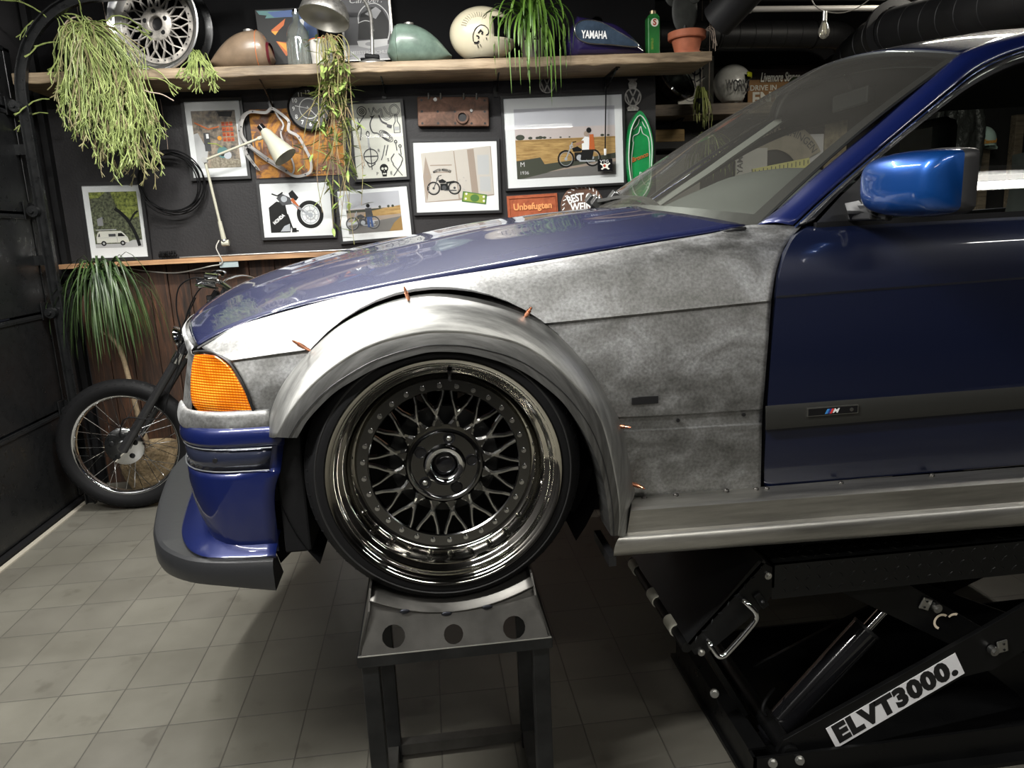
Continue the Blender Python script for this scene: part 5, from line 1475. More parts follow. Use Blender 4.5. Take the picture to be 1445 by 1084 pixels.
class Art:
    def __init__(s, o, ux, uy, w, h):
        s.o, s.ux, s.uy, s.w, s.h = Vector(o), Vector(ux), Vector(uy), w, h
        s.n = s.ux.cross(s.uy).normalized(); s.b = MB(); s.ms = []; s.k = 0
    def mi(s, m):
        if isinstance(m, str): m = K[m]
        if m not in s.ms: s.ms.append(m)
        s.b.m(s.ms.index(m))
    def pt(s, x, y): return s.o + s.ux * (x * s.w) + s.uy * (y * s.h) + s.n * (0.0002 + s.k * 0.00008)
    def poly(s, pts, m):
        s.mi(m); s.k += 1
        s.b.add([s.pt(*p) for p in pts], [tuple(range(len(pts)))])
    def rect(s, x0, y0, x1, y1, m): s.poly([(x0, y0), (x1, y0), (x1, y1), (x0, y1)], m)
    def disc(s, x, y, r, m, n=24, e=1.0, a0=0, a1=360):
        asp = s.w / s.h
        s.poly([(x + r * math.cos(R(a0 + (a1 - a0) * k / n)), y + e * r * asp * math.sin(R(a0 + (a1 - a0) * k / n))) for k in range(n if a1 - a0 == 360 else n + 1)], m)
    def line(s, pts, wd, m, closed=False):
        """wd in units of width"""
        s.mi(m); s.k += 1
        P2 = [Vector((p[0] * s.w, p[1] * s.h)) for p in pts]
        n = len(P2); L = []; Rr = []
        for i in range(n):
            a = P2[(i - 1) % n] if closed or i else P2[0]; c = P2[(i + 1) % n] if closed or i < n - 1 else P2[-1]
            d = (c - a); d = d.normalized() if d.length > 0 else Vector((1, 0)); nn = Vector((-d.y, d.x)) * wd * s.w / 2
            L.append(P2[i] + nn); Rr.append(P2[i] - nn)
        off = s.n * (0.0002 + s.k * 0.00008)
        A_ = [s.o + s.ux * p.x + s.uy * p.y + off for p in L]; B_ = [s.o + s.ux * p.x + s.uy * p.y + off for p in Rr]
        m_ = n if closed else n - 1
        s.b.add(A_ + B_, [(k, (k + 1) % n, n + (k + 1) % n, n + k) for k in range(m_)])
    def ring(s, x, y, r, wd, m, n=28, e=1.0, rot=0):
        asp = s.w / s.h; pts = []
        for k in range(n):
            t = 2 * PI * k / n; a, c = r * math.cos(t), r * e * math.sin(t)
            pts.append((x + a * math.cos(rot) - c * math.sin(rot), y + (a * math.sin(rot) + c * math.cos(rot)) * asp))
        s.line(pts, wd, m, True)
    def curve(s, pts, wd, m, n=24):
        c = cr([Vector((p[0], p[1], 0)) for p in pts], n); s.line([(p.x, p.y) for p in c], wd, m)
    def moto(s, x, y, sc, m='ink', m2='chrome'):
        a = s.w / s.h
        def q(u, v): return (x + u * sc, y + v * sc * a)
        for u in (-0.42, 0.42):
            s.ring(*q(u, 0), 0.24 * sc, 0.05 * sc, m, 22); s.ring(*q(u, 0), 0.20 * sc, 0.012 * sc, m2, 22); s.disc(*q(u, 0), 0.05 * sc, m2, 10)
        s.line([q(-0.42, 0), q(-0.26, 0.34), q(-0.20, 0.48)], 0.035 * sc, m2); s.line([q(-0.20, 0.48), q(-0.08, 0.50)], 0.025 * sc, m)
        s.poly([q(-0.22, 0.30), q(-0.05, 0.36), q(0.10, 0.26), q(0.05, 0.2), q(-0.18, 0.2)], m); s.poly([q(0.08, 0.24), q(0.42, 0.28), q(0.44, 0.2), q(0.1, 0.17)], m)
        s.poly([q(-0.15, 0.18), q(0.15, 0.18), q(0.18, -0.08), q(-0.15, -0.08)], m); s.disc(*q(0, 0.02), 0.09 * sc, m2, 12); s.line([q(0, -0.08), q(0.5, -0.10)], 0.04 * sc, m2)
        s.ring(*q(-0.24, 0.36), 0.05 * sc, 0.02 * sc, m2, 12)
    def build(s, parent, name='print'): return s.b.build(name, s.ms, parent)

def fit(corn, Y):
    tl, tr, br_, bl = [P(x, y, Y) for x, y in corn]
    c = (tl + tr + br_ + bl) / 4
    ux = ((tr - tl) + (br_ - bl)); w = ux.length / 2; ux.normalize()
    uy = Vector((-ux.z, 0, ux.x)); h = (((tl - bl) + (tr - br_)) / 2).dot(uy)
    return c, ux, uy, w, h
def framed(label, corn, border, art, mat_=0.0, thick=0.022, fm_=None, paper='white', glass=True, group=None):
    Y = WY - thick - 0.004
    c, ux, uy, w, h = fit(corn, Y)
    root = empty('framed_picture', c - uy * (h / 2) + Vector((0, thick, 0)), label, 'picture', group)
    o = c - ux * (w / 2) - uy * (h / 2)
    T = Vector((0, thick, 0))
    b = MB()
    def pr(x0, y0, x1, y1): b.prism([(x0, y0), (x1, y0), (x1, y1), (x0, y1)], o, ux, uy, T)
    pr(0, 0, w, border); pr(0, h - border, w, h); pr(0, border, border, h - border); pr(w - border, border, w, h - border)
    b.build('frame', fm_ or M['framewood'], root)
    io = o + ux * border + uy * border + Vector((0, 0.008, 0)); iw, ih = w - 2 * border, h - 2 * border
    A_ = Art(io, ux, uy, iw, ih); A_.rect(0, 0, 1, 1, paper); A_.build(root, 'mount')
    art(io, ux, uy, iw, ih, root)
    if glass:
        g = MB(); g.add([io + Vector((0, -0.004, 0)) + ux * a * iw + uy * c_ * ih for a, c_ in ((0, 0), (1, 0), (1, 1), (0, 1))], [(0, 1, 2, 3)]); g.build('glass', M['pglass'], root, solid=0.001)
    return root
def inner(io, ux, uy, iw, ih, x0, y0, x1, y1):
    return Art(io + ux * (x0 * iw) + uy * (y0 * ih) + Vector((0, -0.0006, 0)), ux, uy, (x1 - x0) * iw, (y1 - y0) * ih)

# 1 the van under trees
def art_van(io, ux, uy, iw, ih, root):
    a = inner(io, ux, uy, iw, ih, 0.10, 0.14, 0.93, 0.91)
    a.rect(0, 0, 1, 1, 'leaves'); a.poly([(0.45, 1), (1, 1), (1, 0.55), (0.8, 0.5), (0.55, 0.72)], 'leaves2'); a.poly([(0, 1), (0.35, 1), (0.2, 0.9), (0, 0.88)], 'leaves2')
    a.poly([(0.1, 0.40), (0.22, 0.40), (0.22, 0.56), (0.1, 0.52)], 'grey'); a.rect(0, 0, 1, 0.07, 'lgrey'); a.poly([(0.55, 0.05), (1, 0.04), (1, 0.13), (0.8, 0.13)], 'lgrey')
    a.curve([(0.93, 0.02), (0.88, 0.22), (0.75, 0.48), (0.62, 0.62), (0.5, 0.7)], 0.07, 'ink'); a.curve([(0.78, 0.46), (0.9, 0.6), (0.98, 0.65)], 0.04, 'ink')
    a.poly([(0.04, 0.09), (0.04, 0.19), (0.08, 0.28), (0.60, 0.28), (0.70, 0.18), (0.72, 0.09)], 'cream'); a.rect(0.10, 0.275, 0.58, 0.30, 'cream'); a.line([(0.05, 0.325), (0.48, 0.325)], 0.02, 'lgrey')
    a.poly([(0.49, 0.20), (0.50, 0.26), (0.58, 0.26), (0.65, 0.20)], 'ink'); a.rect(0.30, 0.20, 0.45, 0.25, 'dgrey'); a.poly([(0.07, 0.20), (0.1, 0.26), (0.12, 0.26), (0.12, 0.2)], 'dgrey'); a.line([(0.47, 0.1), (0.47, 0.27)], 0.008, 'grey')
    a.line([(0.05, 0.18), (0.70, 0.18)], 0.008, 'lgrey')
    for x in (0.18, 0.58): a.disc(x, 0.08, 0.055, 'ink', 16); a.disc(x, 0.08, 0.025, 'lgrey', 12)
    a.build(root)
vw_ = framed('portrait picture of a white van parked under a tree, standing on the ledge', [(108, 257), (200, 256), (214.5, 366), (125, 370)], 0.018, art_van)
# 2 workshop
def art_shop(io, ux, uy, iw, ih, root):
    a = inner(io, ux, uy, iw, ih, 0.10, 0.12, 0.90, 0.88)
    a.rect(0, 0, 1, 1, 'shop'); a.poly([(0, 0), (0.2, 0), (0.28, 0.3), (0.1, 0.62), (0, 0.6)], 'lgrey'); a.rect(0.22, 0.30, 0.36, 0.62, 'dgrey'); a.poly([(0.3, 0), (1, 0), (1, 0.14), (0.35, 0.2)], 'gravel')
    for i in range(4):
        for j in range(3): a.rect(0.66 + j * 0.09, 0.46 + i * 0.09, 0.735 + j * 0.09, 0.53 + i * 0.09, 'orange'); a.rect(0.675 + j * 0.09, 0.465 + i * 0.09, 0.725 + j * 0.09, 0.50 + i * 0.09, 'red')
    a.disc(0.58, 0.52, 0.05, 'amber', 14); a.disc(0.62, 0.27, 0.13, 'teal', 20); a.disc(0.72, 0.22, 0.09, 'chrome', 16); a.disc(0.60, 0.24, 0.05, 'ink', 12)
    a.poly([(0.6, 0.98), (0.95, 0.98), (0.9, 0.88), (0.62, 0.9)], 'ink'); a.rect(0.28, 0.52, 0.34, 0.60, 'white'); a.line([(0.3, 0.44), (0.5, 0.42), (0.62, 0.36)], 0.02, 'lime')
    a.line([(0.05, 0.80), (0.35, 0.68), (0.60, 0.72)], 0.03, 'orange')
    a.build(root)
framed('portrait picture of a colourful workshop behind the clamp lamp', [(253, 139), (340.5, 137.5), (354, 251.5), (270, 256)], 0.016, art_shop)
# 3 close-up
def art_close(io, ux, uy, iw, ih, root):
    a = Art(io + Vector((0, -0.0006, 0)), ux, uy, iw, ih)
    a.poly([(0.10, 0.55), (0.22, 0.66), (0.34, 0.62), (0.36, 0.40), (0.40, 0.20), (0.38, 0.08), (0.10, 0.08)], 'ink')
    a.poly([(0.22, 0.72), (0.30, 0.80), (0.42, 0.72), (0.44, 0.60), (0.3, 0.58)], 'dgrey'); a.poly([(0.40, 0.80), (0.46, 0.86), (0.54, 0.72), (0.50, 0.66), (0.42, 0.72)], 'ink')
    a.line([(0.16, 0.80), (0.24, 0.76), (0.32, 0.82)], 0.02, 'ink'); a.disc(0.33, 0.70, 0.045, 'chrome', 14)
    a.ring(0.685, 0.40, 0.165, 0.055, 'ink', 36, 1.05); a.ring(0.685, 0.40, 0.12, 0.012, 'chrome', 30, 1.05); a.ring(0.69, 0.39, 0.065, 0.02, 'lgrey', 24)
    a.disc(0.69, 0.39, 0.035, 'chrome', 14)
    for k in range(8): a.line([(0.69, 0.39), (0.685 + 0.12 * math.cos(k * 0.785), 0.40 + 0.17 * math.sin(k * 0.785))], 0.008, 'chrome')
    a.line([(0.44, 0.70), (0.53, 0.52)], 0.045, 'orange'); a.line([(0.52, 0.54), (0.68, 0.38)], 0.03, 'chrome'); a.line([(0.44, 0.62), (0.60, 0.46)], 0.02, 'grey')
    a.poly([(0.24, 0.10), (0.38, 0.10), (0.38, 0.24), (0.30, 0.2)], 'chrome'); a.line([(0.36, 0.42), (0.42, 0.12), (0.5, 0.10)], 0.02, 'ink'); a.poly([(0.40, 0.08), (0.47, 0.08), (0.47, 0.16), (0.41, 0.16)], 'ink')
    a.build(root)
    text('HONDA', io + ux * iw * 0.235 + uy * ih * 0.33 + Vector((0, -0.003, 0)), ux * 0.80 + uy * 0.62, uy * 0.80 - ux * 0.62, ih * 0.085, K['white'], root, 'print_letters', 0.0003, bold=0.03, fit=iw * 0.20)
framed('landscape picture of a motorcycle front end on a white background', [(360.5, 254.5), (466, 252), (476.5, 335), (370, 339.5)], 0.015, art_close)
# 4 rider standing
def art_rider(io, ux, uy, iw, ih, root):
    a = inner(io, ux, uy, iw, ih, 0.10, 0.13, 0.88, 0.91)
    a.rect(0, 0, 1, 1, 'sky'); a.rect(0, 0.45, 1, 0.62, 'skylow'); a.rect(0, 0.30, 1, 0.55, 'tan'); a.rect(0, 0.53, 1, 0.60, 'grass'); a.poly([(0.35, 0.53), (1, 0.64), (1, 0.42), (0.3, 0.40)], 'wheat'); a.poly([(0, 0), (1, 0), (1, 0.36), (0.5, 0.28), (0, 0.22)], 'road'); a.poly([(0.75, 0), (1, 0), (1, 0.36), (0.85, 0.2)], 'field2')
    for x in (0.62, 0.78, 0.86): a.disc(x, 0.63, 0.025, 'grass', 10)
    a.moto(0.28, 0.25, 0.46, 'dgrey', 'chrome'); a.poly([(0.36, 0.14), (0.36, 0.52), (0.45, 0.52), (0.47, 0.14), (0.43, 0.14), (0.415, 0.36), (0.40, 0.14)], 'blue'); a.poly([(0.34, 0.40), (0.35, 0.62), (0.46, 0.62), (0.48, 0.42), (0.45, 0.40)], 'dgrey'); a.disc(0.405, 0.68, 0.035, 'ink', 14)
    a.build(root)
framed('landscape picture of a rider standing beside a parked motorcycle', [(469, 263), (578, 259.5), (584, 334), (482, 347)], 0.015, art_rider)
# 5 flash sheet
def art_flash(io, ux, uy, iw, ih, root):
    a = Art(io + Vector((0, -0.0006, 0)), ux, uy, iw, ih); w_ = 0.018
    K['grey'], keep = K['dgrey'], K['grey']
    a.ring(0.22, 0.90, 0.09, w_, 'grey'); a.ring(0.22, 0.90, 0.05, w_, 'grey'); a.ring(0.22, 0.90, 0.02, w_, 'grey')
    a.curve([(0.45, 0.95), (0.52, 0.88), (0.60, 0.92), (0.62, 0.82), (0.70, 0.78), (0.80, 0.82), (0.78, 0.92), (0.88, 0.97), (0.96, 0.90), (0.90, 0.84), (0.74, 0.86), (0.66, 0.95)], 0.035, 'grey', 60)
    a.curve([(0.45, 0.95), (0.52, 0.88), (0.60, 0.92), (0.62, 0.82), (0.70, 0.78), (0.80, 0.82), (0.78, 0.92), (0.88, 0.97), (0.96, 0.90), (0.90, 0.84), (0.74, 0.86), (0.66, 0.95)], 0.015, 'cream', 60)
    a.line([(0.36, 0.94), (0.40, 0.84), (0.46, 0.94)], w_, 'grey'); a.poly([(0.36, 0.84), (0.42, 0.80), (0.48, 0.85), (0.42, 0.83)], 'ink')
    a.curve([(0.42, 0.82), (0.36, 0.72), (0.40, 0.62), (0.50, 0.60), (0.56, 0.55)], w_ * 1.4, 'grey')
    for r_ in (0.13, 0.10, 0.07): a.ring(0.66, 0.56, r_ * 1.2, w_ * 0.8, 'grey', e=0.45, rot=-0.7)
    a.line([(0.62, 0.44), (0.56, 0.30), (0.52, 0.24)], w_, 'grey'); a.line([(0.68, 0.44), (0.62, 0.30)], w_, 'grey')
    a.line([(0.83, 0.70), (0.83, 0.60), (0.95, 0.60), (0.95, 0.70), (0.91, 0.75), (0.91, 0.84), (0.87, 0.84), (0.87, 0.75)], w_, 'grey', True); a.rect(0.845, 0.63, 0.935, 0.68, 'lgrey')
    a.line([(0.12, 0.82), (0.18, 0.66), (0.14, 0.52)], w_, 'grey'); a.line([(0.10, 0.70), (0.26, 0.84)], w_, 'grey'); a.line([(0.30, 0.58), (0.30, 0.40)], 0.035, 'lgrey'); a.ring(0.30, 0.60, 0.03, w_, 'grey', e=1.6)
    a.ring(0.32, 0.30, 0.14, w_, 'grey', e=1.0); a.line([(0.18, 0.30), (0.46, 0.30)], w_, 'grey'); a.line([(0.32, 0.12), (0.32, 0.42)], w_, 'grey'); a.curve([(0.22, 0.24), (0.28, 0.16), (0.40, 0.20)], w_, 'grey')
    a.disc(0.56, 0.13, 0.085, 'ink', 20, 1.0); a.poly([(0.50, 0.09), (0.62, 0.09), (0.60, 0.02), (0.52, 0.02)], 'ink'); a.disc(0.53, 0.125, 0.026, 'cream', 12); a.disc(0.595, 0.125, 0.026, 'cream', 12); a.poly([(0.555, 0.10), (0.57, 0.10), (0.5625, 0.085)], 'cream')
    for i in range(4): a.rect(0.53 + i * 0.018, 0.045, 0.542 + i * 0.018, 0.065, 'cream')
    a.line([(0.74, 0.18), (0.92, 0.02)], 0.016, 'grey'); a.line([(0.92, 0.18), (0.74, 0.02)], 0.016, 'grey'); a.curve([(0.76, 0.18), (0.72, 0.25), (0.79, 0.32)], w_, 'grey'); a.curve([(0.91, 0.18), (0.95, 0.25), (0.88, 0.32)], w_, 'grey')
    for x, y in ((0.84, 0.48), (0.92, 0.42)): a.ring(x, y, 0.025, w_, 'grey'); a.line([(x, y - 0.03), (x + 0.01, y - 0.12)], w_, 'grey')
    a.poly([(0.70, 0.72), (0.80, 0.70), (0.78, 0.66), (0.69, 0.68)], 'dgrey'); a.curve([(0.55, 0.84), (0.60, 0.76), (0.70, 0.72)], w_ * 1.6, 'grey')
    a.build(root)
    K['grey'] = keep
    for ch, x, y in (('R', 0.49, 0.37), ('S', 0.66, 0.24), ('P', 0.42, 0.06), ('E', 0.70, 0.06), ('X', 0.14, 0.16)):
        text(ch, io + ux * iw * x + uy * ih * y + Vector((0, -0.003, 0)), ux, uy, ih * 0.06, K['dgrey'], root, 'print_letter', 0.0003)
framed('black framed sheet of tattoo drawings with snake, heron and skull', [(491, 142.5), (569, 139.5), (577.5, 253), (498, 257.5)], 0.016, art_flash, paper='cream')
# 6 collage
def art_coll(io, ux, uy, iw, ih, root):
    a = Art(io + Vector((0, -0.0006, 0)), ux, uy, iw, ih)
    a.poly([(0.11, 0.14), (0.09, 0.83), (0.50, 0.87), (0.93, 0.92), (0.95, 0.22), (0.53, 0.16)], 'tan'); a.poly([(0.12, 0.15), (0.085, 0.84), (0.475, 0.875), (0.515, 0.18)], 'paper'); a.poly([(0.53, 0.19), (0.485, 0.875), (0.92, 0.925), (0.945, 0.235)], 'paper')
    a.poly([(0.13, 0.15), (0.10, 0.5), (0.14, 0.8), (0.2, 0.5)], 'tan'); a.poly([(0.68, 0.24), (0.64, 0.88), (0.72, 0.89), (0.76, 0.25)], 'tan')
    a.rect(0.76, 0.52, 0.90, 0.80, 'lgrey'); a.rect(0.78, 0.28, 0.91, 0.49, 'lgrey'); a.rect(0.22, 0.56, 0.44, 0.575, 'tan'); a.rect(0.19, 0.66, 0.45, 0.675, 'tan')
    a.moto(0.345, 0.34, 0.30, 'ink', 'dgrey')
    a.poly([(0.55, 0.14), (0.57, 0.29), (0.86, 0.23), (0.845, 0.09)], 'green'); a.poly([(0.57, 0.155), (0.585, 0.27), (0.84, 0.22), (0.83, 0.105)], 'lime'); a.disc(0.71, 0.185, 0.055, 'green', 20, 0.8)
    for x, y in ((0.60, 0.18), (0.82, 0.14), (0.61, 0.25), (0.82, 0.20)): a.disc(x, y, 0.014, 'cream', 10)
    for i in range(14): a.disc(random.uniform(0.14, 0.24) + (0.38 if i % 2 else 0), random.uniform(0.3, 0.6), 0.006, 'grey', 6)
    a.build(root)
    text('MEISTER MERENZE', io + ux * iw * 0.33 + uy * ih * 0.60 + Vector((0, -0.003, 0)), ux, uy, ih * 0.05, K['ink'], root, 'print_letters', 0.0003, bold=0.02, fit=iw * 0.22, arc=iw * 0.22)
framed('black framed collage of magazine pages and a green banknote', [(577, 196.5), (704, 193.5), (708.5, 300.5), (585.5, 304)], 0.016, art_coll)
# 7 big field picture
def art_field(io, ux, uy, iw, ih, root):
    a = inner(io, ux, uy, iw, ih, 0.085, 0.10, 0.935, 0.88)
    a.rect(0, 0, 1, 1, 'sky'); a.rect(0, 0.5, 1, 0.72, 'skylow'); a.rect(0, 0.2, 1, 0.56, 'wheat')
    for x, r in ((0.05, 0.045), (0.15, 0.022), (0.22, 0.02), (0.25, 0.025), (0.29, 0.02), (0.35, 0.01), (0.45, 0.012), (0.54, 0.01), (0.87, 0.02), (0.93, 0.015)): a.disc(x, 0.57 + r * 0.6, r, 'grass', 12, 0.6)
    a.rect(0, 0.535, 1, 0.55, 'field2'); a.poly([(0, 0), (1, 0), (1, 0.32), (0.6, 0.24), (0.28, 0.2), (0.24, 0.30), (0, 0.26)], 'grass'); a.poly([(0.05, 0), (1, 0), (1, 0.24), (0.5, 0.13)], 'road'); a.poly([(0.3, 0.08), (1, 0.19), (1, 0.24), (0.5, 0.14)], 'tan')
    a.moto(0.63, 0.26, 0.32, 'ink', 'chrome')
    a.poly([(0.66, 0.34), (0.66, 0.52), (0.70, 0.58), (0.76, 0.54), (0.77, 0.34)], 'white'); a.poly([(0.73, 0.36), (0.74, 0.60), (0.78, 0.60), (0.79, 0.38)], 'orange'); a.line([(0.68, 0.50), (0.60, 0.46)], 0.025, 'skin')
    a.poly([(0.64, 0.24), (0.66, 0.38), (0.78, 0.38), (0.76, 0.24)], 'ink'); a.disc(0.71, 0.61, 0.028, 'tan', 14); a.disc(0.735, 0.66, 0.026, 'ink', 14)
    a.build(root)
    for s_, x, y, hh in (('M', 0.135, 0.26, 0.075), ('1936', 0.15, 0.165, 0.055)):
        text(s_, io + ux * iw * x + uy * ih * y + Vector((0, -0.004, 0)), ux, uy, ih * hh, K['lgrey'], root, 'print_letters', 0.0003)
framed('large picture of two people riding a motorcycle past a wheat field', [(707, 137), (882, 127.5), (883, 262), (712.5, 268.5)], 0.014, art_field)

# ---- rusty sheet with worn lettering
M['rustpanel'] = rust_mat('painted_rust', [(0.10, 0.13, 0.14), (0.14, 0.055, 0.03), (0.45, 0.20, 0.03), (0.16, 0.07, 0.04), (0.17, 0.12, 0.10), (0.24, 0.10, 0.05)], 9)
M['rustred'] = rust_mat('orange_rust', [(0.20, 0.045, 0.018), (0.36, 0.085, 0.03), (0.42, 0.12, 0.05)], 20)
M['castrust'] = rust_mat('cast_rust', [(0.045, 0.028, 0.02), (0.12, 0.062, 0.04), (0.22, 0.12, 0.08)], 14)
def plate(name, label, cat, corn, m_, th=0.004, Yoff=0.0, bevel=0):
    Y = WY - th - 0.003 - Yoff
    c, ux, uy, w, h = fit(corn, Y)
    b = MB(); b.prism([(-w / 2, 0), (w / 2, 0), (w / 2, h), (-w / 2, h)], c - uy * (h / 2), ux, uy, (0, th, 0))
    o = b.build(name, m_, bevel=bevel); tag(o, label, cat); return o, c, ux, uy, w, h
rp, c, ux, uy, w, h = plate('rusty_sign', 'rusty orange and grey metal sheet behind the heart-shaped gasket', 'sign', [(352, 155), (478, 150), (490, 246), (361, 252)], M['rustpanel'], th=0.0025)
for s_, x, y, hh in (('GARAGE', -0.12, 0.0, 0.16), ('Motorrad', 0.10, -0.16, 0.045)):
    text(s_, c + ux * x + uy * y + Vector((0, -0.0028, 0)), ux, uy, hh, M['castrust'], rp, 'worn_letters', 0.0006, bold=0.02, fit=0.24 if hh > 0.1 else 0.20)
# ---- gaskets
def gasket(pxs, Y, wd, label, m_, group=None, th=0.006):
    pts = cr([P(x, y, Y) for x, y in pxs], 90, True); n = len(pts); L = []; Q = []
    for i in range(n):
        d = (pts[(i + 1) % n] - pts[i - 1]).normalized(); nn = Vector((-d.z, 0, d.x)) * wd / 2
        L.append(pts[i] + nn); Q.append(pts[i] - nn)
    b = MB(); b.grid([L, Q, [q + Vector((0, th, 0)) for q in Q], [q + Vector((0, th, 0)) for q in L], L], closed=True)
    o = b.build('cover_gasket', m_, smooth=30); tag(o, label, 'gasket', group)
    for k in range(0, n, 9):
        p = pts[k]; MB().cyl(p + Vector((0, -0.0012, 0)), p + Vector((0, 0.002, 0)), 0.0042, n=10).build('bolt_hole', M['seal'], o)
    return o
M['gasket'] = mat('grey_gasket', (0.30, 0.29, 0.28), 0.5, 0.3)
gasket([(384, 153), (375, 159), (352, 158), (342, 170), (341, 190), (352, 205), (375, 222), (400, 238), (410, 246), (420, 249), (437, 243), (439, 228), (432, 212), (420, 192), (407, 184), (407, 170)], WY - 0.050, 0.015, 'outer heart-shaped grey gasket hanging from a shelf bracket', M['gasket'])
gasket([(385, 154), (392, 164), (400, 176), (396, 188), (402, 205), (412, 225), (415, 238), (411, 246), (400, 241), (372, 224), (350, 207), (345, 214), (356, 230), (366, 241), (352, 222), (341, 200), (337, 178), (343, 162), (356, 157), (374, 160)], WY - 0.036, 0.009, 'thinner inner gasket hanging behind the heart-shaped gasket', M['gasket'])
# ---- clock
cc = P(436, 153, WY - 0.04); rc = 0.117
ck = empty('wall_clock', cc + Vector((0, 0.04, -rc)), 'round black wall clock with white numerals', 'clock')
b = MB(); b.lathe([(0.0005, 0.036), (rc, 0.036), (rc + 0.002, 0.02), (rc, 0.0), (rc - 0.009, -0.004), (rc - 0.012, 0.004)], cc, (0, 1, 0), 64); b.build('case', M['blackgloss'], ck, smooth=40)
b = MB(); b.lathe([(0.0005, 0.004), (rc - 0.011, 0.004)], cc, (0, 1, 0), 64); face = b.build('dial', mat('dial_black', (0.010, 0.011, 0.012), 0.4), ck, solid=0.001)
b = MB(); b.lathe([(0.050, 0.0032), (0.054, 0.0032)], cc, (0, 1, 0), 48); b.build('dial_ring', M['white'], ck, solid=0.0006)
for k in range(1, 13):
    t = PI / 2 - 2 * PI * k / 12
    text(str(k), cc + Vector((math.cos(t) * 0.083, 0.0028, math.sin(t) * 0.083)), (1, 0, 0), (0, 0, 1), 0.030, M['white'], ck, 'numeral', 0.0004, bold=0.02)
for a_, L, w_ in ((R(168), 0.075, 0.0035), (R(-48), 0.060, 0.0045), (R(-60), 0.02, 0.0015)):
    d = Vector((math.cos(a_), 0, math.sin(a_))); b = MB(); b.bar(cc - d * 0.015 + Vector((0, 0.001, 0)), cc + d * L + Vector((0, 0.001, 0)), w_, 0.0008, up=(0, 1, 0)); b.build('hand', M['white'], ck)
# ---- cylinder head
chh, c, ux, uy, w, h = plate('cylinder_head', 'brown rusty cast cylinder head with a round port', 'engine part', [(588, 137), (690, 136), (690, 179), (590.5, 177.5)], M['castrust'], 0.045, bevel=0.008)
ps = [(x, y) for y in (-0.40, 0.0) for x in (-0.44, -0.22, 0.02, 0.25, 0.44)] + [(-0.44, 0.38), (0.44, 0.38)]
for x, y in ps:
    p = c + ux * w * x + uy * h * y; MB().cyl(p + Vector((0, -0.001, 0)), p + Vector((0, 0.004, 0)), 0.0065, n=12).build('stud_hole', M['seal'], chh)
p = c + ux * w * 0.12 - uy * h * 0.20
b = MB(); b.lathe([(0.024, 0.0), (0.024, -0.014), (0.034, -0.014), (0.036, 0.0)], p, (0, 1, 0), 28); b.build('port_flange', M['castrust'], chh, smooth=40); b = MB(); b.lathe([(0.0005, -0.001), (0.0235, -0.001)], p, (0, 1, 0), 28); b.build('port_bore', M['seal'], chh, solid=0.001)
for x in (-0.34, -0.17, 0.15, 0.33):
    p = c + ux * w * x + uy * h * 0.42; b = MB(); b.cyl(p, p + Vector((0, -0.01, 0.02)), 0.006, n=10); b.cyl(p + Vector((0, -0.01, 0.02)), p + Vector((0, -0.012, 0.030)), 0.004, n=8); b.build('spark_plug', M['steel'], chh, smooth=40)
p = c + ux * w * -0.25 + uy * h * 0.40; MB().cyl(p, p + Vector((0, -0.006, 0)), 0.010, n=16).build('core_plug', M['steel'], chh)
p = c + ux * w * 0.25 + uy * h * 0.04; MB().cyl(p, p + Vector((0, -0.004, 0)), 0.008, n=14).build('core_plug', M['steel'], chh)
# ---- emblems
def vw(c, r, m_, parent, Y=0):
    b = MB()
    b.lathe([(r * 0.86, -0.003), (r, -0.003), (r, 0.0), (r * 0.86, 0)], c, (0, 1, 0), 32)
    def st_(p, q, w_): b.bar(c + Vector((p[0] * r, -0.0015, p[1] * r)), c + Vector((q[0] * r, -0.0015, q[1] * r)), w_ * r, 0.003, up=(0, 1, 0))
    for s in (-1, 1):
        st_((s * 0.38, 0.80), (0, 0.08), 0.16); st_((s * 0.80, 0.36), (s * 0.38, -0.78), 0.16); st_((s * 0.38, -0.78), (0, -0.02), 0.16)
    return b.build('emblem', m_, parent)
M['alu'] = mat('old_aluminium', (0.36, 0.35, 0.33), 0.45, 0.8, vary=0.3, vscale=60)
bc = P(772, 120, WY - 0.012); b1 = empty('round_emblem', bc + Vector((0, 0.01, -0.045)), 'small round metal emblem above the large field picture', 'emblem')
vw(bc, 0.045, M['alu'], b1); MB().cyl(bc + Vector((0, 0.001, 0)), bc + Vector((0, 0.010, 0)), 0.044, n=28).build('backing', M['seal'], b1)
bc = P(893, 137, WY - 0.012); b1 = empty('car_badge', bc + Vector((0, 0.01, -0.06)), 'metal car badge with a round emblem above the green board', 'emblem')
vw(bc, 0.050, M['alu'], b1)
b = MB(); b.prism([(-0.02, 0.045), (0.02, 0.045), (0.026, 0.075), (0.016, 0.085), (0.030, 0.10), (-0.030, 0.10), (-0.016, 0.085), (-0.026, 0.075)], bc, (1, 0, 0), (0, 0, 1), (0, 0.004, 0)); b.prism([(-0.03, -0.075), (0.03, -0.075), (0.036, -0.06), (0.016, -0.045), (-0.016, -0.045), (-0.036, -0.06)], bc, (1, 0, 0), (0, 0, 1), (0, 0.004, 0)); b.build('mounting_tab', M['alu'], b1)
MB().cyl(bc + Vector((0, 0.001, 0)), bc + Vector((0, 0.006, 0)), 0.047, n=28).build('backing', M['seal'], b1)
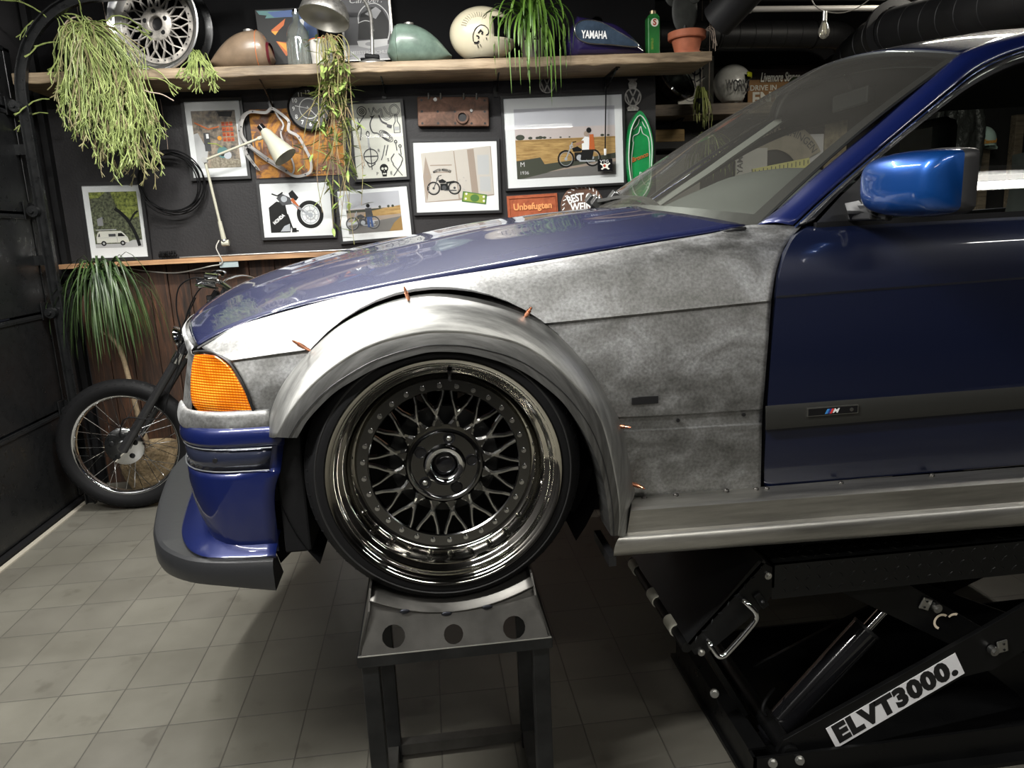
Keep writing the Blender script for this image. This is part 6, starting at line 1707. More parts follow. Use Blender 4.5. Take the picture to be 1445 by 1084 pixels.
# ---- green board
gy = WY - 0.06
go = [(903, 156), (912, 166), (919, 185), (922, 205), (921, 235), (918, 265), (905, 285), (893, 275), (886, 235), (886, 205), (889, 180), (895, 165)]
gp = cr([P(x, y, gy) for x, y in go], 64, True); gc = sum(gp, Vector()) / 64
gp2 = [gc + (p - gc) * 0.90 for p in gp]; gp3 = [gc + (p - gc) * 0.82 + Vector((0, 0.03, 0)) for p in gp]
gb = empty('green_board', gc + Vector((0, 0.05, -0.28)), 'glossy green moulded board with white lines hanging at the wall corner', 'board')
M['greengloss'] = mat('green_gloss', (0.012, 0.26, 0.07), 0.2, coat=1, vary=0.25, vscale=6)
b = MB(); b.grid([gp, [p + Vector((0, 0.05, 0)) for p in gp]], closed=True); b.grid([gp, gp2, gp3], closed=True); b.add([p + Vector((0, 0.05, 0)) for p in gp], [tuple(range(64))]); b.add(gp3, [tuple(range(64))])
b.build('shell', M['greengloss'], gb, smooth=30)
M['linewhite'] = mat('white_line', (0.62, 0.70, 0.64), 0.4)
for q, r in ((gp2, 0.0035),):
    b = MB(); b.tube([p + Vector((0, -0.001, 0)) for p in q], r, 6, closed=True); b.build('white_edge', M['linewhite'], gb, smooth=60)
for pts in (((893, 200), (894, 192), (901, 188), (904, 178), (907, 188), (914, 193), (916, 200)), ((894, 183), (900, 176), (904, 165), (908, 176), (914, 184)), ((894, 200), (891, 230), (894, 262), (901, 256), (904, 240), (907, 256), (914, 262), (917, 230), (916, 200))):
    b = MB(); b.tube(cr([P(x, y, gy + 0.024) for x, y in pts], 30), 0.0026, 5); b.build('white_line', M['linewhite'], gb, smooth=60)
text('Bronco', P(903, 222, gy + 0.026), Vector((1, 0, 0.35)), Vector((-0.35, 0, 1)), 0.035, K['orange'], gb, 'board_letters', 0.001, shear=0.3, bold=0.02)
# ---- signs low on the wall
us_, c, ux, uy, w, h = plate('enamel_sign', 'rust orange sign lettered Unbefugten standing behind the bonnet', 'sign', [(715, 277), (785.5, 272.5), (789, 318), (718, 323)], M['rustred'], 0.006)
b = MB()
for p, q in (((-0.46, 0.42), (0.46, 0.42)), ((-0.46, -0.42), (0.46, -0.42)), ((-0.46, -0.42), (-0.46, 0.42)), ((0.46, -0.42), (0.46, 0.42))):
    b.bar(c + ux * w * p[0] + uy * h * p[1] + Vector((0, -0.004, 0)), c + ux * w * q[0] + uy * h * q[1] + Vector((0, -0.004, 0)), 0.004, 0.003, up=(0, 1, 0))
b.build('raised_border', M['rustred'], us_)
M['signorange'] = mat('sign_orange', (0.78, 0.33, 0.12), 0.6)
text('Unbefugten', c + uy * h * 0.14 + Vector((0, -0.0035, 0)), ux, uy, h * 0.28, M['signorange'], us_, 'sign_letters', 0.001, bold=0.03, fit=w * 0.76)
text('ist das', c - uy * h * 0.16 + Vector((0, -0.0035, 0)), ux, uy, h * 0.09, M['signorange'], us_, 'sign_letters', 0.001)
text('Betreten', c - uy * h * 0.34 + Vector((0, -0.0035, 0)), ux, uy, h * 0.18, M['signorange'], us_, 'sign_letters', 0.001)
oc = P(822, 292, WY - 0.008)
b = MB(); b.lathe([(0.0005, 0), (0.125, 0), (0.13, 0.003), (0.13, 0.006), (0.0005, 0.006)], oc, (0, 1, 0), 48)
ov = b.build('oval_sign', M['castrust']); tag(ov, 'round brown sign with white lettering behind the wiper', 'sign')
text('BEST OF', oc + Vector((-0.005, -0.001, 0.055)), (1, 0, 0.03), (-0.03, 0, 1), 0.062, K['white'], ov, 'sign_letters', 0.001, bold=0.035, fit=0.17, arc=0.2)
text('WEINH', oc + Vector((0.01, -0.001, 0.0)), (1, 0, 0.03), (-0.03, 0, 1), 0.062, K['white'], ov, 'sign_letters', 0.001, bold=0.035, fit=0.17)
b = MB()
for k in range(28):
    t = 2 * PI * k / 28; b.bar(oc + Vector((0.108 * math.cos(t), -0.002, 0.108 * math.sin(t))), oc + Vector((0.122 * math.cos(t + 0.12), -0.002, 0.122 * math.sin(t + 0.12))), 0.005, 0.002, up=(0, 1, 0))
b.build('sign_edge_marks', K['white'], ov)
# ---- cord with tag in front of the big picture
tgp = P(855, 131, WY - 0.06)
tgb = P(854, 233, WY - 0.06); tgr = empty('hanging_tag', tgb + Vector((0, 0, -0.04)), 'small black tag hanging on a black cord over the field picture', 'tag')
b = MB(); b.tube([P(857, 112, WY - 0.06), tgp, P(854, 212, WY - 0.06)], 0.004, 8); b.build('cord', M['rubber'], tgr, smooth=60)
b = MB(); b.cyl(P(854, 210, WY - 0.06), P(854, 219, WY - 0.06), 0.009, 0.006, n=12); b.build('clip', M['white'], tgr)
b = MB(); b.prism([(-0.044, -0.034), (0.044, -0.034), (0.044, 0.034), (-0.044, 0.034)], tgb, (1, 0, 0), (0, 0, 1), (0, 0.006, 0)); b.build('card', M['blackgloss'], tgr, bevel=0.002)
a = Art(tgb + Vector((-0.044, -0.001, -0.034)), Vector((1, 0, 0)), Vector((0, 0, 1)), 0.088, 0.068)
a.disc(0.5, 0.45, 0.2, 'cream', 16, 0.8); a.poly([(0.2, 0.2), (0.8, 0.7), (0.85, 0.6), (0.3, 0.12)], 'cream'); a.poly([(0.8, 0.2), (0.2, 0.7), (0.15, 0.6), (0.7, 0.12)], 'cream'); a.disc(0.45, 0.45, 0.09, 'red', 12); a.build(tgr)
text('VTG', tgb + Vector((-0.006, -0.0025, 0.02)), (1, 0, 0), (0, 0, 1), 0.022, K['white'], tgr, 'tag_letters', 0.0004, fit=0.05)
# ---- coil of wire
wc = P(243, 257, WY - 0.055)
wr = empty('wire_coil', wc + Vector((0, 0.02, -0.18)), 'coil of black wire hanging below the hanging plant', 'wire coil')
random.seed(5)
for k in range(7):
    r_ = random.uniform(0.145, 0.168); dx, dz = random.uniform(-0.012, 0.012), random.uniform(-0.014, 0.008); e = random.uniform(0.94, 1.04)
    b = MB(); b.tube([wc + Vector((dx + r_ * math.cos(t), -0.004 * k + 0.006 * math.sin(3 * t + k), dz + r_ * e * math.sin(t))) for t in [2 * PI * i / 48 for i in range(48)]], 0.0032, 6, closed=True)
    b.build('wire_loop', M['rubber'], wr, smooth=60)
b = MB(); b.tube([wc + Vector((0, 0, 0.165)), P(236, 200, WY - 0.02), P(226, 140, WY - 0.01)], 0.0015, 5); b.build('hanging_string', K['tan'], wr)
# ---- shelf brackets with chain hooks
for i, (x0, y0, x1, y1) in enumerate(((372, 105, 384, 150), (540, 100, 543, 130), (703, 92, 701, 128), (868, 93, 857, 122))):
    a, c = P(x0, y0, 4.10), P(x1, y1 - 12, WY - 0.006)
    a = Vector((c.x - 0.01, 4.12, a.z)); c2 = Vector((c.x, WY - 0.006, c.z))
    b = MB(); b.bar(a + Vector((0, 0, -0.004)), Vector((a.x, WY - 0.003, a.z - 0.004)), 0.022, 0.006); b.bar(Vector((a.x, WY - 0.008, a.z - 0.004)), Vector((a.x, WY - 0.008, c2.z - 0.08)), 0.022, 0.006, up=(0, 1, 0)); b.tube(cr([a + Vector((0, 0.02, -0.01)), a.lerp(c2, 0.5) + Vector((0, 0.03, -0.03)), c2 + Vector((0, 0, -0.05))], 12), 0.005, 6)
    o = b.build('shelf_bracket', M['steelblack']); tag(o, ['black iron shelf bracket above the heart-shaped gasket', 'black iron shelf bracket above the tattoo drawings', 'black iron shelf bracket right of the cylinder head', 'black iron shelf bracket above the hanging tag'][i], 'bracket')

# ---- clamp lamp on the ledge
base = P(321, 366, WY - 0.10); base = Vector((base.x, WY - 0.10, 1.275))
M['putty'] = mat('putty_enamel', (0.46, 0.45, 0.36), 0.35, coat=0.3)
lp = empty('clamp_lamp', base, 'cream enamel clamp lamp with a jointed arm on the wooden ledge', 'lamp')
b = MB(); b.bar(base + Vector((0, 0, 0)), base + Vector((0, 0, 0.055)), 0.035, 0.03); b.cyl(base + Vector((-0.02, 0, 0.075)), base + Vector((0.02, 0, 0.075)), 0.017, n=16); b.build('clamp', M['putty'], lp, bevel=0.003)
YLm = WY - 0.14
e0, e1, e2 = Vector((base.x - 0.005, WY - 0.10, base.z + 0.085)), P(289, 226, YLm), P(369, 194, YLm - 0.03)
b = MB(); b.cyl(e0, e0.lerp(e1, 0.25), 0.014, 0.011, n=12); b.cyl(e0.lerp(e1, 0.22), e1, 0.0075, n=10); b.build('lower_arm', M['putty'], lp, smooth=40)
b = MB(); b.cyl(e1 + Vector((0, 0.012, 0)), e1 + Vector((0, -0.014, 0)), 0.015, n=16); b.sphere(e0, 0.018, 12); b.build('joint', M['steel'], lp, smooth=40)
b = MB(); b.cyl(e1, e2, 0.0065, n=10); b.cyl(e2 - (e2 - e1).normalized() * 0.02, e2 + Vector((0.02, 0, 0.005)), 0.011, n=12); b.build('upper_arm', M['putty'], lp, smooth=40)
h0, h1 = P(372, 184, YLm - 0.03), P(403, 222, YLm - 0.06); hd = (h1 - h0).normalized(); hl = (h1 - h0).length
b = MB(); b.lathe([(0.020, 0), (0.030, hl * 0.12), (0.038, hl * 0.42), (0.042, hl * 0.48), (0.044, hl * 0.5), (0.066, hl * 0.98), (0.0665, hl), (0.063, hl * 0.98), (0.040, hl * 0.5)], h0, hd, 36); b.build('shade', M['putty'], lp, smooth=40)
b = MB(); b.cyl(h0 - hd * 0.03, h0 + hd * 0.01, 0.019, n=18); b.build('switch_cap', M['blackgloss'], lp, smooth=40)
b = MB(); b.tube(cr([base + Vector((-0.03, -0.01, 0.09)), base + Vector((-0.045, -0.03, 0.05)), base + Vector((-0.02, -0.035, -0.03)), base + Vector((-0.08, -0.02, -0.045)), P(250, 385, WY - 0.035), P(210, 383, WY - 0.035), P(183, 379, WY - 0.035)], 60), 0.0035, 6); b.build('cable', mat('white_cable', (0.42, 0.40, 0.36), 0.5), lp, smooth=60)
b = MB(); b.box(base + Vector((0.01, -0.02, -0.035)), (0.10, 0.006, 0.045)); b.build('adhesive_tape', mat('grey_tape', (0.30, 0.36, 0.37), 0.5), lp)
# rods and brush lying on the ledge
zz = 1.2755
ra, rb_ = P(252, 358, WY - 0.06), P(384, 350, WY - 0.06)
b = MB(); b.cyl((ra.x, WY - 0.05, zz + 0.006), (rb_.x + 0.02, WY - 0.05, zz + 0.006), 0.006, n=10); b.cyl((rb_.x - 0.02, WY - 0.05, zz + 0.006), (rb_.x + 0.5, WY - 0.045, zz + 0.006), 0.0045, n=10)
o = b.build('metal_rod', M['steel'], smooth=40); tag(o, 'long thin metal rod lying on the wooden ledge', 'rod')
bp0 = P(237, 357, WY - 0.06); b = MB(); random.seed(2)
b.cyl((bp0.x - 0.05, WY - 0.06, zz + 0.02), (bp0.x + 0.045, WY - 0.06, zz + 0.02), 0.008, n=8)
for k in range(260):
    x = bp0.x + random.uniform(-0.045, 0.04); t = random.uniform(0, 2 * PI)
    b.bar((x, WY - 0.06, zz + 0.02), (x + random.uniform(-.004, .004), WY - 0.06 + 0.026 * math.cos(t), zz + 0.024 + 0.022 * math.sin(t)), 0.0012, 0.0012, up=(1, 0, 0))
o = b.build('bottle_brush', M['rubber']); tag(o, 'small black bottle brush lying at the rod end on the ledge', 'brush')
# wall socket behind the drooping plant
so = P(146, 402, WY - 0.035); b = MB(); b.box(so, (0.12, 0.02, 0.08)); o = b.build('wall_socket', M['white'], bevel=0.004); tag(o, 'white double wall socket behind the drooping plant', 'socket')
for dx in (-0.03, 0.03):
    b = MB(); b.cyl(so + Vector((dx, -0.0101, 0)), so + Vector((dx, -0.012, 0)), 0.02, n=20); b.build('outlet', K['dgrey'], o)
# ================================================================ THE LONG SHELF AND WHAT STANDS ON IT
SF = 4.06    # front edge of the shelf
s0, s1 = P(20, 103, SF), P(1005, 72, SF)
def sz(x): return s0.z + (s1.z - s0.z) * (x - s0.x) / (s1.x - s0.x)
SX0, SX1 = -1.93, s1.x
b = MB(); random.seed(21); TH = 0.050
secs = []
for k in range(61):
    x = SX0 + (SX1 - SX0) * k / 60; z = sz(x); j = random.uniform(-0.003, 0.003); e = random.uniform(-0.004, 0.004)
    secs.append([Vector((x, SF + e, z - 0.003)), Vector((x, SF + 0.004 + e, z)), Vector((x, WY - 0.001 if x < 1.39 else WY - 0.001, z)), Vector((x, WY - 0.001, z - TH)), Vector((x, SF + 0.003 + e, z - TH + j)), Vector((x, SF + e, z - TH + 0.004 + j))])
b.grid(secs, closed=True); b.add(secs[0], [tuple(range(6))]); b.add(secs[-1], [tuple(range(6))])
shf = b.build('wall_shelf', M['shelfwood'], smooth=30); tag(shf, 'long rough oak shelf running the whole wall above the pictures', 'shelf')
def on(px, Y):   # point on the shelf under image column px
    p = P(px, 90, Y); return Vector((p.x, Y, sz(p.x) + 0.0006))

# ---- spoked wheel
wr_ = 0.240
wp_ = on(229, 4.20); wc_ = wp_ + Vector((0, 0, wr_))
bw = empty('alloy_wheel', wp_, 'silver cross-spoke car wheel without a tyre on the upper shelf', 'car wheel')
AXW = Vector((0.20, 0.98, 0.0)).normalized()    # towards the wall
b = MB(); b.lathe([(0.238, 0.0), (0.240, -0.006), (0.234, -0.010), (0.228, -0.006), (0.224, 0.004), (0.206, 0.010), (0.200, 0.040), (0.186, 0.052)], wc_ + AXW * -0.04, AXW, 72); b.build('polished_lip', mat('polished_lip', (0.80, 0.80, 0.79), 0.34, 1.0), bw, smooth=50)
b = MB(); b.lathe([(0.240, -0.004), (0.238, 0.006), (0.215, 0.02), (0.212, 0.06), (0.208, 0.13), (0.222, 0.145), (0.238, 0.15), (0.238, 0.158), (0.215, 0.155), (0.200, 0.12), (0.195, 0.05)], wc_ + AXW * -0.04, AXW, 72); b.build('rim_barrel', M['steelblack'], bw, smooth=40)
M['dirtysilver'] = mat('dirty_silver', (0.50, 0.47, 0.43), 0.45, 0.4, vary=0.5, vscale=25)
uW = Vector((AXW.y, -AXW.x, 0)); vW = Vector((0, 0, 1)); cW = wc_ + AXW * 0.005
def wpt(r, t, d=0): return cW + (uW * math.cos(t) + vW * math.sin(t)) * r + AXW * d
b = MB()
for k in range(16):
    t = 2 * PI * k / 16
    for s in (-1, 1):
        a, c = wpt(0.072, t, -0.008), wpt(0.166, t + s * 0.36, 0.0); m_ = wpt(0.12, t + s * 0.16, -0.008)
        for p, q in ((a, m_), (m_, c)): b.bar(p, q, 0.0062, 0.010, up=AXW)
b.build('cross_spokes', M['dirtysilver'], bw)
b = MB(); b.lathe([(0.188, 0.002), (0.186, -0.004), (0.164, -0.004), (0.162, 0.01)], cW, AXW, 64); b.build('rim_ring', M['dirtysilver'], bw, smooth=40)
b = MB(); b.lathe([(0.082, 0.012), (0.080, -0.012), (0.070, -0.020), (0.040, -0.022), (0.035, -0.018), (0.035, 0.02)], cW, AXW, 48); b.build('hub', M['dirtysilver'], bw, smooth=35)
MB().lathe([(0.0005, 0.012), (0.036, 0.012)], cW, AXW, 32).build('centre_bore', M['seal'], bw, solid=0.001)
for k in range(5):
    t = 2 * PI * k / 5 + 0.35; q = wpt(0.056, t, -0.0215); MB().cyl(q, q + AXW * 0.004, 0.0115, n=16).build('bolt_hole', M['seal'], bw)
pb = None
for k in range(30):
    q = wpt(0.175, 2 * PI * k / 30, -0.004)
    if pb is None:
        b = MB(); b.cyl(q, q - AXW * 0.004, 0.0035, n=8); pb = b.build('rim_bolt', M['steelblack'], bw); pq = WL[pb] - q
    else:
        o = pb.copy(); COL.objects.link(o); o.parent = bw; o.location = q + pq - WL[bw]

# ---- old motorcycle tanks
def tank(name, label, px0, px1, hpx, Y, m_, flip=1, group=None):
    a, c = on(px0, Y), on(px1, Y); L = (c.x - a.x); H = hpx * Y / 1040
    root = empty(name, (a + c) / 2, label, 'fuel tank', group)
    rows = []; n = 28
    for k in range(n + 1):
        u = k / n
        uu = u if flip > 0 else 1 - u       # blunt end at u=0
        # side outline: blunt rounded front, long tapering tail
        top = H * (math.sin(PI * min(1, (1 - uu) * 0.5 + 0.5 * 0) ** 0.9) if False else 1) * (1 - ((max(0, uu - 0.25)) / 0.75) ** 2.3 * 0.80) * (1 - (max(0, 0.22 - uu) / 0.22) ** 2.4 * 0.72)
        bot = H * 0.02 + H * 0.30 * (max(0, 0.18 - uu) / 0.18) ** 2 + H * 0.20 * (max(0, uu - 0.6) / 0.4) ** 2
        wd = 0.115 * (1 - (max(0, uu - 0.30) / 0.70) ** 2.0 * 0.72) * (1 - (max(0, 0.2 - uu) / 0.2) ** 2.6 * 0.6)
        cz = (top + bot) / 2; hz = max(0.004, (top - bot) / 2)
        ring_ = []
        for j in range(24):
            t = 2 * PI * j / 24; cs, sn = math.cos(t), math.sin(t)
            ring_.append(Vector((a.x + L * u, Y + wd * math.copysign(abs(cs) ** 0.8, cs), a.z + cz + hz * math.copysign(abs(sn) ** 0.85, sn))))
        rows.append(ring_)
    b = MB(); b.grid(rows, closed=True); b.add(rows[0], [tuple(range(24))]); b.add(rows[-1], [tuple(range(24))])
    body = b.build('tank_body', m_, root, smooth=55)
    uc = 0.36 if flip > 0 else 0.64
    cp = Vector((a.x + L * uc, Y, a.z + H * 0.97)); MB().cyl(cp, cp + Vector((0, 0, 0.014)), 0.026, n=24).build('filler_cap', M['alu'], root, smooth=40)
    return root, a, L, H, rows
M['tan'] = mat('tan_paint', (0.215, 0.155, 0.105), 0.32, coat=0.4, vary=0.18, vscale=9)
M['sage'] = mat('sage_paint', (0.155, 0.22, 0.18), 0.32, coat=0.4, vary=0.25, vscale=12)
t1 = tank('fuel_tank', 'brown teardrop motorcycle tank beside the silver wheel', 297, 388, 48, 4.20, M['tan'], -1)
k_ = 22; b = MB(); b.tube([p + (p - sum(t1[4][k_], Vector()) / 24) * 0.004 for p in t1[4][k_]], 0.0018, 5, closed=True)
b.build('orange_pinstripe', mat('pinstripe', (0.55, 0.16, 0.05), 0.4), t1[0], smooth=60)
b = MB(); b.grid([[p + Vector((0.0, 0, 0)) for p in t1[4][26]], [sum(t1[4][26], Vector()) / 24 + (p - sum(t1[4][26], Vector()) / 24) * 0.9 + Vector((0.012, 0, 0)) for p in t1[4][26]]], closed=True); b.build('end_panel', mat('maroon', (0.09, 0.010, 0.016), 0.3, coat=0.5), t1[0], smooth=60)
t2 = tank('fuel_tank', 'sage green teardrop motorcycle tank left of the cream helmet', 548, 638, 51, 4.20, M['sage'], 1)
b = MB(); b.tube([p + (p - sum(t2[4][4], Vector()) / 24) * 0.006 for p in t2[4][4]], 0.003, 5, closed=True); b.build('seam', M['sage'], t2[0], smooth=60)
# Yamaha tank
M['tankblue'] = mat('tank_blue', (0.055, 0.085, 0.13), 0.28, 0.3, coat=1, vary=0.3, vscale=20)
M['tankviolet'] = mat('tank_violet', (0.022, 0.015, 0.07), 0.22, coat=1)
a, c = on(799, 4.18), on(903, 4.18); Lx = c.x - a.x; HH = 52 * 4.18 / 1040
yt = empty('fuel_tank', (a + c) / 2, 'blue and violet lettered motorcycle tank right of the spider plant', 'fuel tank')
rows = []
for k in range(31):
    u = k / 30
    top = HH * (0.40 + 0.60 * min(1, u / 0.13) ** 0.7) if u < 0.13 else HH * (1.0 - 0.16 * (u - 0.13) / 0.4 if u < 0.53 else 0.84 - 0.62 * ((u - 0.53) / 0.47) ** 1.7)
    bot = HH * 0.0 + HH * 0.25 * (max(0, 0.1 - u) / 0.1) ** 2
    wd = 0.12 * (1 - (max(0, u - 0.35) / 0.65) ** 2 * 0.45) * (0.55 + 0.45 * min(1, u / 0.12))
    cz, hz = (top + bot) / 2, max(.006, (top - bot) / 2)
    rows.append([Vector((a.x + Lx * u, 4.18 + wd * math.copysign(abs(math.cos(t)) ** 0.6, math.cos(t)), a.z + cz + hz * math.copysign(abs(math.sin(t)) ** 0.7, math.sin(t)))) for t in [2 * PI * j / 24 for j in range(24)]])
b = MB(); b.grid(rows, closed=True); b.add(rows[0], [tuple(range(24))]); b.add(rows[-1], [tuple(range(24))]); b.build('tank_body', M['tankviolet'], yt, smooth=55)
pp = [P(x, y, 4.05) for x, y in ((811, 38), (818, 30), (832, 28), (850, 32), (870, 43), (895, 58), (902, 64), (896, 66), (862, 63), (832, 61), (818, 56), (812, 48))]
pp = cr(pp, 48, True)
b = MB(); b.add(pp + [p + Vector((0, 0.03, 0)) for p in pp], [tuple(range(48)), tuple(range(48, 96))[::-1]] + [(k, (k + 1) % 48, (k + 1) % 48 + 48, k + 48) for k in range(48)]); b.build('side_panel', M['tankblue'], yt, bevel=0.004)
b = MB(); b.tube([p + Vector((0, -0.001, 0)) for p in pp], 0.0028, 6, closed=True); b.build('silver_outline', M['zinc'], yt, smooth=60)
text('YAMAHA', P(838.5, 49.5, 4.046), Vector((1, 0, -0.045)), Vector((0.045, 0, 1)), 0.052, K['white'], yt, 'tank_letters', 0.001, bold=0.03, fit=0.137)
q = Vector((a.x + Lx * 0.42, 4.18, a.z + HH * 0.90)); b = MB(); b.lathe([(0.0005, 0.028), (0.02, 0.026), (0.034, 0.012), (0.038, 0)], q, (0.08, 0, 1), 28); b.build('filler_cap', M['chrome'], yt, smooth=40)

# ---- painting leaning behind the bottle
pc, ux, uy, w, h = fit([(364, 14), (449, 10), (450, 88), (366, 92)], 4.34)
pn = empty('abstract_painting', pc - uy * h / 2 + Vector((0, 0.02, 0)), 'dark abstract canvas with blue streak and orange flames behind the glass bottle', 'painting')
o_ = pc - ux * w / 2 - uy * h / 2
MB().prism([(0, 0), (w, 0), (w, h), (0, h)], o_, ux, uy, (0, 0.018, 0)).build('canvas', K['ink'], pn)
A_ = Art(o_ + Vector((0, -0.001, 0)), ux, uy, w, h)
for m_, pts in (('teal', [(0.02, 0.98), (0.6, 0.96), (0.62, 0.85), (0.15, 0.84), (0.18, 0.89), (0.06, 0.91)]), ('blue', [(0.2, 0.95), (0.98, 0.99), (0.98, 0.84), (0.3, 0.85)]), ('blue', [(0.70, 0.84), (0.98, 0.84), (0.98, 0.05), (0.55, 0.03), (0.62, 0.4)]), ('lgrey', [(0.72, 0.8), (0.8, 0.8), (0.72, 0.5)]), ('teal', [(0.75, 0.5), (0.85, 0.6), (0.8, 0.1), (0.7, 0.1)]), ('orange', [(0.22, 0.62), (0.48, 0.82), (0.44, 0.70), (0.28, 0.55)]), ('amber', [(0.22, 0.60), (0.34, 0.60), (0.28, 0.53)]), ('orange', [(0.28, 0.42), (0.50, 0.38), (0.46, 0.18), (0.42, 0.14)]), ('amber', [(0.30, 0.41), (0.46, 0.36), (0.44, 0.22)])):
    A_.poly(pts, m_)
A_.build(pn, 'painted_picture')

# ---- bottle (clear pressed glass)
bo = on(424, 4.18); bt = empty('glass_bottle', bo, 'clear ribbed glass bottle in front of the abstract canvas', 'bottle')
b = MB(); prof = [(0.0005, 0.004), (0.050, 0.004), (0.057, 0.012), (0.058, 0.14), (0.054, 0.175), (0.040, 0.205), (0.024, 0.222), (0.018, 0.232), (0.018, 0.262), (0.021, 0.264), (0.021, 0.272), (0.016, 0.272)]
b.lathe(prof, bo, (0, 0, 1), 36); M['bottleglass'] = glassmat('bottle_glass', (0.80, 0.86, 0.86), 1, 0.04, 0.10, hazec=0.12)
b.build('glass_body', M['bottleglass'], bt, smooth=40, solid=0.002)
b = MB()
for k in range(18): t = 2 * PI * k / 18; b.cyl(bo + Vector((0.058 * math.cos(t), 0.058 * math.sin(t), 0.02)), bo + Vector((0.058 * math.cos(t), 0.058 * math.sin(t), 0.13)), 0.004, n=6)
b.build('glass_ribs', M['bottleglass'], bt, smooth=60)
MB().cyl(bo + Vector((0, 0, 0.272)), bo + Vector((0, 0, 0.285)), 0.017, n=16).build('stopper', M['chrome'], bt)

# ---- leafy helpers
def leaf(b, p, d, L, W_, up=Vector((0, 0, 1)), curl=0.2):
    d = d.normalized(); s = d.cross(up)
    if s.length < 0.1: s = Vector((1, 0, 0))
    s.normalize(); n = s.cross(d)
    prof = [(0, 0.12), (0.25, 0.8), (0.5, 1.0), (0.75, 0.75), (1.0, 0.02)]
    vs = []
    for t, w_ in prof:
        c = p + d * (L * t) - Vector((0, 0, 1)) * (curl * L * t * t)
        vs += [c - s * W_ * w_ / 2, c - n * (W_ * 0.14 * w_), c + s * W_ * w_ / 2]
    fs = []
    for i in range(4):
        for j in (0, 1): fs.append((i * 3 + j, i * 3 + j + 1, (i + 1) * 3 + j + 1, (i + 1) * 3 + j))
    b.add(vs, fs)
def ribbon(b, pts, W_, fold=0.25, taper=True):
    n = len(pts); vs = []
    for i, p in enumerate(pts):
        d = (pts[min(n - 1, i + 1)] - pts[max(0, i - 1)])
        if d.length < 1e-6: d = Vector((0, 0, 1))
        d.normalize(); s = d.cross(Vector((0, 0, 1)))
        if s.length < 0.15: s = Vector((d.y, -d.x, 0.01)) if abs(d.x) + abs(d.y) > 0.02 else Vector((1, 0, 0))
        s.normalize(); nn = s.cross(d); u = i / (n - 1)
        w_ = W_ * (min(1, 0.35 + u * 3) * (1 - u ** 3.0) + 0.03)
        vs += [p - s * w_ / 2, p - nn * w_ * fold, p + s * w_ / 2]
    b.add(vs, [(i * 3 + j, i * 3 + j + 1, (i + 1) * 3 + j + 1, (i + 1) * 3 + j) for i in range(n - 1) for j in (0, 1)])
# ---- white pot with trailing plant
po = on(459, 4.15)
tp_ = empty('trailing_plant', po, 'trailing leafy plant in a white pot hanging down over the tattoo drawings', 'potted plant')
b = MB(); b.lathe([(0.0005, 0.0), (0.062, 0.0), (0.064, 0.006), (0.072, 0.118), (0.074, 0.126), (0.070, 0.126), (0.064, 0.10), (0.0005, 0.10)], po, (0, 0, 1), 32); b.build('pot', mat('white_glazed', (0.62, 0.60, 0.57), 0.35, coat=0.4, vary=0.15, vscale=30), tp_, smooth=40)
b = MB(); b.tube([po + Vector((0.0735 * math.cos(t), 0.0735 * math.sin(t), 0.124)) for t in [2 * PI * k / 32 for k in range(32)]], 0.0022, 6, closed=True); b.build('pot_rim', K['orange'], tp_, smooth=60)
random.seed(31)
bs, blf = MB(), MB()
SH = Vector((0, 0, 0.118))
ends = [(500, 345), (470, 330), (455, 300), (480, 320), (492, 305), (510, 290), (450, 290), (440, 245), (505, 250), (515, 235), (462, 270), (485, 268), (470, 240), (495, 225), (430, 240), (452, 215), (478, 210), (465, 190), (490, 190), (500, 170), (440, 175), (420, 170), (476, 165), (482, 290), (488, 250), (474, 300), (466, 222), (484, 175)]
for i, (ex, ey) in enumerate(ends):
    st0 = po + SH + Vector((random.uniform(-0.02, 0.05), random.uniform(-0.05, 0.01), 0))
    Yp = random.uniform(3.95, 4.02)
    lip = Vector((st0.x + random.uniform(-0.03, 0.10), Yp, sz(st0.x) + random.uniform(0.0, 0.06)))
    e = P(ex, ey, Yp + random.uniform(0.0, 0.12))
    mid = lip.lerp(e, 0.5) + Vector((random.uniform(-0.06, 0.06) + 0.01, random.uniform(-0.02, 0.02), 0))
    pts = cr([st0, st0.lerp(lip, 0.5) + Vector((0, 0, 0.05)), lip, lip.lerp(e, 0.25) + Vector((random.uniform(-.02, .03), 0, 0)), mid, mid.lerp(e, 0.5) + Vector((random.uniform(-.02, .02), 0, 0)), e], 34)
    bs.tube(pts, [0.0028 - 0.0012 * k / 33 for k in range(34)], 5)
    for k in range(9, 34):
        if random.random() < 0.44:
            t = random.uniform(0, 2 * PI); d = Vector((math.cos(t), math.sin(t) * 0.5 - 0.2, random.uniform(-0.7, 0.5)))
            leaf(blf, pts[k], d, random.uniform(0.045, 0.09), random.uniform(0.013, 0.022))
for k in range(26):
    t = random.uniform(0, 2 * PI); leaf(blf, po + SH + Vector((random.uniform(-.06, .06), random.uniform(-.06, .04), 0.0)), Vector((math.cos(t), math.sin(t) - .3, random.uniform(-0.3, 0.6))), random.uniform(0.04, 0.08), 0.014)
bs.build('stems', mat('tan_stem', (0.26, 0.17, 0.10), 0.7, col2=(0.20, 0.22, 0.07), vscale=12), tp_, smooth=60)
blf.build('leaves', mat('trailing_leaf', (0.13, 0.21, 0.045), 0.5, col2=(0.30, 0.36, 0.11), vscale=14), tp_, smooth=60)

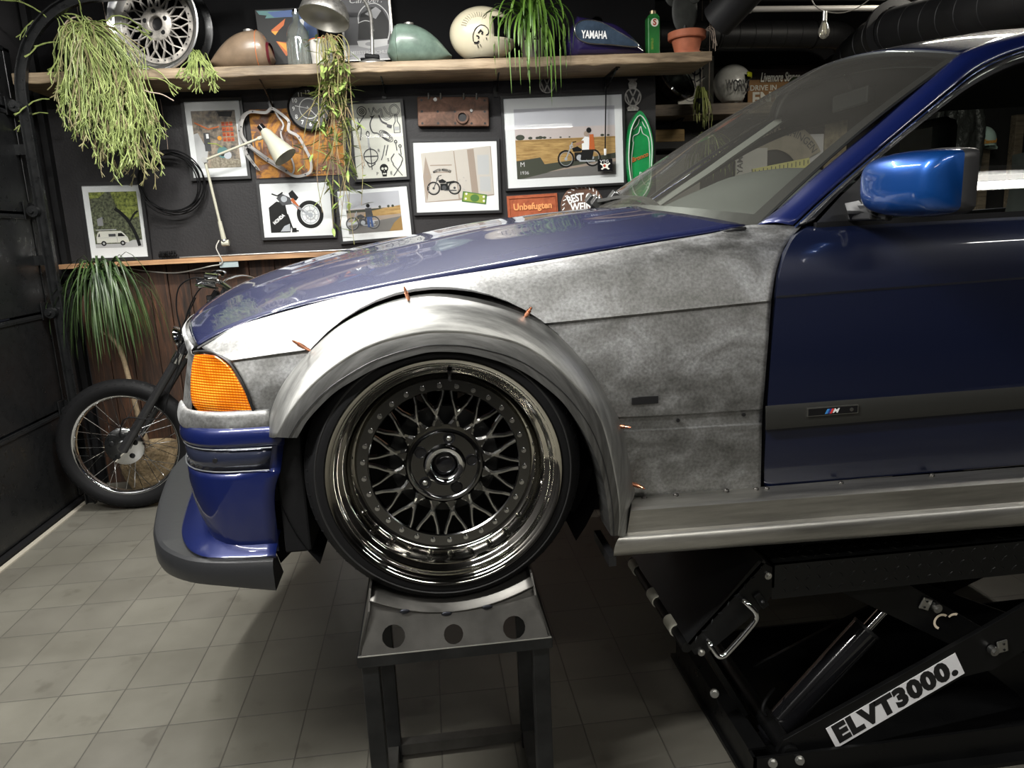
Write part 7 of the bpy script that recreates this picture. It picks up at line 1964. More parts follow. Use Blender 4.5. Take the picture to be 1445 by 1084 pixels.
# ---- grey dome desk lamp
lo_ = on(526, 4.16)
gl = empty('desk_lamp', lo_, 'grey metal desk lamp with a domed shade bending over the white pot', 'lamp')
b = MB(); b.lathe([(0.086, 0.0), (0.086, 0.006), (0.070, 0.018), (0.040, 0.028), (0.018, 0.031), (0.0005, 0.032)], lo_, (0, 0, 1), 40); b.build('base', M['alu'], gl, smooth=40)
b = MB(); b.box(lo_ + Vector((0, 0, 0.045)), (0.075, 0.04, 0.022), (0, 0.1, 0)); b.box(lo_ + Vector((-0.012, 0, 0.034)), (0.10, 0.03, 0.012)); b.build('cable_bundle', M['rubber'], gl, bevel=0.006)
nk = [lo_ + Vector((0, 0, 0.03)), P(525, 50, 4.16), P(523, 22, 4.14), P(515, 2, 4.12), P(500, -12, 4.10), P(482, -14, 4.09)]
b = MB(); b.tube(cr(nk, 40), 0.0095, 10); b.build('gooseneck', M['alu'], gl, smooth=60)
lc = P(457, 27, 4.06); lax = Vector((0.25, 0.25, 1.0)).normalized()
b = MB(); b.lathe([(0.124, 0.0), (0.126, 0.004), (0.118, 0.045), (0.098, 0.080), (0.065, 0.105), (0.03, 0.118), (0.0005, 0.12)], lc, lax, 48); b.build('shade', M['alu'], gl, smooth=60, solid=0.0015)
b = MB(); b.lathe([(0.1225, 0.001), (0.114, 0.044), (0.095, 0.077), (0.062, 0.101), (0.0005, 0.115)], lc, lax, 48); b.build('shade_lining', mat('silver_lining', (0.62, 0.60, 0.54), 0.45, 0.6), gl, smooth=60)
b = MB(); b.tube(cr([P(482, -14, 4.09), lc + lax * 0.15, lc + lax * 0.12], 10), 0.012, 8); b.build('shade_neck', M['steelblack'], gl, smooth=60)

# ---- poster
pc, ux, uy, w, h = fit([(477, -8), (553, -10), (556, 84), (486, 87)], 4.33)
ps_ = empty('framed_poster', pc - uy * h / 2 + Vector((0, 0.02, 0)), 'framed grey helmet poster lettered Camber on the upper shelf', 'poster')
o_ = pc - ux * w / 2 - uy * h / 2; MB().prism([(0, 0), (w, 0), (w, h), (0, h)], o_, ux, uy, (0, 0.018, 0)).build('frame', M['alu'], ps_, bevel=0.002)
A_ = Art(o_ + Vector((0, -0.001, 0)), ux, uy, w, h); A_.rect(0.05, 0.02, 0.95, 0.98, 'dgrey'); A_.rect(0.05, 0.02, 0.95, 0.30, 'grey'); A_.rect(0.05, 0.24, 0.95, 0.32, 'dgrey')
A_.poly([(0.30, 0.32), (0.34, 0.55), (0.40, 0.70), (0.62, 0.80), (0.82, 0.76), (0.93, 0.58), (0.90, 0.32)], 'ink'); A_.curve([(0.34, 0.56), (0.36, 0.70), (0.52, 0.83), (0.74, 0.84), (0.92, 0.68), (0.93, 0.45), (0.88, 0.30)], 0.018, 'lgrey', 30); A_.poly([(0.48, 0.70), (0.70, 0.80), (0.80, 0.74), (0.68, 0.62)], 'grey'); A_.curve([(0.34, 0.57), (0.48, 0.60), (0.60, 0.56), (0.62, 0.44)], 0.012, 'lgrey', 20)
A_.poly([(0.28, 0.30), (0.30, 0.22), (0.50, 0.18), (0.86, 0.22), (0.88, 0.32)], 'lgrey'); A_.disc(0.52, 0.25, 0.09, 'grey', 16, 0.4); A_.build(ps_, 'print')
text('Camber.', pc + uy * h * 0.40 + ux * w * 0.02 + Vector((0, -0.005, 0)), ux, uy, h * 0.13, K['lgrey'], ps_, 'poster_letters', 0.0004, shear=0.35, fit=w * 0.62)
text('MEISTERZEICHLE', pc - uy * h * 0.38 + Vector((0, -0.005, 0)), ux, uy, h * 0.07, K['lgrey'], ps_, 'poster_letters', 0.0004, fit=w * 0.72, bold=0.02)

# ---- cream full-face helmet
ho = on(684, 4.17)
hm = empty('cream_helmet', ho, 'cream full-face helmet with black crest drawing between the green tank and spider plant', 'helmet')
M['creamgloss'] = mat('cream_gloss', (0.66, 0.60, 0.44), 0.28, coat=0.8)
hc = ho + Vector((-0.008, 0, 0.140))
b = MB(); NV, NH = 26, 40
def hsurf(ph, th):
    # ph 0 top..pi bottom ; th around, 0 = +x (front of helmet)
    rx, ry, rz = 0.170, 0.130, 0.135
    x = math.sin(ph) * math.cos(th); y = math.sin(ph) * math.sin(th); z = math.cos(ph)
    ex = 1.0 + (0.18 * max(0, x) * max(0, -z + 0.25))
    return hc + Vector((rx * x * ex, ry * y, rz * z if z > 0 else 0.140 * z))
for i in range(NV):
    for j in range(NH):
        p0_, p1_ = PI * 0.90 * i / NV, PI * 0.90 * (i + 1) / NV
        t0, t1_ = 2 * PI * j / NH, 2 * PI * (j + 1) / NH
        c_ = hsurf((p0_ + p1_) / 2, (t0 + t1_) / 2) - hc
        if c_.x > 0.055 and -0.045 < c_.z < 0.062: continue
        b.add([hsurf(p0_, t0), hsurf(p1_, t0), hsurf(p1_, t1_), hsurf(p0_, t1_)], [(0, 1, 2, 3)])
hs = b.build('shell', M['creamgloss'], hm, smooth=60, solid=0.006)
b = MB(); b.sphere(hc, 0.118, 24, (1.15, 0.98, 0.98), 16); b.build('lining', M['rubber'], hm, smooth=60)
b = MB(); b.lathe([(0.088, -0.128), (0.110, -0.134), (0.098, -0.139), (0.07, -0.138)], hc, (0, 0, 1), 36); b.build('neck_trim', M['rubber'], hm, smooth=60)
def onh(x, z, lift=0.002):   # point on the camera-facing side of the shell
    rz = 0.135 if z > 0 else 0.140
    y = -0.130 * math.sqrt(max(0.02, 1 - (x / 0.170) ** 2 - (z / rz) ** 2)); return hc + Vector((x, y - lift, z))
b = MB()
for k in range(13):
    t = R(160 - k * 8.6); r0, r1 = 0.062, 0.088
    a_ = Vector((-0.03 + r0 * math.cos(t), 0, -0.005 + r0 * math.sin(t))); c_ = Vector((-0.03 + r1 * math.cos(t), 0, -0.005 + r1 * math.sin(t)))
    b.tube([onh(a_.x, a_.z, 0.0035), onh((a_.x + c_.x) / 2 + 0.003, (a_.z + c_.z) / 2, 0.0035), onh(c_.x, c_.z, 0.0035)], 0.0015, 4)
b.build('worn_lettering', mat('helmet_letters', (0.36, 0.33, 0.25), 0.4), hm)
b = MB()
for pts, r in ((((-0.055, -0.060), (-0.056, -0.03), (-0.04, 0.0), (-0.015, 0.014), (0.005, 0.010)), 0.0022), (((-0.052, -0.065), (-0.035, -0.066), (-0.028, -0.058)), 0.004), (((-0.04, -0.035), (-0.028, -0.04), (-0.03, -0.05)), 0.003), (((-0.02, -0.012), (-0.008, -0.02), (-0.012, -0.03)), 0.004), (((0.005, 0.01), (0.02, -0.005), (0.022, -0.025), (0.01, -0.035)), 0.002), (((-0.03, -0.025), (-0.015, -0.008)), 0.003), (((-0.035, -0.075), (-0.03, -0.088)), 0.002), (((-0.022, -0.074), (-0.016, -0.084)), 0.002), (((0.01, -0.045), (0.013, -0.055)), 0.002)):
    b.tube(cr([onh(x, z, 0.0035) for x, z in pts], 12), r, 5)
b.build('crest_drawing', K['ink'], hm)

# ---- spider plant
so_ = on(754, 4.17)
sp_ = empty('spider_plant', so_, 'spider plant with long arching green leaves hanging over the shelf edge', 'potted plant')
b = MB(); b.lathe([(0.0005, 0), (0.058, 0), (0.082, 0.13), (0.086, 0.14), (0.078, 0.14), (0.0005, 0.125)], so_, (0, 0, 1), 32); b.build('pot', mat('brown_pot', (0.10, 0.085, 0.07), 0.6), sp_, smooth=40)
random.seed(9); b = MB(); cpl = so_ + Vector((0, 0, 0.135))
tips = [(691, 60), (700, 108), (716, 95), (722, 132), (735, 120), (748, 133), (757, 105), (770, 100), (785, 130), (792, 124), (779, 150), (800, 110), (806, 95), (808, 75), (803, 60), (800, 45), (690, 45), (683, 60), (705, 70), (697, 8), (730, -10), (760, -5), (778, 8), (712, 0), (765, 90), (742, 80), (728, 100), (773, 110), (790, 90), (715, 55), (735, 60), (752, 62), (767, 75), (756, 95), (783, 70), (795, 70), (710, 30), (725, 20), (788, 35), (776, 25), (745, 110), (704, 84), (762, 118), (797, 86), (737, 92), (720, 76), (750, 78), (771, 60), (786, 52), (740, 45)]
for i, (tx, ty) in enumerate(tips):
    Yt = random.uniform(3.93, 4.08); e = P(tx, ty, Yt)
    dirx = e - cpl; hor = Vector((dirx.x, dirx.y, 0))
    hgt = random.uniform(0.05, 0.17) if ty > 20 else random.uniform(0.10, 0.16)
    apex = cpl + hor * random.uniform(0.45, 0.85) + Vector((0, 0, hgt))
    if ty < 20: apex = cpl + dirx * 0.6 + Vector((0, 0, 0.06))
    pts = cr([cpl + Vector((random.uniform(-.02, .02), random.uniform(-.02, .02), 0)), cpl.lerp(apex, 0.55) + Vector((0, 0, hgt * 0.35)), apex, apex.lerp(e, 0.5) + hor * 0.16 + Vector((0, 0, abs(apex.z - e.z) * 0.14)), e], 16)
    ribbon(b, pts, random.uniform(0.012, 0.019))
b.build('leaves', mat('spider_leaf', (0.045, 0.11, 0.014), 0.42, col2=(0.14, 0.26, 0.04), vscale=9), sp_, smooth=60)

# ---- green oil can
co = on(921, 4.18); oc_ = empty('oil_can', co, 'tall green metal can with a round white label', 'can')
b = MB(); b.box(co + Vector((0, 0, 0.10)), (0.068, 0.055, 0.20)); b.build('can_body', mat('can_green', (0.02, 0.15, 0.03), 0.3, coat=0.6, vary=0.2), oc_, bevel=0.006)
b = MB(); b.prism([(-0.034, 0), (0.034, 0), (0.018, 0.018), (-0.018, 0.018)], co + Vector((0, -0.02, 0.20)), (1, 0, 0), (0, 0, 1), (0, 0.04, 0)); b.build('can_shoulder', bpy.data.materials['can_green'], oc_)
MB().cyl(co + Vector((0.002, 0, 0.218)), co + Vector((0.002, 0, 0.236)), 0.016, n=20).build('cap', mat('brass_cap', (0.40, 0.33, 0.20), 0.4, 0.8), oc_, smooth=40)
q = co + Vector((0.003, -0.0285, 0.172)); MB().cyl(q, q + Vector((0, -0.001, 0)), 0.021, n=24).build('label', K['cream'], oc_)
text('S', q + Vector((0, -0.0015, 0)), (1, 0, 0), (0, 0, 1), 0.042, K['red'], oc_, 'label_letter', 0.0004, bold=0.04)
text('SEEFELD', co + Vector((-0.010, -0.0285, 0.065)), (0, 0, 1), (-1, 0, 0), 0.016, K['lime'], oc_, 'can_letters', 0.0006)

# ---- terracotta pot with a dark leaf plant
to = on(969, 4.18); tc_ = empty('terracotta_plant', to, 'terracotta pot with a broad dark leaf at the shelf end', 'potted plant')
M['terra'] = mat('terracotta', (0.42, 0.13, 0.065), 0.7, vary=0.15, vscale=12)
b = MB(); b.lathe([(0.0005, 0.012), (0.062, 0.012), (0.082, 0.085), (0.098, 0.085), (0.102, 0.090), (0.103, 0.122), (0.096, 0.125), (0.0005, 0.112)], to, (0, 0, 1), 40); b.build('pot', M['terra'], tc_, smooth=30)
b = MB(); b.lathe([(0.0005, 0.0), (0.068, 0.0), (0.074, 0.004), (0.076, 0.018), (0.070, 0.018), (0.066, 0.008), (0.0005, 0.008)], to, (0, 0, 1), 40); b.build('saucer', M['terra'], tc_, smooth=30)
b = MB()
for (cx_, cz_, rx, rz, yy, sl) in ((0.0, 0.235, 0.072, 0.125, 0.0, 0.0), (-0.06, 0.33, 0.05, 0.07, 0.02, 0.2), (0.05, 0.34, 0.045, 0.075, -0.01, -0.2)):
    b.sphere(to + Vector((cx_ - 0.012, yy, cz_)), 1, 20, (rx, 0.012, rz), 14)
b.tube([to + Vector((-0.012, 0, 0.1)), to + Vector((-0.012, 0, 0.16))], 0.012, 8)
b.build('cactus_pads', mat('dark_pad', (0.030, 0.032, 0.028), 0.6, vary=0.3, vscale=20), tc_, smooth=60)
b = MB()
for k in range(5): a_ = to + Vector((0.08, -0.03 - 0.004 * k, 0.118)); b.tube(cr([a_, a_ + Vector((0.035 + 0.004 * k, -0.01, 0.012 * (k % 3))), a_ + Vector((0.045 + 0.012 * (k % 3), -0.02, -0.05 - 0.014 * k))], 10), 0.0011, 4)
b.build('dry_roots', K['tan'], tc_)

# ---- big hanging mistletoe cactus at the left
M['wickerdark'] = mat('dark_basket', (0.07, 0.045, 0.028), 0.8, bump=0.8, bscale=60, vary=0.3, vscale=30)
random.seed(17)
rc_ = P(125, 58, 4.12)
rp_ = empty('hanging_cactus', (rc_.x, 4.12, 2.2), 'large yellow-green thread cactus hanging over the left shelf end', 'hanging plant')
pot_c = P(128, 60, 4.16)
b = MB(); b.lathe([(0.0005, -0.06), (0.075, -0.05), (0.098, 0.0), (0.102, 0.05), (0.095, 0.056), (0.0005, 0.04)], pot_c, (0, 0, 1), 28); b.build('basket', M['wickerdark'], rp_, smooth=50)
b = MB(); b.tube([pot_c + Vector((0, -0.09, 0.03)) + Vector((0.075 * math.cos(t), -0.015, 0.06 * math.sin(t))) for t in [2 * PI * k / 30 for k in range(30)]], 0.0035, 5, closed=True)
for dx in (-0.04, 0.09): b.tube([pot_c + Vector((dx, 0, 0.05)), pot_c + Vector((dx * 0.7, 0, 0.75))], 0.0012, 4)
b.build('hanger_wire', K['tan'], rp_)
bg, bg2 = MB(), MB()
def seg_chain(b, p, d, n, r, spread, L0, depth=0):
    for k in range(n):
        L = L0 * random.uniform(0.7, 1.3)
        d = (d + Vector((random.uniform(-1, 1) * spread, random.uniform(-1, 1) * spread * 0.7, random.uniform(-0.25, 0.08)))).normalized()
        d = (d + Vector((0, 0, -0.22))).normalized()
        q = p + d * L
        if b is not None: b.tube([p, p.lerp(q, 0.5) + Vector((random.uniform(-1, 1), random.uniform(-1, 1), 0)) * L * 0.06, q], [r, r * 1.08, r * 0.8], 4, cap=False)
        if depth < 2 and random.random() < 0.30: seg_chain(b, q, (d + Vector((random.uniform(-1, 1), random.uniform(-1, 1) * 0.5, 0.0)) * 0.7).normalized(), max(1, int((n - k) * 0.5)), r * 0.93, spread, L0, depth + 1)
        p = q
    # forked tips
    for s in range(random.choice((2, 3))):
        dd = (d + Vector((random.uniform(-1, 1), random.uniform(-1, 1) * 0.6, random.uniform(-0.3, 0.5))) * 0.75).normalized(); b.tube([p, p + dd * L0 * 0.7], [r * 0.95, r * 0.6], 4, cap=False)
TOPX = {80: (95, 190), 110: (90, 200), 140: (95, 205), 170: (105, 210), 205: (120, 215)}
for i in range(215):
    tx = random.uniform(78, 212) if random.random() < 0.85 else random.uniform(64, 222)
    sx = 85 + (tx - 70) * 0.70 + random.uniform(-12, 12)
    yt = 50 + abs(sx - 130) * 0.45 + random.uniform(-16, 85) * (1 if random.random() < 0.7 else 0.3)
    sx += random.uniform(-14, 14)
    start = P(sx, yt, random.uniform(3.94, 4.02) if yt > 85 else random.uniform(3.98, 4.10))
    lenpx = (85 if tx < 100 else 120 if tx < 140 else 170 if tx < 165 else 205 if tx < 212 else 100) * random.uniform(0.4, 1.0)
    endp = P(tx, min(258 if tx > 165 else 225, yt + lenpx), start.y)
    n = max(3, int((start - endp).length / 0.045))
    d = (endp - start).normalized()
    if yt < 125 and random.random() < 0.8:
        o0 = pot_c + Vector((random.uniform(-0.07, 0.07), -0.06, 0.05))
        (bg if random.random() < 0.6 else bg2).tube(cr([o0, o0.lerp(start, 0.55) + Vector((random.uniform(-.03, .03), -0.035, 0.05)), start], 9), 0.0028, 4, cap=False)
    seg_chain(bg if random.random() < 0.75 else bg2, start, d, n, random.uniform(0.0022, 0.0034), 0.34, 0.040)
for (sx, yt, dx) in ((75, 25, -0.5), (70, 30, -0.2), (78, 22, 0.5), (90, 60, -0.6), (100, 40, 0.3), (150, 30, 0.3), (160, 35, 0.8), (120, 30, -0.1), (200, 95, 0.6), (208, 110, 0.7), (70, 140, -0.8), (68, 160, -0.9)):
    seg_chain(bg, P(sx, yt, 4.05), Vector((dx, -0.1, 0.25)).normalized(), 4, 0.003, 0.3, 0.04)
for (sx, yt, tx, ty) in ((78, 15, 95, 75), (76, 15, 82, 70), (80, 18, 120, 60)):
    a_, c_ = P(sx, yt, 4.05), P(tx, ty, 4.05); bg.tube(cr([a_, a_.lerp(c_, .5) + Vector((.02, 0, .02)), c_], 8), 0.003, 4)
bg.build('stems', mat('cactus_green', (0.13, 0.175, 0.045), 0.5, col2=(0.34, 0.40, 0.14), vscale=14), rp_, smooth=60)
bg2.build('old_stems', mat('cactus_old', (0.16, 0.12, 0.07), 0.6, col2=(0.24, 0.24, 0.10), vscale=12), rp_, smooth=60)
b = MB(); a_ = P(205, 128, 4.0); b.tube(cr([P(190, 112, 4.02), a_, P(228, 133, 4.0), P(245, 142, 3.98)], 12), 0.003, 5); b.build('dry_twig', K['tan'], rp_, smooth=60)
# small one right of the wheel
sc0 = on(284, 4.12)
sr = empty('small_hanging_cactus', sc0, 'small tuft of thread cactus hanging from the shelf below the silver wheel', 'hanging plant')
b = MB(); b.lathe([(0.0005, 0), (0.03, 0), (0.036, 0.03), (0.0005, 0.028)], sc0 + Vector((0, 0, 0)), (0, 0, 1), 18); b.build('pot', M['plastic'], sr, smooth=40)
b = MB(); random.seed(4)
for i in range(30):
    tx = random.uniform(250, 318); s_ = sc0 + Vector((random.uniform(-.03, .03), -0.03, 0.03)); e_ = P(tx, random.uniform(105, 140) - abs(tx - 285) * 0.5, 4.0)
    seg_chain(b, Vector((s_.x + (e_.x - s_.x) * 0.4, 4.03, sz(s_.x) + 0.02)), (e_ - s_).normalized(), max(2, int((e_ - s_).length / 0.06)), 0.0026, 0.25, 0.042, 1)
    b.tube(cr([s_, s_ + Vector((random.uniform(-.02, .02), -0.03, random.uniform(0.02, 0.06))), Vector((s_.x + (e_.x - s_.x) * 0.4, 4.03, sz(s_.x) + 0.02))], 6), 0.0024, 4)
b.build('stems', bpy.data.materials['cactus_green'], sr, smooth=60)

# ---- drooping palm in the basket by the wall
random.seed(13)
db = PZ(203, 688, 0.0); bx_, by_ = -1.60, 4.19
pl_ = empty('potted_palm', (bx_, by_, 0), 'tall thin-stemmed plant with long drooping leaves in a woven basket', 'potted plant')
M['wicker'] = mat('seagrass', (0.26, 0.19, 0.105), 0.8, bump=1.0, bscale=70, bdist=0.01, vary=0.35, vscale=40)
b = MB(); prof = []
for k in range(15):
    z = 0.26 * k / 14; r = 0.085 + 0.075 * math.sin(min(1, (z + 0.03) / 0.29) * PI * 0.72) + 0.003 * (k % 2); prof.append((r, z))
b.lathe([(0.0005, 0.0)] + prof + [(prof[-1][0] - 0.012, 0.25), (0.0005, 0.22)], (bx_, by_, 0), (0, 0, 1), 40); b.build('basket', M['wicker'], pl_, smooth=40)
for s in (-1,):
    b = MB(); c_ = Vector((bx_ - 0.16, by_ - 0.06, 0.27)); b.tube([c_ + Vector((0.055 * math.cos(t), -0.01 * math.sin(t), 0.022 * math.sin(t) - 0.25 * 0.055 * math.cos(t))) for t in [2 * PI * k / 20 for k in range(20)]], 0.005, 6, closed=True); b.build('handle', M['wicker'], pl_, smooth=60)
tt_ = [Vector((bx_, by_, 0.2)), P(196, 590, 4.18), P(178, 520, 4.16), P(168, 490, 4.15), P(152, 468, 4.15), P(158, 440, 4.13), P(150, 405, 4.12)]
b = MB(); b.tube(cr(tt_, 40), [0.017 - 0.007 * k / 39 for k in range(40)], 8); b.tube(cr([P(162, 480, 4.15), P(140, 465, 4.14), P(136, 440, 4.13)], 14), [0.007] * 14, 6); b.tube(cr([P(156, 455, 4.14), P(163, 430, 4.12), P(160, 405, 4.12)], 14), [0.007] * 14, 6)
b.build('stem', mat('palm_bark', (0.24, 0.18, 0.11), 0.8, vary=0.3, vscale=30, bump=0.4), pl_, smooth=60)
b = MB(); crown = P(147, 398, 4.12)
for i in range(185):
    t = random.uniform(0, 2 * PI); c0 = crown + Vector((random.uniform(-.05, .05), random.uniform(-.04, .04), random.uniform(-.05, .04)))
    rad = random.uniform(0.06, 0.22); out = Vector((math.cos(t) * rad, -abs(math.sin(t)) * rad * 0.8 if random.random() < 0.75 else math.sin(t) * rad * 0.45, 0))
    up_ = random.uniform(0.01, 0.12); drop = random.uniform(0.12, 0.42)
    e_ = c0 + out * 1.25 + Vector((0, 0, -drop))
    e_.x = max(e_.x, -1.93); e_.y = min(e_.y, WY - 0.06)
    pts = cr([c0, c0 + out * 0.4 + Vector((0, 0, up_)), c0 + out * 0.85 + Vector((0, 0, up_ * 0.5 - drop * 0.12)), c0 + out * 1.12 + Vector((0, 0, -drop * 0.5)), e_], 14)
    for p in pts: p.y = min(p.y, WY - 0.05); p.x = max(p.x, -1.94)
    ribbon(b, pts, random.uniform(0.007, 0.012))
for i in range(9):
    t = random.uniform(0, 2 * PI); c0 = crown + Vector((0, 0, 0.02)); e_ = c0 + Vector((math.cos(t) * 0.10, math.sin(t) * 0.05, random.uniform(0.05, 0.11))); ribbon(b, cr([c0, c0.lerp(e_, 0.5) + Vector((0, 0, 0.02)), e_], 8), 0.009)
b.build('leaves', mat('palm_leaf', (0.018, 0.036, 0.014), 0.40, col2=(0.060, 0.105, 0.030), vscale=8), pl_, smooth=60)
# ================================================================ THE ALCOVE BEHIND THE CAR
AS = 5.90
a0, a1 = P(925, 148, AS), P(1145, 128, AS)
az = (a0.z + a1.z) / 2
b = MB(); b.bb((1.395, AS, a0.z - 0.085), (3.9, FY - 0.002, a0.z - 0.0)); o = b.build('alcove_shelf', M['greywood'], bevel=0.004); tag(o, 'grey oak shelf in the alcove behind the windscreen', 'shelf')
AZ = a0.z + 0.0006
for i, px in enumerate((950, 1027)):
    q = P(px, 160, FY - 0.01); b = MB(); b.bb((q.x - 0.012, AS + 0.1, AZ - 0.095), (q.x + 0.012, FY - 0.002, AZ - 0.087)); b.bb((q.x - 0.012, FY - 0.012, AZ - 0.19), (q.x + 0.012, FY - 0.002, AZ - 0.088)); b.tube([(q.x, AS + 0.12, AZ - 0.10), (q.x, AS + 0.2, AZ - 0.15), (q.x, FY - 0.02, AZ - 0.18)], 0.007, 6)
    o = b.build('shelf_bracket', M['steelblack']); tag(o, ['black iron bracket under the left end of the alcove shelf', 'black iron bracket under the middle of the alcove shelf'][i], 'bracket')
def oa(px, Y): return Vector((P(px, 120, Y).x, Y, AZ))
# weathered board behind the shelf objects
b = MB(); q0, q1 = P(925, 75, FY - 0.03), P(1145, 75, FY - 0.03); b.bb((1.40, FY - 0.03, AZ), (q1.x + 0.1, FY - 0.004, AZ + 0.33)); struct(b.build('trim_4', plank_mat('dark_board', (0.02, 0.014, 0.011), (0.05, 0.035, 0.027), (0.09, 0.065, 0.05), vert=False)))
# chrome headlamp
hp0 = oa(946, 6.0); hl_ = empty('chrome_headlamp', hp0, 'large chrome headlamp lying tilted on the alcove shelf', 'headlamp')
axl = Vector((0.45, -0.72, 0.50)).normalized(); rL = 0.175
cL = P(955, 110, 6.0); cL.z = AZ + rL * math.sqrt(1 - axl.z ** 2) + 0.045
b = MB(); b.lathe([(rL, 0.0), (rL + 0.004, 0.012), (rL - 0.005, 0.022), (rL - 0.016, 0.018), (rL - 0.018, 0.0)], cL, axl, 48); b.build('chrome_rim', M['chrome'], hl_, smooth=60)
b = MB(); b.lathe([(rL, 0.0), (rL - 0.02, -0.06), (0.10, -0.12), (0.03, -0.14), (0.0005, -0.142)], cL, axl, 48); b.build('shell', M['blackgloss'], hl_, smooth=60)
b = MB(); b.lathe([(rL - 0.016, 0.008), (0.09, -0.035), (0.03, -0.07), (0.0005, -0.075)], cL, axl, 40); b.build('reflector', M['darkchrome'], hl_, smooth=60)
b = MB(); b.lathe([(rL - 0.016, 0.014), (0.10, 0.028), (0.0005, 0.034)], cL, axl, 40); b.build('lens', M['winglass'], hl_, smooth=60)
# canvas with a snake
pc, ux, uy, w, h = fit([(968, 88), (1007, 87), (1007, 137), (957, 139)], 6.12)
cs = empty('snake_canvas', Vector((pc.x, 6.20, AZ)), 'white canvas with a grey snake drawing on the alcove shelf', 'painting')
o_ = Vector((P(957, 130, 6.19).x, 6.19, AZ)); w = P(1007, 130, 6.19).x - o_.x; h = 0.41
MB().prism([(0, 0), (w, 0), (w, h), (0, h)], o_, (1, 0, 0), (0, 0, 1), (0, 0.025, 0)).build('canvas', K['cream'], cs)
A_ = Art(o_ + Vector((0, -0.001, 0)), Vector((1, 0, 0)), Vector((0, 0, 1)), w, h)
A_.curve([(0.85, 0.14), (0.70, 0.26), (0.35, 0.18), (0.18, 0.26), (0.20, 0.38), (0.45, 0.42), (0.62, 0.38)], 0.10, 'grey', 40); A_.curve([(0.85, 0.14), (0.70, 0.26), (0.35, 0.18), (0.18, 0.26), (0.20, 0.38), (0.45, 0.42), (0.62, 0.38)], 0.05, 'cream', 40)
for pts in ([(0.5, 0.4), (0.45, 0.6), (0.5, 0.9)], [(0.3, 0.75), (0.5, 0.65), (0.7, 0.78)], [(0.25, 0.6), (0.45, 0.55)], [(0.75, 0.62), (0.5, 0.52)], [(0.62, 0.5), (0.6, 0.85)]): A_.curve(pts, 0.04, 'dgrey', 10)
A_.build(cs, 'print')
# open-face helmet
hp1 = oa(1035, 5.98); wh_ = empty('open_face_helmet', hp1, 'white open-face helmet with black letters and yellow band in the alcove', 'helmet')
hc = hp1 + Vector((-0.01, 0, 0.155)); b = MB()
def hs2(ph, th): return hc + Vector((0.150 * math.sin(ph) * math.cos(th), 0.130 * math.sin(ph) * math.sin(th), (0.145 if math.cos(ph) > 0 else 0.16) * math.cos(ph)))
for i in range(22):
    for j in range(36):
        c_ = hs2(PI * 0.86 * (i + .5) / 22, 2 * PI * (j + .5) / 36) - hc
        if c_.x > 0.062 - c_.z * 0.12 and c_.z < 0.055: continue
        b.add([hs2(PI * 0.86 * (i + di) / 22, 2 * PI * (j + dj) / 36) for di, dj in ((0, 0), (1, 0), (1, 1), (0, 1))], [(0, 1, 2, 3)])
b.build('shell', mat('white_gloss', (0.62, 0.62, 0.58), 0.3, coat=0.8), wh_, smooth=60, solid=0.006)
b = MB(); b.sphere(hc + Vector((0.0, 0, -0.01)), 0.120, 20, (1.10, 0.98, 1.0), 14); b.build('lining', M['rubber'], wh_, smooth=60)
b = MB(); rows = []
for dz in (0, 0.035):
    rows.append([hc + Vector((0.140 * math.cos(t) + 0.012, 0.128 * math.sin(t), 0.052 + dz * 1.0 - 0.02)) for t in [R(-62 + 124 * k / 20) for k in range(21)]])
b.grid(rows); b.build('yellow_band', mat('band_yellow', (0.55, 0.60, 0.02), 0.4), wh_, smooth=60, solid=0.008)
text('WORKS', hc + Vector((-0.02, -0.150, -0.045)), (1, 0.05, 0), (0, 0, 1), 0.125, K['ink'], wh_, 'helmet_letters', 0.001, bold=0.01, fit=0.20)
# drive-in sign board
sgx = oa(1056, 6.0); sg = empty('wooden_sign', Vector((2.95, 6.15, AZ)), 'brown board sign with white letters behind the windscreen top', 'sign')
q0, q1 = P(1056, 107, 6.15), P(1155, 103, 6.15); hgt = 0.21
MB().bb((q0.x, 6.15, AZ), (q1.x + 0.25, 6.17, AZ + hgt)).build('board', mat('card_brown', (0.33, 0.18, 0.07), 0.7, vary=0.15), sg)
text('DRIVE IN', Vector((P(1074, 117, 6.148).x + 0.02, 6.148, AZ + 0.145)), (1, 0, 0), (0, 0, 1), 0.058, K['cream'], sg, 'sign_letters', 0.002, bold=0.015)
text('ENTRANCE', Vector((P(1061, 128, 6.148).x, 6.148, AZ + 0.060)), (1, 0, 0), (0, 0, 1), 0.135, K['cream'], sg, 'sign_letters', 0.002, bold=0.03, align='LEFT')
text('Livemore Stance', Vector((P(1101, 103, 6.14).x, 6.142, AZ + hgt + 0.012)), (1, 0, 0), (0, 0, 1), 0.10, K['cream'], sg, 'sign_letters', 0.006, bold=0.02, shear=0.3, fit=0.34)
# small dark cacti in front of the sign
for i, (px, r) in enumerate(((1121, 0.062), (1147, 0.075))):
    c_ = oa(px, 5.96); cz = c_ + Vector((0, 0, 0.10)); rt_ = empty('small_cactus', c_, ['left small dark round cactus in front of the wooden sign', 'right small dark round cactus in front of the wooden sign'][i], 'potted plant')
    MB().lathe([(0.0005, 0), (0.035, 0), (0.045, 0.06), (0.0005, 0.055)], c_, (0, 0, 1), 18).build('pot', M['plastic'], rt_, smooth=40)
    b = MB(); b.sphere(cz + Vector((0, 0, 0.02)), r, 18, (0.8, 0.8, 1.15), 12); b.build('pads', mat('cactus_dark', (0.03, 0.045, 0.02), 0.6) if i == 0 else bpy.data.materials['cactus_dark'], rt_, smooth=60)
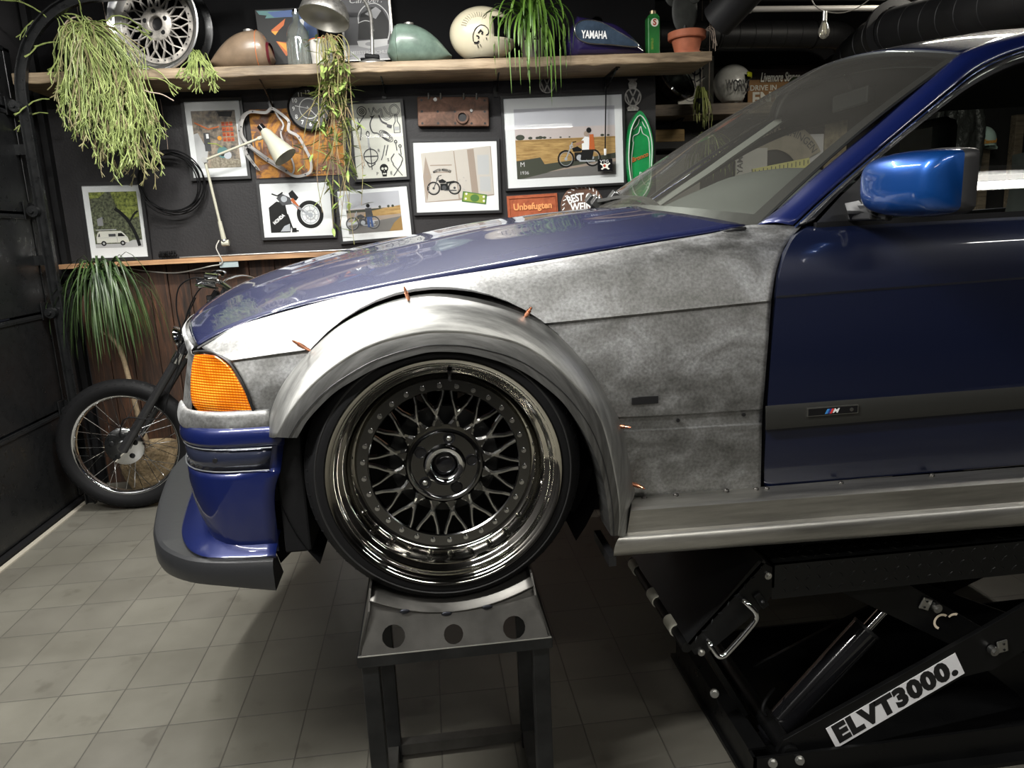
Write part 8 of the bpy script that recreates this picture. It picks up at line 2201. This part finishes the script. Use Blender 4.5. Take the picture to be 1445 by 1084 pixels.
# wooden mould block and dark shelf below, bright panel
b = MB(); q0, q1 = P(924, 184, 6.1), P(963, 184, 6.1)
lsz = P(940, 202, 6.1).z
o = MB().bb((1.395, 6.0, lsz - 0.05), (2.25, FY - 0.002, lsz)).build('lower_shelf', M['black']); tag(o, 'narrow black shelf low in the alcove carrying the brass coloured block', 'shelf')
o = MB().bb((1.55, 6.04, lsz + 0.0006), (q1.x, 6.18, lsz + 0.10)).build('timber_block', plank_mat('yellow_block', (0.12, 0.07, 0.02), (0.30, 0.19, 0.06), (0.40, 0.27, 0.10), vert=False), bevel=0.01); tag(o, 'worn yellow-brown timber block on the lower alcove shelf', 'block')
o = MB().bb((1.45, FY - 0.03, lsz - 0.75), (2.35, FY - 0.002, lsz - 0.08)).build('pin_board', mat('pale_board', (0.42, 0.41, 0.40), 0.5)); tag(o, 'pale grey board on the alcove wall below the black shelf', 'board')

# plants hanging in the alcove
random.seed(23)
def hangplant(px, py, Y, tips, label, col, col2, W_=0.011):
    c_ = P(px, py, Y); rt_ = empty('hanging_plant', c_ + Vector((0, 0, -0.1)), label, 'hanging plant')
    MB().cyl(c_, (c_.x, c_.y, 3.1), 0.0018, n=5).build('hanging_cord', K['tan'], rt_)
    b = MB(); b.lathe([(0.0005, -0.10), (0.04, -0.10), (0.062, -0.02), (0.064, 0), (0.0005, -0.01)], c_, (0, 0, 1), 20); b.build('pot', M['plastic'], rt_, smooth=40)
    b = MB()
    for tx, ty in tips:
        e = P(tx, ty, Y + random.uniform(-0.12, 0.02)); hor = Vector((e.x - c_.x, e.y - c_.y, 0)); ap = c_ + hor * 0.5 + Vector((0, 0, random.uniform(0.02, 0.09)))
        ribbon(b, cr([c_, c_.lerp(ap, 0.6) + Vector((0, 0, 0.03)), ap, ap.lerp(e, 0.55) + hor * 0.18, e], 14), W_)
    b.build('leaves', mat('leaf_' + label[:6], col, 0.5, col2=col2, vscale=9), rt_, smooth=60)
    return rt_
hangplant(990, 140, 5.75, [(random.uniform(978, 1006), random.uniform(165, 186)) for _ in range(26)] + [(1003, 150), (980, 160), (1006, 146)], 'yellow-green strap plant hanging from the alcove shelf edge', (0.22, 0.27, 0.07), (0.46, 0.50, 0.17), 0.014)
hangplant(1000, 205, 5.38, [(random.uniform(965, 1040), random.uniform(225, 262)) for _ in range(48)] + [(975, 188), (968, 200), (985, 192), (995, 185), (1015, 190), (1030, 205), (1035, 232), (1028, 240)], 'pale spider plant seen through the windscreen', (0.24, 0.34, 0.08), (0.50, 0.58, 0.24), 0.014)

# things on the alcove wall seen through the windscreen
b = MB(); c_ = P(1090, 250, FY - 0.02); rows = []
for rr in (0.225, 0.465): rows.append([c_ + Vector((rr * math.cos(t), 0, rr * math.sin(t))) for t in [R(25 + 115 * k / 30) for k in range(31)]])
b.grid(rows); ar = b.build('arched_sign', mat('arch_metal', (0.30, 0.27, 0.22), 0.5, vary=0.2), solid=0.01); tag(ar, 'faded arched metal sign with raised letters seen through the windscreen', 'sign')
text('LANDTMASCHINGEN', c_ + Vector((0.06, -0.014, 0.365)), (1, 0, 0), (0, 0, 1), 0.085, K['dgrey'], ar, 'sign_letters', 0.002, arc=0.36, fit=0.72)
q = P(1060, 232, FY - 0.045); b = MB(); b.box(q + Vector((0, 0, 0)), (0.28, 0.008, 0.26)); pl2 = b.build('number_plate', K['lgrey']); tag(pl2, 'white plate with upright letters seen through the windscreen', 'sign')
text('YAMA', q + Vector((-0.10, -0.006, 0.02)), (0, 0, 1), (-1, 0, 0), 0.07, K['dgrey'], pl2, 'plate_letters', 0.001, bold=0.02)
q0, q1 = P(1062, 245, FY - 0.12), P(1142, 229, FY - 0.12); b = MB(); b.bar(q0, q1, 0.02, 0.075, up=(0, 0, 1)); b.cyl(q1 + Vector((-0.03, 0.01, 0)), Vector((q1.x - 0.03, FY - 0.001, q1.z)), 0.006, n=8); b.cyl(q0 + Vector((0.03, 0.01, 0)), Vector((q0.x + 0.03, FY - 0.001, q0.z)), 0.006, n=8); o = b.build('yellow_ruler', mat('ruler_yellow', (0.62, 0.60, 0.22), 0.5)); tag(o, 'yellow measuring board leaning in the alcove', 'ruler')
for k in range(14): p = q0.lerp(q1, (k + 0.5) / 14); MB().box(p + Vector((0, -0.0115, 0.005)), (0.006, 0.002, 0.03 if k % 2 else 0.045)).build('tick_mark', K['dgrey'], o)
q = P(1150, 210, FY - 0.008); b = MB(); b.prism([(-0.12, -0.14), (0.10, -0.14), (0.10, 0.12), (-0.16, 0.12)], q, (1, 0, 0), (0, 0, 1), (0, 0.006, 0)); o = b.build('paper_sheet', K['sky']); tag(o, 'pale blue sheet pinned beside the arched sign', 'paper')
q = P(1178, 208, FY - 0.015); b = MB(); b.box(q, (0.20, 0.02, 0.5)); o = b.build('wall_poster', mat('poster_brown', (0.10, 0.085, 0.06), 0.6, col2=(0.30, 0.26, 0.18), vscale=14)); tag(o, 'brown speckled poster on the alcove wall beside the blue sheet', 'poster')
# leather jacket and cap on hooks, timber posts
M['leather'] = mat('black_leather', (0.045, 0.047, 0.045), 0.32, bump=0.9, bscale=16, bdist=0.03)
for i, (pa, pb_, lab) in enumerate((((1338, 140), (1370, 215), 'black leather jacket hanging behind the mirror, seen through the car windows'), ((1312, 160), (1325, 215), 'second dark leather jacket hanging left of the first'))):
    YJ = FY - 0.14; a_, c_ = P(*pa, YJ), P(*pb_, YJ); rt_ = empty('leather_jacket', Vector(((a_.x + c_.x) / 2, YJ, c_.z - 0.35)), lab, 'jacket'); cx_ = (a_.x + c_.x) / 2; wz = abs(c_.x - a_.x) / 2 + (0.03 if i == 0 else 0.0); MB().cyl((cx_, YJ, a_.z), (cx_, FY - 0.001, a_.z + 0.01), 0.008, n=8).build('hook', M['steelblack'], rt_)
    rows = []
    for k in range(22):
        u = k / 21; z = a_.z - (a_.z - c_.z + 0.35) * u; ww = wz * (0.35 + 0.65 * min(1, u * 5)) * (1 + 0.05 * math.sin(u * 25)); rows.append([Vector((cx_ + ww * math.cos(t) * (1 + 0.07 * math.sin(5 * t + u * 9)), YJ + 0.09 * math.sin(t) * (1 + 0.15 * math.sin(7 * t + u * 14)), z)) for t in [2 * PI * j / 28 for j in range(28)]])
    b = MB(); b.grid(rows, closed=True); b.add(rows[0], [tuple(range(28))]); b.build('body', M['leather'], rt_, smooth=60)
    for s in (-1, 1):
        b = MB(); b.tube(cr([Vector((cx_ + s * wz * 0.7, YJ - 0.04, a_.z - 0.06)), Vector((cx_ + s * wz * 0.9, YJ - 0.07, a_.z - 0.25)), Vector((cx_ + s * wz * 0.85, YJ - 0.07, a_.z - 0.62))], 16), [0.045 - 0.001 * k + 0.004 * (k % 2) for k in range(16)], 12); b.build('sleeve', M['leather'], rt_, smooth=60)
q = P(1388, 193, FY - 0.13); cp_ = empty('white_cap', q + Vector((0, 0, -0.10)), 'pale cap with orange script seen through the side windows', 'cap')
b = MB(); rows = []
for k in range(12):
    ph = PI * 0.5 * k / 11; rows.append([q + Vector((0.097 * math.sin(ph) * math.cos(t), 0.097 * math.sin(ph) * math.sin(t), -0.035 + 0.12 * math.cos(ph))) for t in [2 * PI * j / 24 for j in range(24)]])
rows.append([p + Vector((0.004, 0, -0.045)) for p in rows[-1]]); b.grid(rows, closed=True); MB().cyl(q + Vector((0, 0, 0.02)), (q.x, FY - 0.001, q.z + 0.03), 0.006, n=8).build('hook', M['steelblack'], cp_); b.build('crown', mat('cap_cloth', (0.55, 0.72, 0.66), 0.8), cp_, smooth=60)
b = MB(); b.prism([(0.035, -0.092), (0.112, -0.108), (0.117, -0.092), (0.08, -0.052), (0.035, -0.052)], q + Vector((0, -0.03, 0)), (1, 0, 0), (0, 0, 1), (0, 0.06, 0)); b.build('peak', bpy.data.materials['cap_cloth'], cp_)
text('Diamond', q + Vector((-0.015, -0.101, -0.05)), (1, 0, 0.06), (-0.06, 0, 1), 0.045, K['amber'], cp_, 'script', 0.002, shear=0.3, bold=0.03, fit=0.12)
for i, px in enumerate((1397, 1442)):
    q = P(px, 250, 6.1); o = MB().bb((q.x - 0.04, 6.17, 0), (q.x + 0.04, 6.24, P(px, 205 if i == 0 else 160, 6.1).z)).build('timber_post', M['greywood'], bevel=0.004); tag(o, ['grey timber post below the pale cap, seen through the side windows', 'brown timber post at the right picture edge, seen through the side windows'][i], 'post')

# ---- ducts and pipes under the ceiling
M['duct'] = mat('duct_black', (0.014, 0.014, 0.015), 0.5, 0.1, vary=0.2, vscale=5)
def duct(pts, r, ribs, label, m_=None, n=200):
    pts = cr(pts, n); b = MB(); b.tube(pts, r, 32)
    rt_ = empty('air_duct', sum(pts, Vector()) / n, label, 'duct'); b.build('pipe', m_ or M['duct'], rt_, smooth=50)
    acc = 0
    bb_ = MB()
    for i in range(1, n):
        acc += (pts[i] - pts[i - 1]).length
        if acc > ribs:
            acc = 0; d = (pts[i] - pts[i - 1]).normalized(); u, v = axes(d)
            bb_ = MB(); bb_.tube([pts[i] + (u * math.cos(t) + v * math.sin(t)) * (r + 0.0005) for t in [2 * PI * k / 32 for k in range(32)]], 0.0022, 4, closed=True); bb_.build('spiral_seam', M['duct'], rt_, smooth=60)
    return rt_
d1 = duct([P(860, 50, 5.6), P(1000, 49, 5.6), P(1170, 49, 5.6), P(1190, 55, 5.65), P(1196, 80, 5.8), P(1170, 100, 6.1)], 0.092, 0.11, 'horizontal black spiral duct behind the hanging bulb')
for px in (1012, 1147):
    c_ = P(px, 49, 5.6); b = MB(); b.tube([c_ + Vector((0, 0.096 * math.cos(t), 0.096 * math.sin(t))) for t in [2 * PI * k / 32 for k in range(32)]], 0.006, 6, closed=True); b.cyl(c_ + Vector((0, 0, 0.09)), Vector((c_.x, c_.y, 3.1)), 0.004, n=6); b.build('clamp_ring', M['steelblack'], d1, smooth=60)
d2 = duct([P(1195, 100, 4.6), P(1205, 82, 4.5), P(1230, 60, 4.3), P(1260, 44, 4.0), P(1330, 28, 3.6), P(1445, -4, 3.0), P(1700, -85, 2.4), P(2300, -280, 1.6)], 0.115, 0.16, 'large black duct crossing the top right corner')
c_ = P(1262, 42, 3.98); dd = (P(1330, 28, 3.6) - P(1230, 60, 4.3)).normalized(); b = MB(); b.lathe([(0.116, -0.03), (0.150, -0.028), (0.152, 0.0), (0.116, 0.004)], c_, dd, 40); b.build('flange', M['duct'], d2, smooth=30)
d3 = duct([P(1012, 30, 4.15), P(1040, 0, 4.05), P(1080, -45, 3.9)], 0.095, 9, 'short black duct elbow above the terracotta pot')
# unlit tube and conduit
q0, q1 = P(1057, 13, 4.4), P(1248, 11.5, 4.4); tb = empty('unlit_tube_lamp', (q0 + q1) / 2, 'long pale unlit tube lamp under the ceiling above the spiral duct', 'ceiling lamp')
MB().cyl(q0, q1, 0.016, n=16).build('tube', mat('dead_tube', (0.42, 0.40, 0.37), 0.35), tb, smooth=50)
for q in (q0, q1): MB().cyl(q - Vector((0.01, 0, 0)), q + Vector((0.012, 0, 0)), 0.022, n=14).build('end_cap', M['zinc'], tb)
b = MB(); b.cyl(q0 + Vector((-0.1, 0, 0.06)), q1 + Vector((0.0, 0, 0.06)), 0.02, n=12); b.build('housing', M['black'], tb)
for q in (q0, q1): MB().cyl(q + Vector((0, 0, 0.05)), Vector((q.x, q.y, 3.1)), 0.004, n=6).build('hanger', M['steelblack'], tb)
# festoon bulb
q = P(1163, 38, 3.9); fb = empty('festoon_bulb', q + Vector((0, 0, -0.06)), 'single clear festoon bulb hanging from a thin cable', 'light bulb')
b = MB(); b.lathe([(0.010, 0.035), (0.014, 0.02), (0.026, -0.008), (0.028, -0.025), (0.022, -0.045), (0.010, -0.056), (0.0005, -0.059)], q, (0, 0, 1), 24); b.build('glass', glassmat('bulb_glass', (0.9, 0.9, 0.86), 1, 0.02, 0.15, hazec=0.2), fb, smooth=60)
b = MB(); b.cyl(q + Vector((0, 0, 0.03)), q + Vector((0, 0, 0.075)), 0.013, n=16); b.build('cap', M['zinc'], fb, smooth=40)
b = MB()
for k in range(6): t = k * 1.05; b.tube([q + Vector((0.006 * math.cos(t), 0.006 * math.sin(t), 0.02)), q + Vector((0.012 * math.cos(t + .4), 0.012 * math.sin(t + .4), -0.035))], 0.0012, 4)
b.build('filament', mat('filament', (0.6, 0.55, 0.4), 0.4, 0.5), fb)
b = MB(); b.tube(cr([P(1136, -30, 3.9), P(1148, 5, 3.9), q + Vector((0, 0, 0.075)), P(1190, 18, 3.9), P(1215, 8, 3.9), P(1255, -25, 3.9)], 40), 0.0028, 6); b.build('cable', mat('cable_grey', (0.2, 0.19, 0.17), 0.5), fb, smooth=60)
